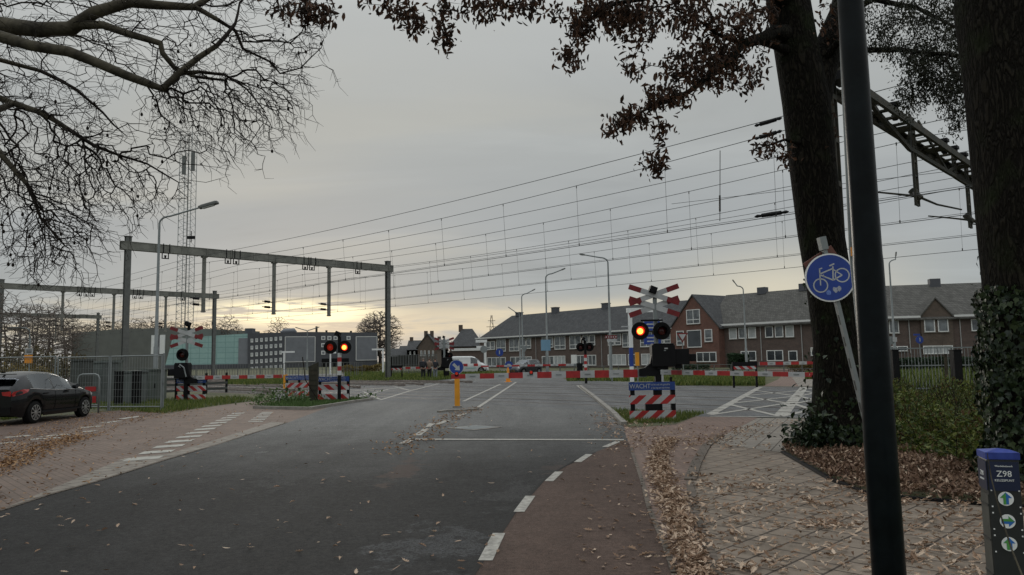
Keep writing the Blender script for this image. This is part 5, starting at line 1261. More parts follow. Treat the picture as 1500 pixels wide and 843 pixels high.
# lattice tower
tw = thing('lattice_tower', 'tall slender lattice radio mast rising behind the halls on the left', 'radio mast', V((P(269, 530, 275).x, 275, 0)))
W_ = 2.2; HT = 88; b = MB()
for sx in (-1, 1):
    for sy in (-1, 1): b.box((sx*W_, sy*W_, HT/2), (.17, .17, HT))
b.build('legs', 'steel', tw); b = MB(); nz = 34
for i in range(nz):
    z0, z1 = i*HT/nz, (i+1)*HT/nz
    for sy in (-1, 1):
        b.tube([(-W_, sy*W_, z0), (W_, sy*W_, (z0+z1)/2), (-W_, sy*W_, z1)], .06, 4); b.tube([(sy*W_, -W_, z0), (sy*W_, W_, (z0+z1)/2), (sy*W_, -W_, z1)], .06, 4)
b.build('bracing', 'steel', tw); MB().box((.1, 0, HT/2), (.28, .3, HT)).build('cable_ladder', 'greysteel', tw)
for (dx, y, h_) in ((-.4, 245, 7), (2.9, 240, 7)): z_ = P(275, y, 275).z; MB().box((dx, -2.7, z_), (1.3, .6, h_)).build('antenna_panel', 'greysteel', tw)
z_ = P(281, 350, 275).z; MB().box((2.9, -2.7, z_), (2.7, .8, 1.1)).cyl((2.9, -2.7, z_-1.8), (2.9, -2.7, z_+2.4), .15, 6).build('dish', 'blackmetal', tw)
# distant pylon behind the roofs
py_ = thing('power_pylon', 'tiny distant lattice pylon over the roofs left of the terrace', 'pylon', V((P(721, 530, 420).x, 420, 0))); Hp = P(721, 462, 420).z; b = MB()
for sx in (-1, 1): b.beam((sx*2.6, 0, 0), (sx*.3, 0, Hp), .3, .3)
for i in range(9):
    u0, u1 = i/9, (i+1)/9; w0, w1 = 2.6-2.3*u0, 2.6-2.3*u1; s = 1 if i % 2 else -1; b.beam((s*w0, 0, u0*Hp), (-s*w1, 0, u1*Hp), .22, .22)
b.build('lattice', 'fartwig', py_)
for u in (.75, .88): MB().box((0, 0, Hp*u), (6.5*(1.2-u)*2, .25, .25)).build('cross_arm', 'fartwig', py_)

# ================================================================== FENCES, CABINETS
def bar_fence(a, b_, h, name, label, step=.12, m='greysteel', posts=None, rails=(.12, 1.0), z0=0.0, rb=.008, group=None):
    t = thing(name, label, 'fence', a, math.atan2((b_-a).y, (b_-a).x), group); L_ = (b_-a).length
    m1 = MB(); n = int(L_/step)
    for i in range(n+1): m1.box((i*step, 0, z0+h/2), (rb*2, rb*2, h))
    m1.build('bars', m, t)
    for z in rails: MB().box((L_/2, -.012, z0+h*z), (L_, .04, .04)).build('rail', m, t)
    for x in (posts if posts else [i*2.5 for i in range(int(L_/2.5)+1)]): MB().box((x, .03, z0+h*.5), (.07, .07, h+.04)).build('post', m, t)
    return t
fa = P(1262, 545, 29.5); fa.z = 0; fb_ = P(1480, 545, 27.5); fb_.z = 0
bar_fence(fa, fb_, 1.72, 'bar_fence', 'grey steel bar fence across the meadow between the black pole and the ivy trunk', .11, 'steel', [i*3.1 for i in range(3)], (.12, .62, 1.0), rb=.009)
for (px, y0, D, w_, lb) in ((1311, 514, 25.5, .22, 'left one of the two thick black posts in the bar fence'), (1401, 514, 25, .26, 'right one of the two thick black posts in the bar fence')):
    o = P(px, 540, D); o.z = 0; t = thing('fence_pillar', lb, 'post', o, 0, 'thick posts in the bar fence'); H_ = P(px, y0, D).z
    MB().box((0, 0, H_/2), (w_, w_, H_)).build('shaft', 'blackmetal', t); MB().box((0, 0, H_+.02), (w_*1.15, w_*1.15, .04)).build('cap', 'blackmetal', t)
o = P(1385, 540, 26); o.z = 0; t = thing('wooden_stake', 'thin grey wooden stake standing before the bar fence', 'stake', o); MB().cyl((0, 0, 0), (.03, 0, 1.5), .06, 8, .05).build('stake_shaft', 'bark_s', t)
# low rail fences beyond the tracks, mesh fence on the left
a = P(535, 540, 75); b_ = P(260, 540, 100); a.z = b_.z = 0
bar_fence(b_, a, 1.5, 'railway_fence', 'long low dark fence behind the tracks in front of the dark grey block', .6, 'greysteel', None, (.1, .55, 1.0), rb=.02)
a = P(575, 540, 86); b_ = P(640, 540, 82); a.z = b_.z = 0
bar_fence(a, b_, 2.2, 'grey_screen_fence', 'grey mesh screen fence behind the waiting people', .25, 'greysteel', None, (.1, .5, 1.0), rb=.03)
a = P(820, 540, 60); b_ = P(1210, 540, 52); a.z = b_.z = 0
bar_fence(a, b_, .9, 'low_railing', 'low grey railing along the far road in front of the houses', 1.2, 'greysteel', [i*1.2 for i in range(22)], (.6, 1.0), rb=.02)
def heras(a, b_, h, label):
    t = thing('mesh_fence', label, 'fence', a, math.atan2((b_-a).y, (b_-a).x), 'mesh fence panels on the left'); L_ = (b_-a).length
    f = MB()
    for x in (0, L_): f.cyl((x, 0, 0), (x, 0, h), .028, 8)
    f.cyl((0, 0, h-.02), (L_, 0, h-.02), .022, 8); f.cyl((0, 0, .15), (L_, 0, .15), .022, 8); f.build('frame', 'steel', t)
    m1 = MB(); n = int(L_/.11)
    for i in range(1, n): m1.box((i*L_/n, 0, h/2), (.006, .006, h-.1))
    for z in range(1, int(h/.25)): m1.box((L_/2, .006, z*.25), (L_, .006, .006))
    m1.build('mesh', 'steel', t); return t
f0, f1, f2, f3, f4 = [V((P(x, 540, D).x, D, 0)) for x, D in ((-90, 29), (85, 27.4), (160, 26.8), (237, 26.3), (237, 26.3))]
heras(f0, f1-V((.1, 0, 0)), 1.98, 'left mesh fence panel behind the parked car'); heras(f1, f2, 1.94, 'middle mesh fence panel right of the parked car'); heras(f2+V((.06, 0, 0)), f3, 1.94, 'right mesh fence panel ending at the left barrier')
lo = f3+V((.02, .1, 0)); t = thing('fence_post', 'tall thin steel end post of the mesh fence with a padlock', 'post', lo); MB().cyl((0, 0, 0), (0, 0, 2.0), .035, 8).build('shaft', 'steel', t); MB().box((0, -.05, 1.0), (.09, .06, .12)).build('lock', 'steel', t)
def cabinet(x0, x1, y0, D, dep, label, m, doors=2, name='relay_cabinet'):
    a = P(x0, 540, D); b_ = P(x1, 540, D); w_ = b_.x-a.x; H_ = P((x0+x1)/2, y0, D).z
    t = thing(name, label, 'cabinet', V((a.x, D, 0)), 0, 'relay cabinets behind the fence'); MB().box((w_/2, dep/2, H_/2), (w_, dep, H_)).build('body', m, t, bevel=.02)
    MB().box((w_/2, dep/2, H_+.04), (w_+.12, dep+.12, .08)).build('roof', m, t)
    for i in range(doors): 
        d = MB().box((w_*(i+.5)/doors, -.02, H_*.5), (w_/doors-.06, .03, H_*.9)).build('door', m, t); MB().box((w_*(i+.5)/doors+w_/doors*.35, -.05, H_*.5), (.04, .04, .2)).build('handle', 'blackmetal', d)
    return t
M['cab'] = mat('grey_green_cabinet', (.085, .10, .088), .6, .15, 1.5); M['cab2'] = mat('galvanised_sheet', (.10, .115, .11), .6, .3, 1.5, metal=.1); M['cab3'] = mat('dark_cabinet', (.05, .055, .05), .6, .15, 2)
cabinet(103, 119, 529, 31, .9, 'dark narrow cabinet behind the mesh fence, right of the parked car roof', 'cab3', 1)
cabinet(119, 150, 532, 33, 1.4, 'wide grey cabinet with two doors behind the mesh fence', 'cab2', 2)
cabinet(150, 161, 530, 36, 1.2, 'slim grey cabinet before the thick steel post of the portal', 'cab', 1)
cabinet(180, 199, 546, 31, 1.0, 'low grey cabinet standing in the weeds beside the tall lamp', 'cab2', 1)
cabinet(205, 230, 543, 33.5, 1.0, 'grey steel cabinet directly left of the tall lamp foot', 'cab', 2)
for i, (px, lb) in enumerate(((172, 'black fence post left of the grey cabinets'), (178, 'second black fence post beside the thick portal post'), (197, 'black fence post between two grey cabinets'), (204, 'black fence post nearest to the tall lamp'))):
    o = P(px, 540, 29.5); o.z = 0; t = thing('black_post', lb, 'post', o, 0, 'black wooden posts by the cabinets'); H_ = P(px, 545, 29.5).z
    MB().box((0, 0, H_/2), (.14, .14, H_)).build('shaft', 'black', t); MB().box((0, 0, H_+.01), (.16, .16, .03)).build('cap', 'black', t)
# rail guard at the left side of the crossing
a = P(238, 560, 38); b_ = P(333, 560, 42); a.z = b_.z = 0
t = thing('guard_rail', 'dark three bar guard rail beside the tracks under the left hand boom', 'guard rail', a, math.atan2((b_-a).y, (b_-a).x)); L_ = (b_-a).length
for z in (.25, .55, .85): MB().box((L_/2, 0, z), (L_, .05, .12)).build('rail', 'cab3', t)
for i in range(4): MB().box((L_*i/3, .06, .55), (.1, .08, 1.1)).build('post', 'blackmetal', t)
# red white closing barrier beside the car
o = P(113, 590, 25.6); o.z = 0; o2 = P(151, 590, 25.9); w_ = o2.x-o.x
t = thing('tube_barrier', 'bent steel tube barrier with red and white reflective blocks in front of the car bonnet', 'barrier', o, rad(2))
H_ = P(130, 548.5, 25.7).z
MB().tube([(0, 0, 0), (0, 0, H_-.15), (.05, 0, H_-.04), (.15, 0, H_), (w_-.15, 0, H_), (w_-.05, 0, H_-.04), (w_, 0, H_-.15), (w_, 0, 0)], .028, 10).tube([(0, 0, .28), (w_, 0, .28)], .024, 8).tube([(0, 0, .72), (w_, 0, .72)], .012, 6).build('frame', 'steel', t, True)
MB().box((w_*.62, -.02, H_-.50), (w_*.5, .015, .16)).build('upper_red_block', 'red', t)
MB().box((w_*.8, -.02, H_-.85), (w_*.17, .015, .22)).build('lower_red_block', 'red', t)
MB().box((w_*.52, -.005, H_-.68), (w_*.76, .01, .56)).build('grey_panel', 'cab2', t)
# ================================================================== VEHICLES
def interp(tab, x):
    if x <= tab[0][0]: return tab[0][1]
    for (a, b), (c, d) in zip(tab, tab[1:]):
        if x <= c:
            u = (x-a)/(c-a); return b+(d-b)*u
    return tab[-1][1]
def smooth_interp(tab, x):
    return (interp(tab, x-.05)+interp(tab, x)*2+interp(tab, x+.05))/4
def make_car(name, label, cat, loc, rz, L_, top, belt, wid, roofw, sideglass, frontglass, rearglass, axles, paint, R=.315, parts='car', group=None, plate='yellow', spokes=10):
    """x runs from the tail (0) to the nose (L_); y left; all tables in metres"""
    t = thing(name, label, cat, loc, rz, group); step = .06; n = int(L_/step); xs = [L_*i/n for i in range(n+1)]
    rows = []
    ra = R+.055
    for x in xs:
        zt = smooth_interp(top, x); zb = min(smooth_interp(belt, x), zt-.015); w = smooth_interp(wid, x); rw = min(smooth_interp(roofw, x), w*.97)
        bot = .2
        if x < .25: bot = .2+(.25-x)*.35
        if x > L_-.3: bot = .2+(x-L_+.3)*.3
        for xc in axles:
            if abs(x-xc) < ra: bot = max(bot, math.sqrt(ra*ra-(x-xc)**2)+R)
        zc = .2+(zb-.2)*.5; zl = max(bot+.02, zc)
        g_ = min(1, max(0, (zt-zb)/.3))
        rows.append([(x, w*.93, bot), (x, w*.985, max(bot+.01, zc-.12)), (x, w, max(bot+.03, zc+.1)), (x, w*.985, max(bot+.05, zb-.06)), (x, w*.955, max(bot+.06, zb)),
                     (x, w*.955+(rw-w*.955)*.93 if g_ > 0 else w*.9, zb+(zt-zb)*.86), (x, rw*.9 if g_ > .5 else w*.78, zb+(zt-zb)*.95), (x, rw*.5, zt-.008), (x, 0, zt)])
    def glass_kind(x, k):
        if k == 4:
            for a, b in sideglass:
                if a <= x <= b: return True
        if k in (5, 6, 7):
            if frontglass[0] <= x <= frontglass[1] or rearglass[0] <= x <= rearglass[1]: return k > 5 or True
        return False
    body, gl = MB(), MB()
    for s in (1, -1):
        for tgt, want in ((body, False), (gl, True)):
            ids = {}
            def vid(i, k):
                if (i, k) not in ids:
                    p = rows[i][k]; ids[(i, k)] = tgt.av((p[0], s*p[1], p[2]))
                return ids[(i, k)]
            for i in range(n):
                xm = (xs[i]+xs[i+1])/2
                for k in range(8):
                    if glass_kind(xm, k) == want:
                        q = (vid(i, k), vid(i+1, k), vid(i+1, k+1), vid(i, k+1)); tgt.af(q if s < 0 else q[::-1])
    for i in (0, n):
        pts = [(p[0], p[1], p[2]) for p in rows[i]] + [(p[0], -p[1], p[2]) for p in rows[i][::-1][1:]]
        k = [body.av(p) for p in pts]; body.af(k if i else k[::-1])
    # dark floor and wheel wells
    bo = body.build('body', paint, t, 'angle'); me = bo.data
    go = gl.build('windows', 'carglass', t, 'angle')
    MB().box((L_/2, 0, .42), (L_-.5, interp(wid, L_/2)*1.75, .38)).build('underbody', 'black', t)
    for (sx_, sy_) in ((.36, .36), (.36, -.36), (.56, .36), (.56, -.36)):
        if L_ > 4.3 and sx_ < .5: continue
        MB().box((L_*sx_, sy_, .78), (.16, .46, .5)).box((L_*sx_, sy_, 1.12), (.1, .24, .18)).build('seat', 'black', t, bevel=.03)
    wy = interp(wid, L_/2)-.11
    for xc in axles:
        for s in (1, -1):
            wl2 = MB(); 
            wh = MB().tube([(xc, s*(wy-.1), R), (xc, s*(wy-.1), R), (xc, s*(wy+.1), R)], [R*.5, R*.62, R*.62], 28).build('wheel', 'black', t)
            MB().tube([(xc, s*(wy-.1), R), (xc, s*(wy-.09), R), (xc, s*(wy+.08), R), (xc, s*(wy+.1), R), (xc, s*(wy+.104), R)], [R*.9, R, R, R*.93, R*.68], 32).build('tyre', 'rubber', wh, 'angle')
            rim = MB()
            for i in range(spokes):
                a = 2*PI*i/spokes; rr0, rr1 = R*.14, R*.64; da, db_ = .10, .10
                q = [(xc+rr0*math.cos(a-da*2), s*(wy+.108), R+rr0*math.sin(a-da*2)), (xc+rr1*math.cos(a-db_), s*(wy+.112), R+rr1*math.sin(a-db_)), (xc+rr1*math.cos(a+db_), s*(wy+.112), R+rr1*math.sin(a+db_)), (xc+rr0*math.cos(a+da*2), s*(wy+.108), R+rr0*math.sin(a+da*2))]
                rim.prism(q, (0, s, 0), .012)
            rim.tube([(xc, s*(wy+.1), R), (xc, s*(wy+.122), R)], [R*.2, R*.16], 16)
            for i in range(32):
                a0, a1 = 2*PI*i/32, 2*PI*(i+1)/32
                q = [rim.av((xc+rr_*math.cos(a_), s*(wy+.114), R+rr_*math.sin(a_))) for rr_, a_ in ((R*.63, a0), (R*.69, a0), (R*.69, a1), (R*.63, a1))]; rim.af(q)
            rim.build('rim', 'rim', wh)
    return t, rows, xs
# black hatchback, parked, seen from its right rear
fx = -13.75-.0
carloc = V((-14.42, 20.72, 0))
top = [(0, .98), (.05, 1.05), (.22, 1.16), (.45, 1.32), (.62, 1.395), (.95, 1.46), (1.35, 1.485), (1.8, 1.46), (2.2, 1.38), (2.5, 1.27), (3.03, 1.0), (3.3, .94), (3.7, .83), (3.9, .72), (4.0, .6), (4.04, .45)]
belt = [(0, .9), (.2, .97), (.6, 1.0), (1.2, .95), (2.0, .915), (2.9, .9), (3.2, .885), (3.7, .78), (3.9, .68), (4.04, .42)]
wid = [(0, .66), (.12, .77), (.4, .84), (.8, .865), (2, .865), (3.2, .86), (3.6, .82), (3.85, .72), (4.04, .5)]
roofw = [(0, .6), (.5, .56), (1.0, .57), (1.8, .57), (2.4, .6), (3.0, .7), (4.04, .4)]
car, rows, xs = make_car('parked_car', 'black hatchback parked on the brick bay at the left edge, seen from behind', 'car', carloc, PI/2, 4.04, top, belt, wid, roofw, ((.74, 1.0), (1.04, 1.62), (1.70, 2.62)), (2.26, 2.98), (.1, .42), (.78, 3.27), 'carpaint')
# lamps, mirror, plate, trims
def side_pt(x, f):
    i = min(len(xs)-1, max(0, round(x/4.04*(len(xs)-1)))); r = rows[i]; return r
for s in (-1, 1):
    b = MB(); q = []
    for (x, z, off) in ((.0, .86, 0), (.05, .93, 0), (.3, .985, 0), (.52, .975, 0), (.42, .9, 0), (.2, .84, 0), (.02, .8, 0)):
        w = smooth_interp(wid, x)+.012-(.03 if z > .95 else 0); q.append((x-.008, s*w, z))
    k = [b.av(p) for p in q]; b.af(k); 
    bk = [(-.012, s*.42, .92), (-.012, s*.66, .94), (-.012, s*.665, .8), (-.012, s*.45, .83)]; k = [b.av(p) for p in bk]; b.af(k)
    o = b.build('tail_light', 'tail', car); sl = o.modifiers.new('t', 'SOLIDIFY'); sl.thickness = .03
    m = MB().tube([(2.5, s*.86, .98), (2.52, s*.93, .99), (2.5, s*1.02, 1.0)], [.04, .08, .07], 10).build('mirror', 'carpaint', car, 'angle')
    for (x0, x1) in ((.56, 2.66),):
        tr = MB(); pts = []
        for i in range(15):
            x = x0+(x1-x0)*i/14; pts.append((x, s*(smooth_interp(wid, x)*.955+.008), smooth_interp(belt, x)-.004))
        tr.tube(pts, .011, 6); tr.build('window_trim', 'rim', car)
    for x in (1.22, 2.2): MB().box((x, s*.872, .84), (.2, .03, .03)).build('door_handle', 'carpaint', car)
    for x in (1.0, 1.68, 2.72):
        ln = MB(); ln.tube([(x+(0.1 if x < 1.1 else 0)*0, s*(smooth_interp(wid, x)*.99+.001), .34), (x, s*(smooth_interp(wid, x)+.002), .6), (x, s*(smooth_interp(wid, x)*.985), .88)], .006, 4); ln.build('door_gap', 'black', car)
    MB().box((2.0, s*.868, .32), (2.0, .02, .05)).build('sill_trim', 'blackmetal', car)
    hl = MB(); k = [hl.av(p) for p in ((3.55, s*.825, .8), (3.85, s*.735, .72), (3.98, s*.6, .62), (3.93, s*.62, .56), (3.7, s*.79, .66))]; hl.af(k); hh = hl.build('headlight', 'signwhite', car); sl = hh.modifiers.new('t', 'SOLIDIFY'); sl.thickness = .02
MB().box((-.02, 0, .74), (.02, .52, .11)).build('number_plate', 'yellow', car); MB().box((-.01, 0, .42), (.05, 1.3, .18)).build('bumper_insert', 'black', car)
MB().tube([(.4, 0, 1.36), (.2, 0, 1.42), (.02, 0, 1.4)], [.02, .015, .01], 6).box((.3, 0, 1.405), (.26, 1.02, .02)).build('roof_spoiler', 'carpaint', car)
MB().tube([(.62, 0, 1.45), (.5, 0, 1.62)], [.012, .004], 6).box((.62, 0, 1.45), (.12, .05, .03)).build('antenna', 'blackmetal', car)
# white van, far, nose to the right
vd = 88; vo = P(658, 540, vd); vl = P(716, 540, vd).x-vo.x
top = [(0, 1.2), (.04, 1.8), (.12, 1.95), (1.0, 1.97), (2.6, 1.95), (3.0, 1.86), (3.3, 1.62), (3.75, 1.2), (4.3, 1.02), (4.5, .85), (4.6, .5)]
belt = [(0, 1.1), (3.0, 1.1), (3.6, 1.05), (4.3, .9), (4.6, .45)]
wid = [(0, .85), (.2, .92), (3.6, .92), (4.3, .82), (4.6, .6)]
roofw = [(0, .8), (3.0, .78), (3.7, .7), (4.6, .4)]
van, rv, xv = make_car('delivery_van', 'white delivery van with red square marks, stopped on the far road', 'van', V((vo.x, vd, 0)), 0, 4.6, top, belt, wid, roofw, ((2.55, 3.3),), (3.06, 3.8), (99, 100), (.9, 3.75), 'vanpaint', .32, spokes=7)
MB().box((1.95, -.935, .95), (.5, .02, .3)).box((2.02, -.94, 1.02), (.2, .02, .06)).build('red_square', 'red', van); MB().box((3.15, -.935, .95), (.5, .02, .28)).build('red_square', 'red', van); MB().box((2.55, -.93, .6), (1.2, .02, .12)).build('pale_stripe', 'greenglass', van)
MB().tube([(.5, -.935, 1.25), (.7, -.935, 1.5), (1.0, -.935, 1.3)], .03, 5).build('side_mark', 'blue', van)
# dark hatchback facing the crossing
cd = 74; co = P(770, 540, cd)
top = [(0, .9), (.1, 1.2), (.4, 1.45), (1.2, 1.52), (1.9, 1.48), (2.5, 1.2), (2.95, .98), (3.4, .88), (3.6, .7), (3.7, .5)]
belt = [(0, .85), (.5, 1.0), (2.6, .93), (3.3, .8), (3.7, .45)]
wid = [(0, .66), (.3, .8), (3.2, .82), (3.7, .6)]; roofw = [(0, .55), (2, .58), (3.7, .4)]
c2, r2_, x2_ = make_car('waiting_car', 'small dark grey hatchback waiting beyond the crossing, turned half left', 'car', V((co.x+1.1, cd+.5, 0)), rad(230), 3.7, top, belt, wid, roofw, ((.4, 1.1), (1.2, 2.2)), (1.95, 2.75), (.1, .4), (.65, 3.0), 'graypaint', .3)
for s in (-1, 1): MB().tube([(3.46, s*.56, .68), (3.62, s*.54, .66)], [.15, .13], 14).build('headlight', 'signwhite', c2)
MB().box((3.68, 0, .42), (.04, .5, .12)).build('number_plate', 'yellow', c2); MB().box((3.62, 0, .55), (.1, .7, .16)).build('grille', 'black', c2)

# ================================================================== PEOPLE
def skinned(name, verts, edges, radii, m, parent, sub=1, root=0):
    me = bpy.data.meshes.new(name); me.from_pydata(verts, edges, []); o = bpy.data.objects.new(name, me); COL.objects.link(o)
    md = o.modifiers.new('skin', 'SKIN'); sk = me.skin_vertices[0].data if me.skin_vertices else None
    if sk is None:
        bm = bmesh.new(); bm.from_mesh(me); bm.verts.layers.skin.verify(); bm.to_mesh(me); bm.free(); sk = me.skin_vertices[0].data
    for i, r in enumerate(radii): sk[i].radius = (r, r) if isinstance(r, (int, float)) else r; sk[i].use_root = (i == root)
    md.use_smooth_shade = True
    s = o.modifiers.new('sub', 'SUBSURF'); s.levels = sub; s.render_levels = sub
    dg = bpy.context.evaluated_depsgraph_get(); m2 = bpy.data.meshes.new_from_object(o.evaluated_get(dg)); bpy.data.objects.remove(o)
    m2.materials.clear(); m2.materials.append(M[m]); m2.name = name; o = bpy.data.objects.new(name, m2); COL.objects.link(o); o.parent = parent
    return o
M['skin'] = mat('skin', (.38, .22, .16), .6, .08, 6)
M['jacket_dark'] = mat('dark_jacket', (.02, .022, .028), .8, .2, 6); M['jacket_tan'] = mat('tan_jacket', (.22, .16, .12), .8, .2, 6); M['trousers_dark'] = mat('dark_trousers', (.015, .016, .02), .85, .2, 6)
M['jeans_light'] = mat('pale_grey_jeans', (.22, .25, .27), .85, .2, 6); M['hair_grey'] = mat('grey_hair', (.22, .2, .18), .8, .2, 20); M['hair_brown'] = mat('brown_hair', (.07, .045, .03), .8, .2, 20)
def person(px, D, rz, label, jacket, trousers, hair, arms='down', hs=1.0):
    o = P(px, 540, D); o.z = 0; t = thing('person', label, 'person', o, rz, 'people waiting at the far barrier')
    t.scale = (hs,)*3
    # facing +y (away from the camera) ; units metres, 1.74 tall
    v = [(0, 0, .95), (0, .0, 1.12), (0, -.01, 1.32), (0, 0, 1.46), (0, .01, 1.53), (0, .02, 1.64), (0, .03, 1.70)]
    r = [(.165, .12), (.15, .11), (.185, .12), (.09, .07), (.055, .055), (.088, .1), (.07, .08)]
    e = [(i, i+1) for i in range(6)]
    legs = {}
    for s in (-1, 1):
        b = len(v); v += [(s*.09, 0, .86), (s*.1, .02, .5), (s*.1, -.01, .1), (s*.105, .05, .04), (s*.11, .16, .03)]; r += [.095, .062, .042, .045, .035]; e += [(0, b), (b, b+1), (b+1, b+2), (b+2, b+3), (b+3, b+4)]
        b = len(v); fo = .22 if arms == 'front' else .03
        v += [(s*.19, 0, 1.42), (s*.25, .0 if arms == 'down' else .04, 1.14), (s*.24, fo*.8, .92 if arms == 'down' else 1.08), (s*.235, fo, .84 if arms == 'down' else 1.07)]; r += [.058, .043, .03, (.03, .018)]
        e += [(2, b), (b, b+1), (b+1, b+2), (b+2, b+3)]; h = b+3; hx, hy, hz = v[h]
        dn = (0, 0, -1) if arms == 'down' else (0, 1, 0)
        for i, (dy, L2) in enumerate(((-.028, .062), (-.01, .075), (.01, .08), (.028, .07))):
            b2 = len(v); ax = (0, 1, 0) if arms == 'down' else (1, 0, 0)
            base = V((hx, hy, hz))+V(ax)*dy+V(dn)*.035; tip = base+V(dn)*L2*.7; tip2 = tip+V(dn)*L2*.3+V((-s*.015, 0, -.005))
            v += [tuple(base), tuple(tip), tuple(tip2)]; r += [.009, .0085, .007]; e += [(h, b2), (b2, b2+1), (b2+1, b2+2)]
        b2 = len(v); th = V((hx-s*.03, hy+.02, hz)) ; v += [tuple(th), tuple(th+V(dn)*.045+V((-s*.01, .02, 0)))]; r += [.011, .008]; e += [(h, b2), (b2, b2+1)]
    skinned('body', v, e, r, 'skin', t, 1)
    jv = [(0, 0, .88), (0, 0, 1.1), (0, -.01, 1.32), (0, 0, 1.47)]; jr = [(.2, .15), (.185, .14), (.215, .15), (.11, .09)]; je = [(0, 1), (1, 2), (2, 3)]
    for s in (-1, 1):
        b = len(jv); fo = .2 if arms == 'front' else .03
        jv += [(s*.2, 0, 1.41), (s*.265, .0 if arms == 'down' else .04, 1.14), (s*.25, fo*.8, .94 if arms == 'down' else 1.08)]; jr += [.08, .062, .05]; je += [(2, b), (b, b+1), (b+1, b+2)]
    skinned('jacket', jv, je, jr, jacket, t, 1)
    tv = [(0, 0, .97)]; tr = [(.175, .13)]; te = []
    for s in (-1, 1):
        b = len(tv); tv += [(s*.09, 0, .84), (s*.1, .02, .5), (s*.1, -.01, .09)]; tr += [.115, .085, .065]; te += [(0, b), (b, b+1), (b+1, b+2)]
    skinned('trousers', tv, te, tr, trousers, t, 1)
    for s in (-1, 1): MB().tube([(s*.1, -.06, .04), (s*.105, .05, .05), (s*.11, .2, .03)], [.045, .055, .035], 8).build('shoe', 'blackmetal', t, True)
    skinned('hair', [(0, -.0, 1.60), (0, -.005, 1.68), (0, .01, 1.73)], [(0, 1), (1, 2)], [(.08, .09), (.098, .105), (.07, .085)], hair, t, 1)
    for s in (-1, 1): MB().tube([(s*.095, .03, 1.62), (s*.105, .025, 1.65), (s*.095, .03, 1.675)], [.008, .014, .008], 6).build('ear', 'skin', t, True)
    MB().tube([(0, .12, 1.66), (0, .15, 1.63), (0, .125, 1.615)], [.01, .018, .012], 6).build('nose', 'skin', t, True)
    for s in (-1, 1): MB().tube([(s*.035, .115, 1.66), (s*.035, .122, 1.66)], .011, 8).build('eye', 'blackmetal', t)
    MB().box((0, .118, 1.585), (.05, .012, .012)).build('mouth', 'darkred', t)
    return t
person(620, 61.5, rad(20), 'leftmost waiting person with grey hair and a bulky dark jacket, seen from behind', 'jacket_dark', 'trousers_dark', 'hair_grey', 'down', 1.02)
bpk = thing('backpack', 'dark rucksack on the back of the leftmost waiting person', 'bag', P(617.5, 540, 61.2), rad(20)); bpk.location.z = 1.28
MB().box((0, 0, 0), (.34, .2, .46)).build('bag_body', 'jacket_dark', bpk, bevel=.07); MB().box((0, -.12, -.08), (.24, .06, .22)).build('pocket', 'jacket_dark', bpk, bevel=.02)
person(629, 61.8, rad(-15), 'middle waiting person in a tan jacket and dark trousers at the far barrier', 'jacket_tan', 'trousers_dark', 'hair_brown', 'front', 1.0)
person(637.5, 62.6, rad(10), 'rightmost waiting person in pale grey jeans beside the barrier machine', 'jacket_dark', 'jeans_light', 'hair_brown', 'front', .98)

# ================================================================== FOREGROUND: BLACK POLE, BICYCLE SIGN, NODE POST
pp = G(1307, 912); t = thing('black_street_pole', 'thick glossy black tapering pole in the right foreground', 'street lamp', pp)
Dp = pp.y; xt = P(1245.5, 0, Dp); H_ = 8.0
top_p = V((xt.x-pp.x, 0, xt.z)); tp = top_p*(H_/top_p.z)
MB().tube([(0, 0, 0), tp*(.27), tp*.275, tp], [.096, .088, .085, .058], 40).build('pole', 'blackpole', t, 'angle'); MB().cyl((0, 0, 0), (0, 0, .03), .16, 24).build('base_plate', 'blackmetal', t)
MB().tube([tp, tp+V((.3, .2, .25)), tp+V((1.6, .6, .4))], [.05, .045, .04], 12).build('arm', 'blackpole', t, True); MB().box(tp+V((1.8, .7, .42)), (.7, .3, .12)).build('lamp_head', 'blackpole', t, bevel=.03)
# thin pale tube strapped to its back left
gp = thing('cable_tube', 'thin pale grey tube with an orange sticker along the left of the black pole', 'tube', G(1296, 850)+V((0, .0, 0)))
o = gp.location; Dg = 4.75; q0_, q1_, q2_ = P(1297, 880, Dg), P(1247, 370, Dg), P(1236, 130, Dg); q3_ = P(1230.5, 0, Dg)
gp.location = V((q0_.x, Dg, 0)); o = V(gp.location)
MB().tube([(0, 0, 0), q0_-o+V((0, 0, .0)), q1_-o, q2_-o, q3_-o], [.014]*5, 10).build('tube', 'steel', gp, True)
st_ = P(1250.3, 369, Dg-.03)-o; MB().tube([st_+V((0, 0, -.028)), st_+V((0, 0, .028))], [.0165, .0165], 12).build('sticker', 'orange', gp)
# bicycle path sign on a leaning perforated post
Db = 9.2; b0_ = G(1291, 708); b0_ = V((P(1291, 708, Db).x, Db, 0))
t = thing('bicycle_path_sign', 'round blue bicycle path sign with stickers on a leaning grey post by the oak trunk', 'traffic sign', b0_)
pt = P(1205, 357, Db)-b0_
pa = P(1281, 655, Db)-b0_
dpost = (pt-V((0, 0, 0))).normalized()
po = MB(); R = dpost.to_track_quat('Z', 'Y').to_matrix()
po.box(pt/2, (.075, .045, pt.length), R); pob = po.build('post', 'steel', t)
for i in range(9): 
    p = pt*(.05+.09*i); MB().box(p+R@V((0, -.0235, 0)), (.03, .004, .12), R).build('slot', 'cab3', pob)
sc_ = P(1216, 407, Db-.06)-b0_; r_ = 35.5/FPX*Db
lean = math.atan2(pt.x, pt.z); Rs = Matrix.Rotation(lean*1.0, 3, 'Y') @ Matrix.Rotation(rad(-6), 3, 'Z')
def S(x, z, y=0.0): return sc_ + Rs @ V((x, y, z))
MB().tube([S(0, 0, 0), S(0, 0, .02)], [r_, r_], 56).build('sign_back', 'steel', t)
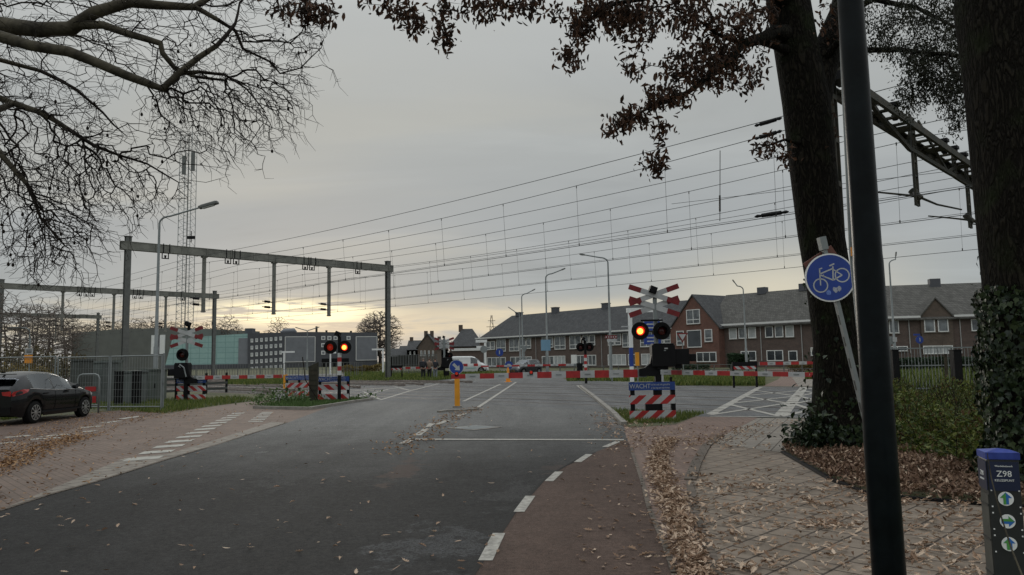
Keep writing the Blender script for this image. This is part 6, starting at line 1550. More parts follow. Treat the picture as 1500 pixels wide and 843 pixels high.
dk = MB().tube([S(0, 0, -.004), S(0, 0, 0)], [r_, r_], 56).build('white_rim', 'frame', t)
df = MB().tube([S(0, 0, -.008), S(0, 0, -.004)], [r_*.94, r_*.94], 56).build('blue_face', 'blue', t)
bk = MB(); y_ = -.0095
def ringm(b, cx, cz, r0, r1, n=40):
    ids = []
    for i in range(n):
        a = 2*PI*i/n; ids.append((b.av(S(cx+r0*math.cos(a), cz+r0*math.sin(a), y_)), b.av(S(cx+r1*math.cos(a), cz+r1*math.sin(a), y_))))
    for i in range(n): j = (i+1) % n; b.af((ids[i][0], ids[j][0], ids[j][1], ids[i][1]))
def bar2(b, p, q, w):
    p, q = V(p), V(q); d = (q-p).normalized(); nn_ = V((-d.y, d.x))*w/2
    b.af([b.av(S(c.x, c.y, y_)) for c in (p-nn_, q-nn_, q+nn_, p+nn_)])
k = r_/200.0
def C(x, y): return ((x-318)*k, (437-y)*k)
ca_ = C(228, 485); cb_ = C(414, 437)
rot = lambda p: p
ringm(bk, *ca_, 50*k, 60*k); ringm(bk, *cb_, 50*k, 60*k)
for p, q, w in ((C(228, 485), C(250, 350), 10), (C(244, 352), C(272, 347), 9), (C(240, 392), C(352, 368), 11), (C(248, 402), C(335, 462), 11), (C(335, 462), C(358, 350), 11), (C(335, 462), C(412, 437), 11), (C(352, 372), (C(414, 437)), 9), (C(332, 342), C(374, 332), 12), (C(268, 402), C(270, 425), 8)):
    bar2(bk, p, q, w*k)
bk.flat = True
bk.build('bicycle_symbol', 'signwhite', df)
M['sticker1'] = mat('faded_sticker_blue', (.12, .2, .5), .7, .3, 60); M['sticker2'] = mat('faded_sticker_pale', (.34, .36, .42), .7, .3, 80)
s1 = MB(); rr = random.Random(4)
for (cx, cy, w_, m_, nm) in ((280, 555, 26, 'sticker1', 'blue_sticker'), (333, 543, 24, 'sticker2', 'pale_sticker'), (368, 541, 22, 'sticker2', 'pale_sticker')):
    b = MB(); q = []
    for i in range(14):
        a = 2*PI*i/14; rr_ = w_*rr.uniform(.7, 1.15); x, z = C(cx+rr_*math.cos(a)*.8, cy+rr_*math.sin(a)); q.append(b.av(S(x, z, y_)))
    b.flat = True; b.af(q); b.build(nm, m_, df)
# brown plate behind
br0, br1 = P(1182, 378, Db+.03)-b0_, P(1208, 361, Db+.03)-b0_
bpm = MB(); d_ = (br1-br0); ang_ = math.atan2(d_.z, d_.x); Rb = Matrix.Rotation(-ang_, 3, 'Y'); cc = P(1202, 381, Db+.04)-b0_
bpo = MB().box(cc, (.42, .02, .16), Rb).build('brown_plate', 'brown', t)
text_mesh('470 Dommel', .06, 'lettering', 'signwhite', bpo, V((0, 0, 0)), FRONT, sx=.8, align='CENTER').matrix_basis = Matrix.Translation(cc+V((0, -.013, 0))) @ Rb.to_4x4()
MB().box(pt-V((0, 0, 0.0)), (.1, .08, .16), R).build('post_cap', 'steel', t)

# cycle node post
n0 = V((P(1475, 840, 3.55).x, 3.55, 0)); t = thing('cycle_node_post', 'square dark post with blue cap and three round arrow stickers in the right corner', 'waymark post', n0)
Hn = P(1463, 661, 3.55).z; wn_ = .130; n_rz = rad(-17)
t.rotation_euler = (0, 0, n_rz)
M['nodeplate'] = mat('node_post_dark', (.02, .022, .022), .45, .2, 12); M['nodecap'] = mat('node_post_blue_cap', (.02, .04, .28), .35, .35, 9, col2=(.05, .09, .4)); M['nodeblue'] = mat('node_label_blue', (.010, .016, .05), .4, .2, 9)
M['nodeside'] = mat('node_side_weathered', (.05, .05, .042), .7, .35, 9); M['green'] = mat('arrow_green', (.08, .3, .06), .5, .1, 8); M['arrowblue'] = mat('arrow_blue', (.02, .14, .45), .5, .1, 8)
MB().box((0, 0, Hn/2-.01), (wn_, wn_, Hn-.04)).build('shaft', 'nodeplate', t, bevel=.006)
MB().box((-wn_/2-.0015, 0, Hn/2-.09), (.003, wn_*.86, Hn-.2)).build('side_panel', 'nodeside', t)
sp_ = MB()
for i in range(6): sp_.box((-wn_/2-.004, 0, .12+i*.155), (.004, wn_*.86, .008))
sp_.build('side_ribs', 'nodeplate', t)
cp = MB(); hw = wn_/2+.004
cp.prism([(-hw, -hw, Hn-.03), (hw, -hw, Hn-.03), (hw, hw, Hn-.03), (-hw, hw, Hn-.03)], (0, 0, 1), .03); 
ii = [cp.av(p) for p in ((-hw, -hw, Hn+.0005), (hw, -hw, Hn+.0005), (hw, hw, Hn+.0005), (-hw, hw, Hn+.0005), (0, 0, Hn+.014))]
for a_ in range(4): cp.af((ii[a_], ii[(a_+1) % 4], ii[4]))
cp.build('cap', 'nodecap', t)
yF = -wn_/2-.002
lb_ = MB().box((0, yF, Hn-.105), (wn_*.94, .003, .13)).build('label', 'nodeblue', t)
MB().box((-wn_/2-.003, 0, Hn-.105), (.004, wn_*.94, .13)).build('side_label', 'nodeblue', t)
text_mesh('Z98', .038, 'number', 'frame', lb_, V((0, yF-.002, Hn-.095)), FRONT, align='CENTER'); text_mesh('KEUZEPUNT', .014, 'wording', 'frame', lb_, V((0, yF-.002, Hn-.124)), FRONT, align='CENTER')
text_mesh('Wandelnetwerk', .011, 'top_line', 'frame', lb_, V((0, yF-.002, Hn-.06)), FRONT, align='CENTER'); text_mesh('0,0 km', .010, 'bottom_line', 'steel', lb_, V((0, yF-.002, Hn-.146)), FRONT, align='CENTER') if False else None
LF = Matrix(((0, 0, -1), (-1, 0, 0), (0, 1, 0)))
text_mesh('Z98', .030, 'number', 'frame', lb_, V((-wn_/2-.0055, 0, Hn-.1)), LF, align='CENTER'); text_mesh('KEUZEPUNT', .012, 'wording', 'frame', lb_, V((-wn_/2-.0055, 0, Hn-.126)), LF, align='CENTER')
rr0 = .031
for i, (zc_, rotd) in enumerate(((Hn-.205, 90), (Hn-.305, 0), (Hn-.405, 90))):
    st = MB().tube([(0, yF, zc_), (0, yF-.002, zc_)], [rr0, rr0], 36).build('arrow_sticker', 'frame', t)
    Rr = Matrix.Rotation(rad(rotd), 2); 
    def arrow(pts, m_, nm, dy):
        q = [(lambda w: (w.x, yF-dy, zc_+w.y))(Rr @ V(p)) for p in pts]; MB().prism(q, (0, -1, 0), .0008).build(nm, m_, st)
    arrow([(-.025, -.011), (.004, -.011), (.004, -.024), (.029, 0), (.004, .024), (.004, .011), (-.025, .011)], 'arrowblue', 'arrow', .0022)
    arrow([(-.025, 0), (.027, 0), (.004, .024), (.004, .011), (-.025, .011)], 'green', 'arrow_half', .0031)
    for sx in (-1, 1):
        for sz in (-1, 1): MB().box((sx*.055, yF-.0005, zc_+sz*.036), (.006, .002, .006)).build('rivet', 'frame', t)
# dry stem leaning in front of the node post
ds = MB().tube([P(1446, 664, 3.4), P(1452, 700, 3.36), P(1466, 755, 3.3), P(1482, 805, 3.22), P(1500, 850, 3.15), V((P(1510, 900, 3.1).x, 3.1, 0))], [.0018, .0025, .003, .0035, .004, .005], 6).build('dry_stem', 'bark_s')
tag(ds, 'single dry plant stem leaning across the node post', 'plant')
# ================================================================== TREES
class Tree:
    """skeleton grown from given limbs towards attraction points (shortest cable with a path-length penalty)"""
    def __init__(s, seed):
        s.r = random.Random(seed); s.p = np.zeros((150000, 3)); s.par = np.full(150000, -1, int); s.pl = np.zeros(150000); s.n = 0; s.minr = np.zeros(150000)
    def add(s, p, par, r=0.0):
        i = s.n; s.p[i] = p; s.par[i] = par; s.pl[i] = 0 if par < 0 else s.pl[par]+np.linalg.norm(s.p[i]-s.p[par]); s.minr[i] = r; s.n += 1; return i
    def near(s, q, bf=0.0):
        d = np.linalg.norm(s.p[:s.n]-np.array(q), axis=1); return int(np.argmin(d+bf*s.pl[:s.n])), d
    def limb(s, pts, radii, step=.3, wob=.06, attach=True):
        pts = [V(p) for p in pts]; par = -1
        if s.n and attach: par, _ = s.near(pts[0])
        prev = par
        for k, (a, b) in enumerate(zip(pts, pts[1:])):
            n = max(1, int((b-a).length/step)); ra, rb = radii[k], radii[k+1]
            for i in range(n+(1 if k == len(pts)-2 else 0)):
                u = i/n; w = wob*(b-a).length*.3
                q = a.lerp(b, u)+V((s.r.gauss(0, 1), s.r.gauss(0, 1), s.r.gauss(0, 1)))*(w*.25 if (i or k) else 0)
                prev = s.add(q, prev, ra+(rb-ra)*u)
        return prev
    def fill(s, pts, bf=.25, step=.22, wob=.16, droop=.12, down=0.0):
        """connect each attraction point by a wobbling twig"""
        pts = [np.array(q) for q in pts]
        if not len(pts): return []
        d0 = []
        P0 = s.p[:s.n].copy()
        for q in pts: d0.append(np.min(np.linalg.norm(P0-q, axis=1)))
        tips = []
        for k in np.argsort(d0):
            q = pts[k]; d = np.linalg.norm(s.p[:s.n]-q, axis=1)
            cost = d+bf*s.pl[:s.n]+down*np.maximum(0, q[2]-s.p[:s.n, 2])
            i = int(np.argmin(cost)); L_ = d[i]
            if L_ < .04: tips.append(i); continue
            a = V(s.p[i]); b = V(q); n = max(1, int(L_/step)); j = i
            # start off along the parent's heading, then bend to the target
            if s.par[i] >= 0: h = (a-V(s.p[s.par[i]])); h = h.normalized()*L_*.3 if h.length > 0 else V((0, 0, 0))
            else: h = V((0, 0, 0))
            c = a.lerp(b, .45)+h+V((s.r.gauss(0, wob), s.r.gauss(0, wob), s.r.gauss(0, wob)))*L_*.5+V((0, 0, droop*L_))
            for m in range(1, n+1):
                u = m/n; pp_ = a*(1-u)**2+c*2*u*(1-u)+b*u*u
                if m < n: pp_ += V((s.r.gauss(0, 1), s.r.gauss(0, 1), s.r.gauss(0, 1)))*step*.11
                j = s.add(pp_, j)
            tips.append(j)
        return tips
    def mesh(s, name_a, name_b, mat_a, mat_b, parent, tip=.0035, expo=2.3, thick=.02, fat=1.0, maxr=9):
        n = s.n; w = np.zeros(n); ch = [[] for _ in range(n)]
        for i in range(n):
            if s.par[i] >= 0: ch[s.par[i]].append(i)
        order = range(n-1, -1, -1)
        for i in order:
            if w[i] == 0: w[i] = 1.0
            if s.par[i] >= 0: w[s.par[i]] += w[i] if True else 0
        # w = number of tips carried (internal nodes add nothing): recompute properly
        w[:] = 0
        for i in order:
            if not ch[i]: w[i] = 1
            if s.par[i] >= 0: w[s.par[i]] += w[i]
        R = tip*fat*np.power(np.maximum(w, 1), 1/expo); R = np.minimum(R, maxr); R = np.where(s.minr[:n] > 0, np.maximum(s.minr[:n], R*0), R)
        for i in range(n):           # a child never thicker than its parent
            if s.par[i] >= 0 and s.minr[i] == 0: R[i] = min(R[i], R[s.par[i]]*.92 if s.minr[s.par[i]] > 0 else R[s.par[i]])
        A, B_ = MB(), MB(); A.flat = B_.flat = True
        def sides(r): return 3 if r < .012 else 5 if r < .035 else 8 if r < .1 else 20
        # walk chains
        starts = [i for i in range(n) if s.par[i] < 0]; stack = [(i, [i]) for i in starts]
        while stack:
            i, chain = stack.pop()
            while True:
                c = ch[i]
                if not c: break
                c = sorted(c, key=lambda q: (0 if s.minr[q] > 0 else 1, -R[q]))
                for q in c[1:]: stack.append((q, [i, q]))
                i = c[0]; chain.append(i)
            pts = [V(s.p[k]) for k in chain]; rs = [R[k] for k in chain]
            if len(chain) > 1 and s.par[chain[0]] >= 0 or True:
                if len(rs) > 1 and chain[0] != 0 and s.par[chain[0]] is not None and rs[0] > rs[1]*1.4: rs[0] = rs[1]*1.15
            if len(pts) < 2: continue
            rs[-1] *= .5
            big_ = max(rs) > thick
            if big_:
                # split the chain where it gets thin
                k = max(j for j, r in enumerate(rs) if r > thick); k = min(len(pts)-1, k+1)
                A.tube(pts[:k+1], rs[:k+1], sides(max(rs)), False)
                if k < len(pts)-1: B_.tube(pts[k:], rs[k:], 4, False)
            else: B_.tube(pts, rs, sides(max(rs)), False)
        oa = A.build(name_a, mat_a, parent, True) if A.v else None
        ob = B_.build(name_b, mat_b, parent, True) if B_.v else None
        return oa, ob
def blobs(lst, rng):
    """attraction points: (px, py, rx, ry, D, dD, n)"""
    o = []
    for (x, y, rx, ry, D, dD, n) in lst:
        for _ in range(n):
            a = rng.uniform(0, 2*PI); r = math.sqrt(rng.random()); o.append(P(x+rx*r*math.cos(a), y+ry*r*math.sin(a), D+rng.uniform(-dD, dD)))
    return o
def tips_leaves(tr, tips, k, size, spread, m, name, parent, rng, asp=.45, hang=.5, up=.9):
    pts = []
    for i in tips:
        p = tr.p[i]; q = tr.p[tr.par[i]] if tr.par[i] >= 0 else p
        for _ in range(rng.randint(max(1, k-2), k+2)):
            u = rng.random(); b = p+(q-p)*u*1.2
            pts.append((b[0]+rng.gauss(0, spread), b[1]+rng.gauss(0, spread), b[2]+rng.gauss(0, spread)-abs(rng.gauss(0, spread))*hang))
    return foliage(name, pts, size, m, rng.randint(0, 9999), None, None, asp, None, parent, up)

# ---- sycamore with bare drooping branches, trunk just outside the left edge
rs_ = random.Random(77)
def px3(l): return [P(x, y, D) for x, y, D in l]
sy = thing('sycamore_tree', 'large bare sycamore with pale mottled limbs reaching in at the top left', 'tree', V((-10.2, 9.5, 0)), 0, 'trees around the crossing')
T1 = Tree(1); t0 = V((-10.2, 9.5, 0)); off0 = V(sy.location)
base_pts = [t0, t0+V((.1, 0, 2.2)), t0+V((.5, .1, 4.2)), P(-120, 45, 9.6)]
T1.limb(base_pts, [.62, .48, .4, .26], .35, .03)
T1.limb(px3([(-120, 45, 9.6), (0, 38, 9.2), (60, 44, 9), (104, 42, 8.9), (140, 18, 8.9), (190, 4, 9), (230, 8, 9.1), (285, 10, 9.3), (320, -12, 9.6), (380, -40, 9.8)]), [.26, .105, .095, .09, .075, .065, .055, .045, .035, .025], .25, .1)
T1.limb(px3([(-120, 45, 9.6), (-40, 52, 8.6), (0, 54, 8.5), (42, 66, 8.4), (100, 76, 8.3), (140, 92, 8.3), (185, 111, 8.3), (238, 130, 8.3), (262, 108, 8.4), (292, 84, 8.5), (318, 68, 8.6), (345, 35, 8.8), (352, 5, 9), (380, -30, 9.2)]), [.15, .075, .07, .062, .06, .055, .05, .042, .038, .033, .028, .02, .015, .01], .2, .1)
T1.limb(px3([(110, 36, 8.9), (150, 37, 8.9), (190, 50, 8.9), (235, 64, 8.9), (238, 78, 8.9), (256, 100, 9.0), (285, 112, 9.1), (330, 118, 9.3)]), [.07, .05, .045, .038, .034, .03, .022, .015], .2, .1)
T1.limb(px3([(285, 10, 9.3), (320, 30, 9.4), (345, 45, 9.5), (356, 72, 9.5), (395, 90, 9.6), (410, 108, 9.6), (440, 100, 9.7), (470, 70, 9.8)]), [.035, .028, .024, .02, .016, .013, .01, .006], .2, .12)
T1.limb(px3([(262, 108, 8.4), (290, 105, 8.6), (330, 110, 8.8), (360, 130, 9), (385, 160, 9)]), [.03, .022, .017, .012, .008], .2, .12)
T1.limb(px3([(-60, 120, 10), (0, 145, 9.6), (60, 165, 9.4), (100, 190, 9.3), (140, 215, 9.3), (175, 228, 9.3), (215, 240, 9.4), (262, 268, 9.5)]), [.06, .045, .036, .028, .022, .016, .012, .007], .2, .12)
T1.limb(px3([(-60, 60, 10), (0, 88, 10.5), (60, 105, 10.6), (110, 130, 10.6), (150, 165, 10.6), (185, 200, 10.6)]), [.06, .035, .028, .022, .016, .01], .2, .12)
T1.limb(px3([(-50, 180, 9), (0, 225, 8.8), (40, 270, 8.8), (60, 320, 8.8), (95, 360, 8.9)]), [.05, .035, .025, .017, .01], .2, .12)
att = blobs([(300, 40, 190, 60, 9.2, 1.3, 965), (330, 110, 120, 70, 9.0, .9, 965), (290, 160, 70, 60, 8.8, .8, 436), (385, 165, 50, 60, 9.1, .6, 276), (250, 190, 35, 70, 8.8, .5, 206), (335, 190, 40, 60, 9, .5, 184),
             (110, 30, 130, 50, 9.6, 1.4, 505), (80, 110, 130, 60, 9.8, 1.2, 758), (50, 210, 110, 100, 9.6, 1.2, 1426), (150, 230, 70, 60, 9.4, .7, 436), (190, 270, 55, 55, 9.3, .6, 322), (50, 310, 90, 90, 9.2, 1.0, 1196), (110, 300, 60, 80, 9.1, .8, 390), (60, 380, 60, 50, 9, .6, 252),
             (160, 330, 50, 60, 9.1, .5, 161), (440, 60, 40, 50, 9.6, .5, 114), (200, -60, 320, 60, 10, 2, 368), (-60, 100, 80, 160, 9.8, 1.5, 413), (320, 225, 30, 40, 8.9, .3, 50), (255, 280, 30, 30, 9.3, .3, 41)], rs_)
for (cx, cy, rx, ry, D, n, k) in ((330, 150, 110, 50, 9.0, 70, 9), (260, 140, 60, 50, 8.7, 30, 8), (400, 110, 60, 50, 9.4, 26, 7), (60, 250, 100, 90, 9.3, 90, 10), (160, 250, 60, 60, 9.3, 40, 9), (210, 280, 40, 30, 9.3, 14, 6), (80, 340, 60, 50, 9, 40, 7), (330, 200, 40, 25, 9, 12, 6), (440, 60, 45, 35, 9.6, 14, 6)):
    for _ in range(n):
        a = rs_.uniform(0, 6.283); r = rs_.random()**.5; x, y = cx+rx*r*math.cos(a), cy+ry*r*math.sin(a); dd = D+rs_.uniform(-.7, .7); dr = rs_.uniform(-5, 9)
        for i in range(rs_.randint(3, k)):
            att.append(P(x, y, dd)); 
            if rs_.random() < .6: att.append(P(x+rs_.choice((-1, 1))*rs_.uniform(8, 20), y+rs_.uniform(-2, 16), dd+rs_.uniform(-.1, .1)))
            x += dr+rs_.gauss(0, 3.5); y += rs_.uniform(7, 14); dr *= .9
tips = T1.fill(att, .12, .13, .14, .10, .9)
T1.p[:T1.n] -= np.array(off0)
oa, ob = T1.mesh('trunk', 'twigs', 'bark_s', 'twig', sy, .0028, 2.75, .028)
sb = MB(); 
for i in rs_.sample(tips, 70):
    p = V(T1.p[i]); sb.tube([p, p-V((0, 0, .06))], .002, 3, False); sb.tube([p-V((0, 0, .05)), p-V((0, 0, .065)), p-V((0, 0, .085)), p-V((0, 0, .095))], [.006, .015, .015, .005], 6)
sb.flat = True; tag(sb.build('seed_balls', 'twig', sy), kind='stuff')

# ---- near oak with brown leaves
ok = thing('oak_tree', 'near oak with forked dark trunk, brown leaves and ivy round its foot', 'tree', V((P(1228, 655, 12.8).x, 12.8, 0)), 0, 'trees around the crossing')
T2 = Tree(2); D2 = 12.8; o2_ = V(ok.location)
def Q(l, D=D2): return [P(x, y, D if len(r_2) == 0 else D) for (x, y, *r_2) in l]
trunk_px = [(1229, 660), (1229, 630), (1229, 590), (1227, 545), (1225, 500), (1215, 420), (1202, 340), (1190, 240), (1181, 150), (1166, 70), (1154, 0), (1146, -80), (1140, -200)]
T2.limb([P(x, y, D2) for x, y in trunk_px], [.66, .52, .43, .39, .37, .37, .375, .385, .40, .37, .37, .32, .22], .28, .0)
T2.limb([P(1190, 160, D2), P(1202, 110, D2+.1), P(1216, 60, D2+.2), P(1233, 20, D2+.3), P(1250, -60, D2+.4), P(1290, -180, D2+.8)], [.3, .26, .23, .22, .18, .1], .28, .0)
def L2(l, rr): T2.limb([P(*q) for q in l], rr, .22, .12)
L2([(1150, 50, 12.6), (1136, 48, 12.2), (1110, 58, 11.8), (1086, 66, 11.5), (1072, 85, 11.3), (1036, 114, 11), (1008, 135, 10.8), (979, 149, 10.6), (954, 157, 10.5), (926, 171, 10.4), (900, 184, 10.3)], [.16, .11, .09, .075, .06, .045, .035, .026, .02, .014, .008])
L2([(1150, 75, 12.6), (1136, 68, 12.3), (1114, 62, 12.2), (1080, 62, 12), (1050, 50, 11.8), (1020, 28, 11.5), (980, 10, 11.2)], [.12, .06, .05, .04, .032, .024, .015])
L2([(1150, 0, 12.6), (1100, -40, 12), (1000, -60, 11.4), (900, -50, 11), (800, -45, 10.6), (700, -40, 10.2), (600, -35, 10), (500, -30, 9.8)], [.2, .14, .11, .09, .07, .05, .035, .015])
L2([(1100, -40, 12), (1040, -10, 11.6), (960, -5, 11.2), (900, 5, 11), (860, 30, 10.8), (835, 70, 10.6)], [.1, .06, .04, .03, .02, .01])
L2([(960, 160, 10.5), (966, 185, 10.5), (965, 215, 10.5), (960, 240, 10.5)], [.012, .009, .007, .005])
L2([(1168, 210, 12.5), (1150, 205, 12.2), (1130, 212, 12), (1108, 218, 11.9)], [.04, .022, .015, .008])
L2([(1204, 95, 12.8), (1226, 62, 12.6), (1262, 74, 12.2), (1318, 74, 11.6), (1382, 80, 11), (1430, 84, 10.6)], [.09, .06, .05, .04, .03, .02])
L2([(1233, 20, 12.9), (1280, 0, 12.5), (1340, 10, 12), (1400, 40, 11.6)], [.08, .05, .035, .02])
clusters = [(960, 20, 110, 26, 11.2, .6, 130), (1050, 40, 60, 40, 11.5, .6, 120), (1090, 60, 50, 45, 11.9, .5, 70), (1015, 95, 45, 32, 11.1, .5, 110), (1060, 100, 35, 25, 11.4, .4, 50), (975, 140, 35, 16, 10.6, .3, 60), (925, 172, 26, 12, 10.4, .2, 30), (898, 188, 14, 10, 10.3, .2, 14),
            (968, 190, 10, 14, 10.5, .15, 12), (958, 238, 18, 14, 10.5, .15, 20), (875, 20, 50, 24, 10.9, .4, 60), (930, 40, 30, 30, 10.9, .4, 50), (850, 45, 20, 22, 10.7, .2, 26), (832, 78, 18, 10, 10.6, .2, 14), (838, 95, 8, 10, 10.6, .1, 6), (925, 95, 14, 18, 10.8, .2, 14),
            (600, 25, 22, 24, 9.9, .2, 24), (612, 42, 10, 12, 9.9, .1, 8), (650, 30, 18, 34, 10, .2, 26), (652, 60, 9, 14, 10, .1, 8), (570, 5, 40, 9, 9.8, .2, 16), (690, 8, 16, 18, 10.1, .2, 12), (720, 8, 30, 12, 10.2, .2, 20), (765, 6, 30, 14, 10.4, .2, 22), (715, 22, 6, 8, 10.2, .1, 4), (800, 14, 24, 16, 10.5, .2, 18), (448, 12, 46, 14, 9.7, .2, 34), (460, 28, 30, 8, 9.7, .15, 12), (800, -30, 300, 25, 10.6, .8, 150), (1080, -40, 120, 40, 12, .8, 120),
            (1128, 216, 24, 12, 12, .2, 22), (1150, 232, 10, 10, 12.2, .2, 8), (1110, 10, 30, 22, 12, .4, 34), (1100, 110, 20, 25, 11.8, .3, 18), (1060, 132, 14, 10, 11.4, .2, 8), (1212, 190, 8, 60, 12.6, .2, 14), (1215, 30, 20, 30, 12.6, .3, 16)]
L2([(600, -35, 10), (598, 0, 9.9), (602, 25, 9.9)], [.02, .01, .006]); L2([(660, -38, 10.1), (652, 0, 10), (650, 40, 10)], [.02, .01, .005]); L2([(480, -28, 9.8), (460, 5, 9.7)], [.015, .007])
tips2 = T2.fill(blobs(clusters, rs_), .1, .14, .15, .05, .3)
dcl = [(1345, 60, 60, 40, 11.6, .5, 200), (1380, 100, 40, 45, 11.2, .4, 170), (1345, 120, 30, 45, 11.3, .4, 110), (1330, 150, 20, 30, 11.3, .3, 40), (1395, 140, 25, 35, 11, .3, 90), (1300, 20, 40, 25, 12, .4, 70), (1285, 55, 18, 25, 12, .3, 24), (1370, 15, 60, 25, 11.8, .5, 140), (1400, 180, 12, 20, 11, .2, 26), (1370, -50, 90, 40, 12, .6, 60)]
tips3 = T2.fill(blobs(dcl, rs_), .1, .14, .15, .05, .1)
T2.p[:T2.n] -= np.array(o2_)
T2.mesh('trunk', 'twigs', 'bark', 'twig', ok, .0033, 2.3, .03)
tips_leaves(T2, tips2, 6, .10, .07, 'oakleaf', 'brown_leaves', ok, rs_, .42)
tips_leaves(T2, tips3, 11, .05, .07, 'darkleaf', 'fine_dark_leaves', ok, rs_, .4)
# ---- second trunk at the right edge
o3 = V((P(1540, 720, 9.0).x, 9.0, 0)); ok2 = thing('oak_tree', 'massive dark trunk at the right edge wrapped in ivy below', 'tree', o3, 0, 'trees around the crossing')
T3 = Tree(3)
T3.limb([P(x, y, 9) for x, y in ((1548, 730), (1546, 690), (1540, 640), (1532, 540), (1522, 440), (1510, 340), (1500, 230), (1490, 110), (1480, 0), (1474, -120), (1470, -260))], [.95, .72, .6, .58, .57, .56, .565, .58, .62, .5, .4], .3, .0)
T3.limb([P(1480, 20, 9), P(1400, -60, 9.4), P(1330, -120, 9.8)], [.3, .15, .1], .3, .05)
T3.limb([P(1430, 40, 9.2), P(1415, 10, 9.4), P(1400, -10, 9.6)], [.05, .03, .02], .3, .05)
tips4 = T3.fill(blobs([(1420, 10, 40, 30, 9.8, .3, 60), (1412, 70, 14, 50, 9.7, .25, 50), (1440, -60, 120, 50, 10, .6, 80)], rs_), .1, .14, .15, .05, .1)
T3.p[:T3.n] -= np.array(o3)
T3.mesh('trunk', 'twigs', 'bark', 'twig', ok2, .0033, 2.3, .03)
tips_leaves(T3, tips4, 10, .055, .07, 'darkleaf', 'fine_dark_leaves', ok2, rs_, .4)
# ivy
def ivy(name, label, axis, n, size, rng, side=(-1, 1), thick=.12, up=.5, front=True):
    """leaves standing on a trunk surface; axis = list of (point, radius, density)"""
    v = []; f = []
    wsum = [a[2] for a in axis]
    for _ in range(n):
        k = rng.choices(range(len(axis)-1), weights=wsum[:-1])[0]; u = rng.random(); p = axis[k][0].lerp(axis[k+1][0], u); r = axis[k][1]*(1-u)+axis[k+1][1]*u
        a = rng.uniform(PI*.45, PI*2.05) if front else rng.uniform(0, 2*PI)
        d = V((math.cos(a), math.sin(a), 0)); bump = thick*(.5+.5*math.sin(p.z*5+a*3))*rng.random()
        c = p+d*(r+.01+bump); s_ = size*rng.uniform(.5, 1.3)
        nrm = (d+V((rng.gauss(0, .35), rng.gauss(0, .35), rng.gauss(0, .3)))).normalized(); R = nrm.to_track_quat('Y', 'Z').to_matrix() @ Matrix.Rotation(PI+rng.gauss(0, .5), 3, 'Y')
        i = len(v)
        for q in ((0, 0, -.35), (.28, .04, -.42), (.5, .1, -.05), (.26, .03, .1), (0, .0, .6), (-.26, .03, .1), (-.5, .1, -.05), (-.28, .04, -.42)):
            w = R @ (V(q)*s_); v.append((c.x+w.x, c.y+w.y, c.z+w.z))
        f += [(i, i+1, i+2, i+3, i+4), (i, i+4, i+5, i+6, i+7)]
    me = bpy.data.meshes.new(name); me.from_pydata(v, [], f); me.materials.append(M['ivy']); o = bpy.data.objects.new(name, me); COL.objects.link(o)
    return tag(o, label, 'ivy', None, 'stuff')
ax = [(P(1528, 370, 9), .54, .1), (P(1525, 420, 9), .55, .9), (P(1522, 460, 9), .60, 1.5), (P(1530, 540, 9), .60, 1.5), (P(1538, 620, 9), .62, 1.3), (P(1545, 690, 9), .7, .8), (P(1548, 725, 9), .8, 1)]
ivy('ivy_on_trunk', 'dense glossy ivy climbing the massive trunk at the right edge', ax, 6500, .072, rs_, thick=.16)
axb = [(P(1210, 400, D2), .37, .06), (P(1218, 450, D2), .37, .12), (P(1224, 520, D2), .38, .12), (P(1228, 580, D2), .42, .3), (P(1229, 620, D2), .5, 2.2), (P(1229, 650, D2), .64, 2.6), (P(1229, 662, D2), .7, 1)]
ivy('ivy_at_oak_foot', 'dark ivy bunched around the foot of the near oak trunk', axb, 1900, .075, rs_, thick=.2)
wp = []
for _ in range(700):
    c = P(1192, 650, 12.4); wp.append((c.x+rs_.gauss(0, .22), c.y+rs_.gauss(0, .2), abs(rs_.gauss(0, .3))))
foliage('ivy_clump', wp, .1, 'ivy', 5, 'bushy ivy clump left of the near oak foot', 'ivy')

# ---- distant bare trees: three grown once, then copied
def bare_tree(seed, H, Rw, n, tip, trunk_r, label, base=.3, fan=False):
    rng = random.Random(seed); T = Tree(seed); T.limb([(0, 0, 0), (rng.uniform(-.2, .2), 0, H*.35), (rng.uniform(-.4, .4), 0, H*.75)], [trunk_r, trunk_r*.7, trunk_r*.25], H/14, .05)
    pts = []
    while len(pts) < n:
        x, y, z = rng.uniform(-1, 1), rng.uniform(-1, 1), rng.uniform(-1, 1)
        if x*x+y*y+z*z > 1 or rng.random() > (x*x+y*y+z*z)**.5+.25: continue
        pts.append((x*Rw, y*Rw, H*(base+(1-base)*(z*.5+.5))))
    T.fill(pts, .3, H/18, .12, .0, .6)
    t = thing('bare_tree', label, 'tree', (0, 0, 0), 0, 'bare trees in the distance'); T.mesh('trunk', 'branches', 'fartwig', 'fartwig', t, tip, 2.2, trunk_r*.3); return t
protoA = bare_tree(41, 13, 4.6, 800, .032, .22, 'broad bare tree on the skyline left of the tower foot')
protoB = bare_tree(42, 12, 3.0, 550, .032, .2, 'x')
protoC = bare_tree(43, 7, 2.6, 360, .012, .12, 'x', .1)
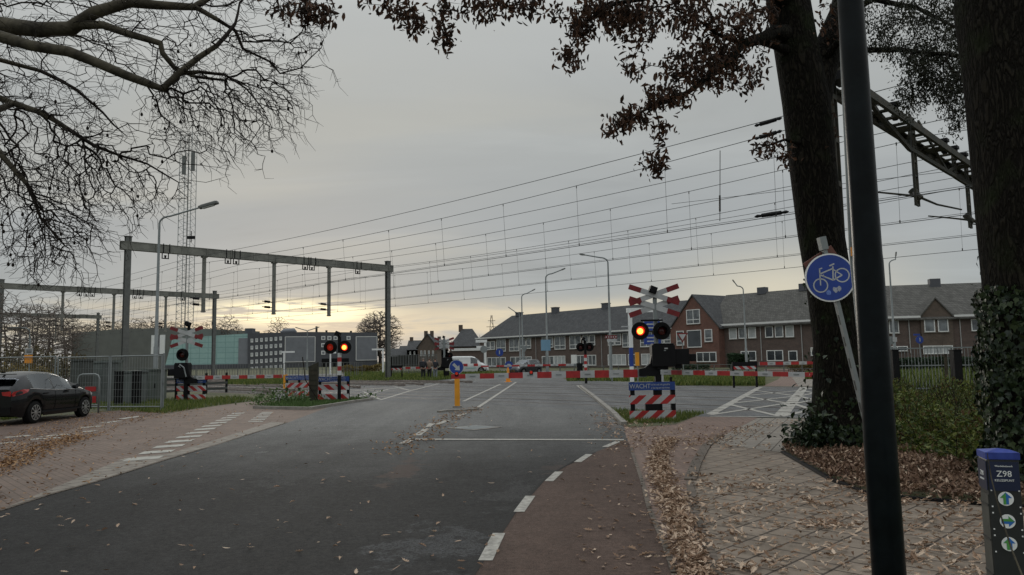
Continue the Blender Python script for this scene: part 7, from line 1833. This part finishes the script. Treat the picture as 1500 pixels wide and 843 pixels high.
spots = [(protoA, 113, 300, 1.5), (protoA, 152, 320, 1.75), (protoB, 175, 300, 1.7), (protoA, 196, 330, 1.75), (protoA, 218, 330, 1.8), (protoA, 240, 320, 1.65), (protoB, 262, 300, 1.6), (protoA, 310, 340, 1.7), (protoA, 345, 340, 1.5), (protoA, 105, 250, 1.25), (protoB, 122, 270, 1.35), (protoA, 140, 290, 1.5), (protoB, 165, 265, 1.2), (protoA, 185, 285, 1.35), (protoB, 207, 290, 1.4), (protoA, 228, 275, 1.3), (protoB, 250, 285, 1.35), (protoA, 285, 290, 1.35), (protoB, 300, 260, 1.1), (protoA, 322, 300, 1.3), (protoB, 334, 255, 1.55), (protoB, 363, 300, 1.2), (protoA, 392, 300, 1.15), (protoB, 407, 262, 1.5), (protoA, 437, 310, 1.0),
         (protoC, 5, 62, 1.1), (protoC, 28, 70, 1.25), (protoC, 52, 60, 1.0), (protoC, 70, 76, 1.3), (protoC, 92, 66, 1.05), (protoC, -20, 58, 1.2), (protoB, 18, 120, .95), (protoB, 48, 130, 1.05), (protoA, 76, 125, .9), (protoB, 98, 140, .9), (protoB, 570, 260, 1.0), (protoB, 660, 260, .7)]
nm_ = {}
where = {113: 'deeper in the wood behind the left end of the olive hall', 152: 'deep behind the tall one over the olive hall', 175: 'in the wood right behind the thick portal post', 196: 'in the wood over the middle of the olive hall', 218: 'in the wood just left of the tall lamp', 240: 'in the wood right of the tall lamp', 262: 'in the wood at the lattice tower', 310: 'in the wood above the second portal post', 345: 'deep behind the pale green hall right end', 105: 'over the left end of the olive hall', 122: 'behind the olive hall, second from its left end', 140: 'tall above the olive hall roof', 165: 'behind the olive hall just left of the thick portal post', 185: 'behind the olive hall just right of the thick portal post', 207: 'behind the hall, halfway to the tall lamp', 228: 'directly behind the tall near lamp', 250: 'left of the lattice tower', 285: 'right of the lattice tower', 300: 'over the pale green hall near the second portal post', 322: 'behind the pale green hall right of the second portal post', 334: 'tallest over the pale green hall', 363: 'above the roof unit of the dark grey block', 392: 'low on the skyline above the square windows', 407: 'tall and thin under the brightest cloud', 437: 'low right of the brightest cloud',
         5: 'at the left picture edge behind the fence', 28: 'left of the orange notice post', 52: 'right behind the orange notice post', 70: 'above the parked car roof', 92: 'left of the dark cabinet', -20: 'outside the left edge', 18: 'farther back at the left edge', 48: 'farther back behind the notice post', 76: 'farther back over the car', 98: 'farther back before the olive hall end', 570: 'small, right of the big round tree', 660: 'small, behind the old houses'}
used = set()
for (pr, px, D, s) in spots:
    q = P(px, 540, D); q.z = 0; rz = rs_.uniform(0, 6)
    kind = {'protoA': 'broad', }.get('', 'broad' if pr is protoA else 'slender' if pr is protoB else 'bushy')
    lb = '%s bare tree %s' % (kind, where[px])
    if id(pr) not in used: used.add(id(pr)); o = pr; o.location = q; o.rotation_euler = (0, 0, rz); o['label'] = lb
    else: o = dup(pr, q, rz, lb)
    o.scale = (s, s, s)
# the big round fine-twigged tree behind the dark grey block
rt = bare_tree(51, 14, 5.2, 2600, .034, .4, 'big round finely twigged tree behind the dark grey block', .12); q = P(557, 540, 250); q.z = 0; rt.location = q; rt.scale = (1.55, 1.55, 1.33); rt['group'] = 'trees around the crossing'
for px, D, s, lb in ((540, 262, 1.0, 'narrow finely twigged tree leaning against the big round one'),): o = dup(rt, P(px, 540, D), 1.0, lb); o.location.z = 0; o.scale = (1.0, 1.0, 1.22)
# low shrubs: brushwood behind the fence on the left, hedge at the houses
def shrub(name, label, px0, px1, D, h, n, m, size, dd=1.0, cat='shrub', hvar=.4):
    a, b_ = P(px0, 540, D), P(px1, 540, D); rng = random.Random(int(px0*7+D)); o = V((a.x, D, 0)); pts = []
    for _ in range(n):
        x = rng.uniform(a.x, b_.x); hh = h*(1-hvar+hvar*(.5+.5*math.sin(x*2.1)*math.cos(x*.9+1))); pts.append((x-o.x, rng.uniform(-dd, dd), hh*rng.random()**.6))
    t = foliage(name, pts, size, m, rng.randint(0, 999), label, cat, .6, None); t.location = o; t['label'] = label; t['category'] = cat; return t
M['brush'] = leafmat('brushwood_leaf', (.06, .045, .03), (.14, .11, .06), (.09, .08, .04), .8, .2)
M['brushyellow'] = leafmat('yellowing_brush', (.12, .09, .03), (.2, .15, .05), None, .8, .2)
M['hedge'] = leafmat('hedge_leaf', (.015, .035, .014), (.03, .06, .025), None, .6, .15)
shrub('brushwood', 'brown brushwood behind the mesh fence at the left edge', -80, 108, 45, 2.9, 7000, 'brush', .16, 2.5)
shrub('brushwood', 'yellowing bramble behind the parked car', -10, 60, 38, 1.9, 2200, 'brushyellow', .12, 1.5)
shrub('hedge', 'clipped dark green hedge below the brown tiled terrace', 1069, 1095, 80, 1.75, 5000, 'hedge', .16, 1.0, 'hedge', .1)
shrub('hedge', 'long dark green hedge before the gabled house right of the black pole', 1300, 1445, 60, 1.15, 9000, 'hedge', .14, .7, 'hedge', .08)
shrub('brushwood', 'brown low shrubs at the foot of the terrace left of the oak', 1158, 1200, 66, .9, 1800, 'bushbrown', .14, 1.0)
shrub('brushwood', 'pale dry grass clump in front of the dark grey block', 500, 560, 105, 1.2, 1600, 'brushyellow', .25, 1.0)
shrub('hedge', 'low dark hedge right behind the far twin signal', 985, 1040, 72, .8, 1500, 'hedge', .16, .6, 'hedge', .1)
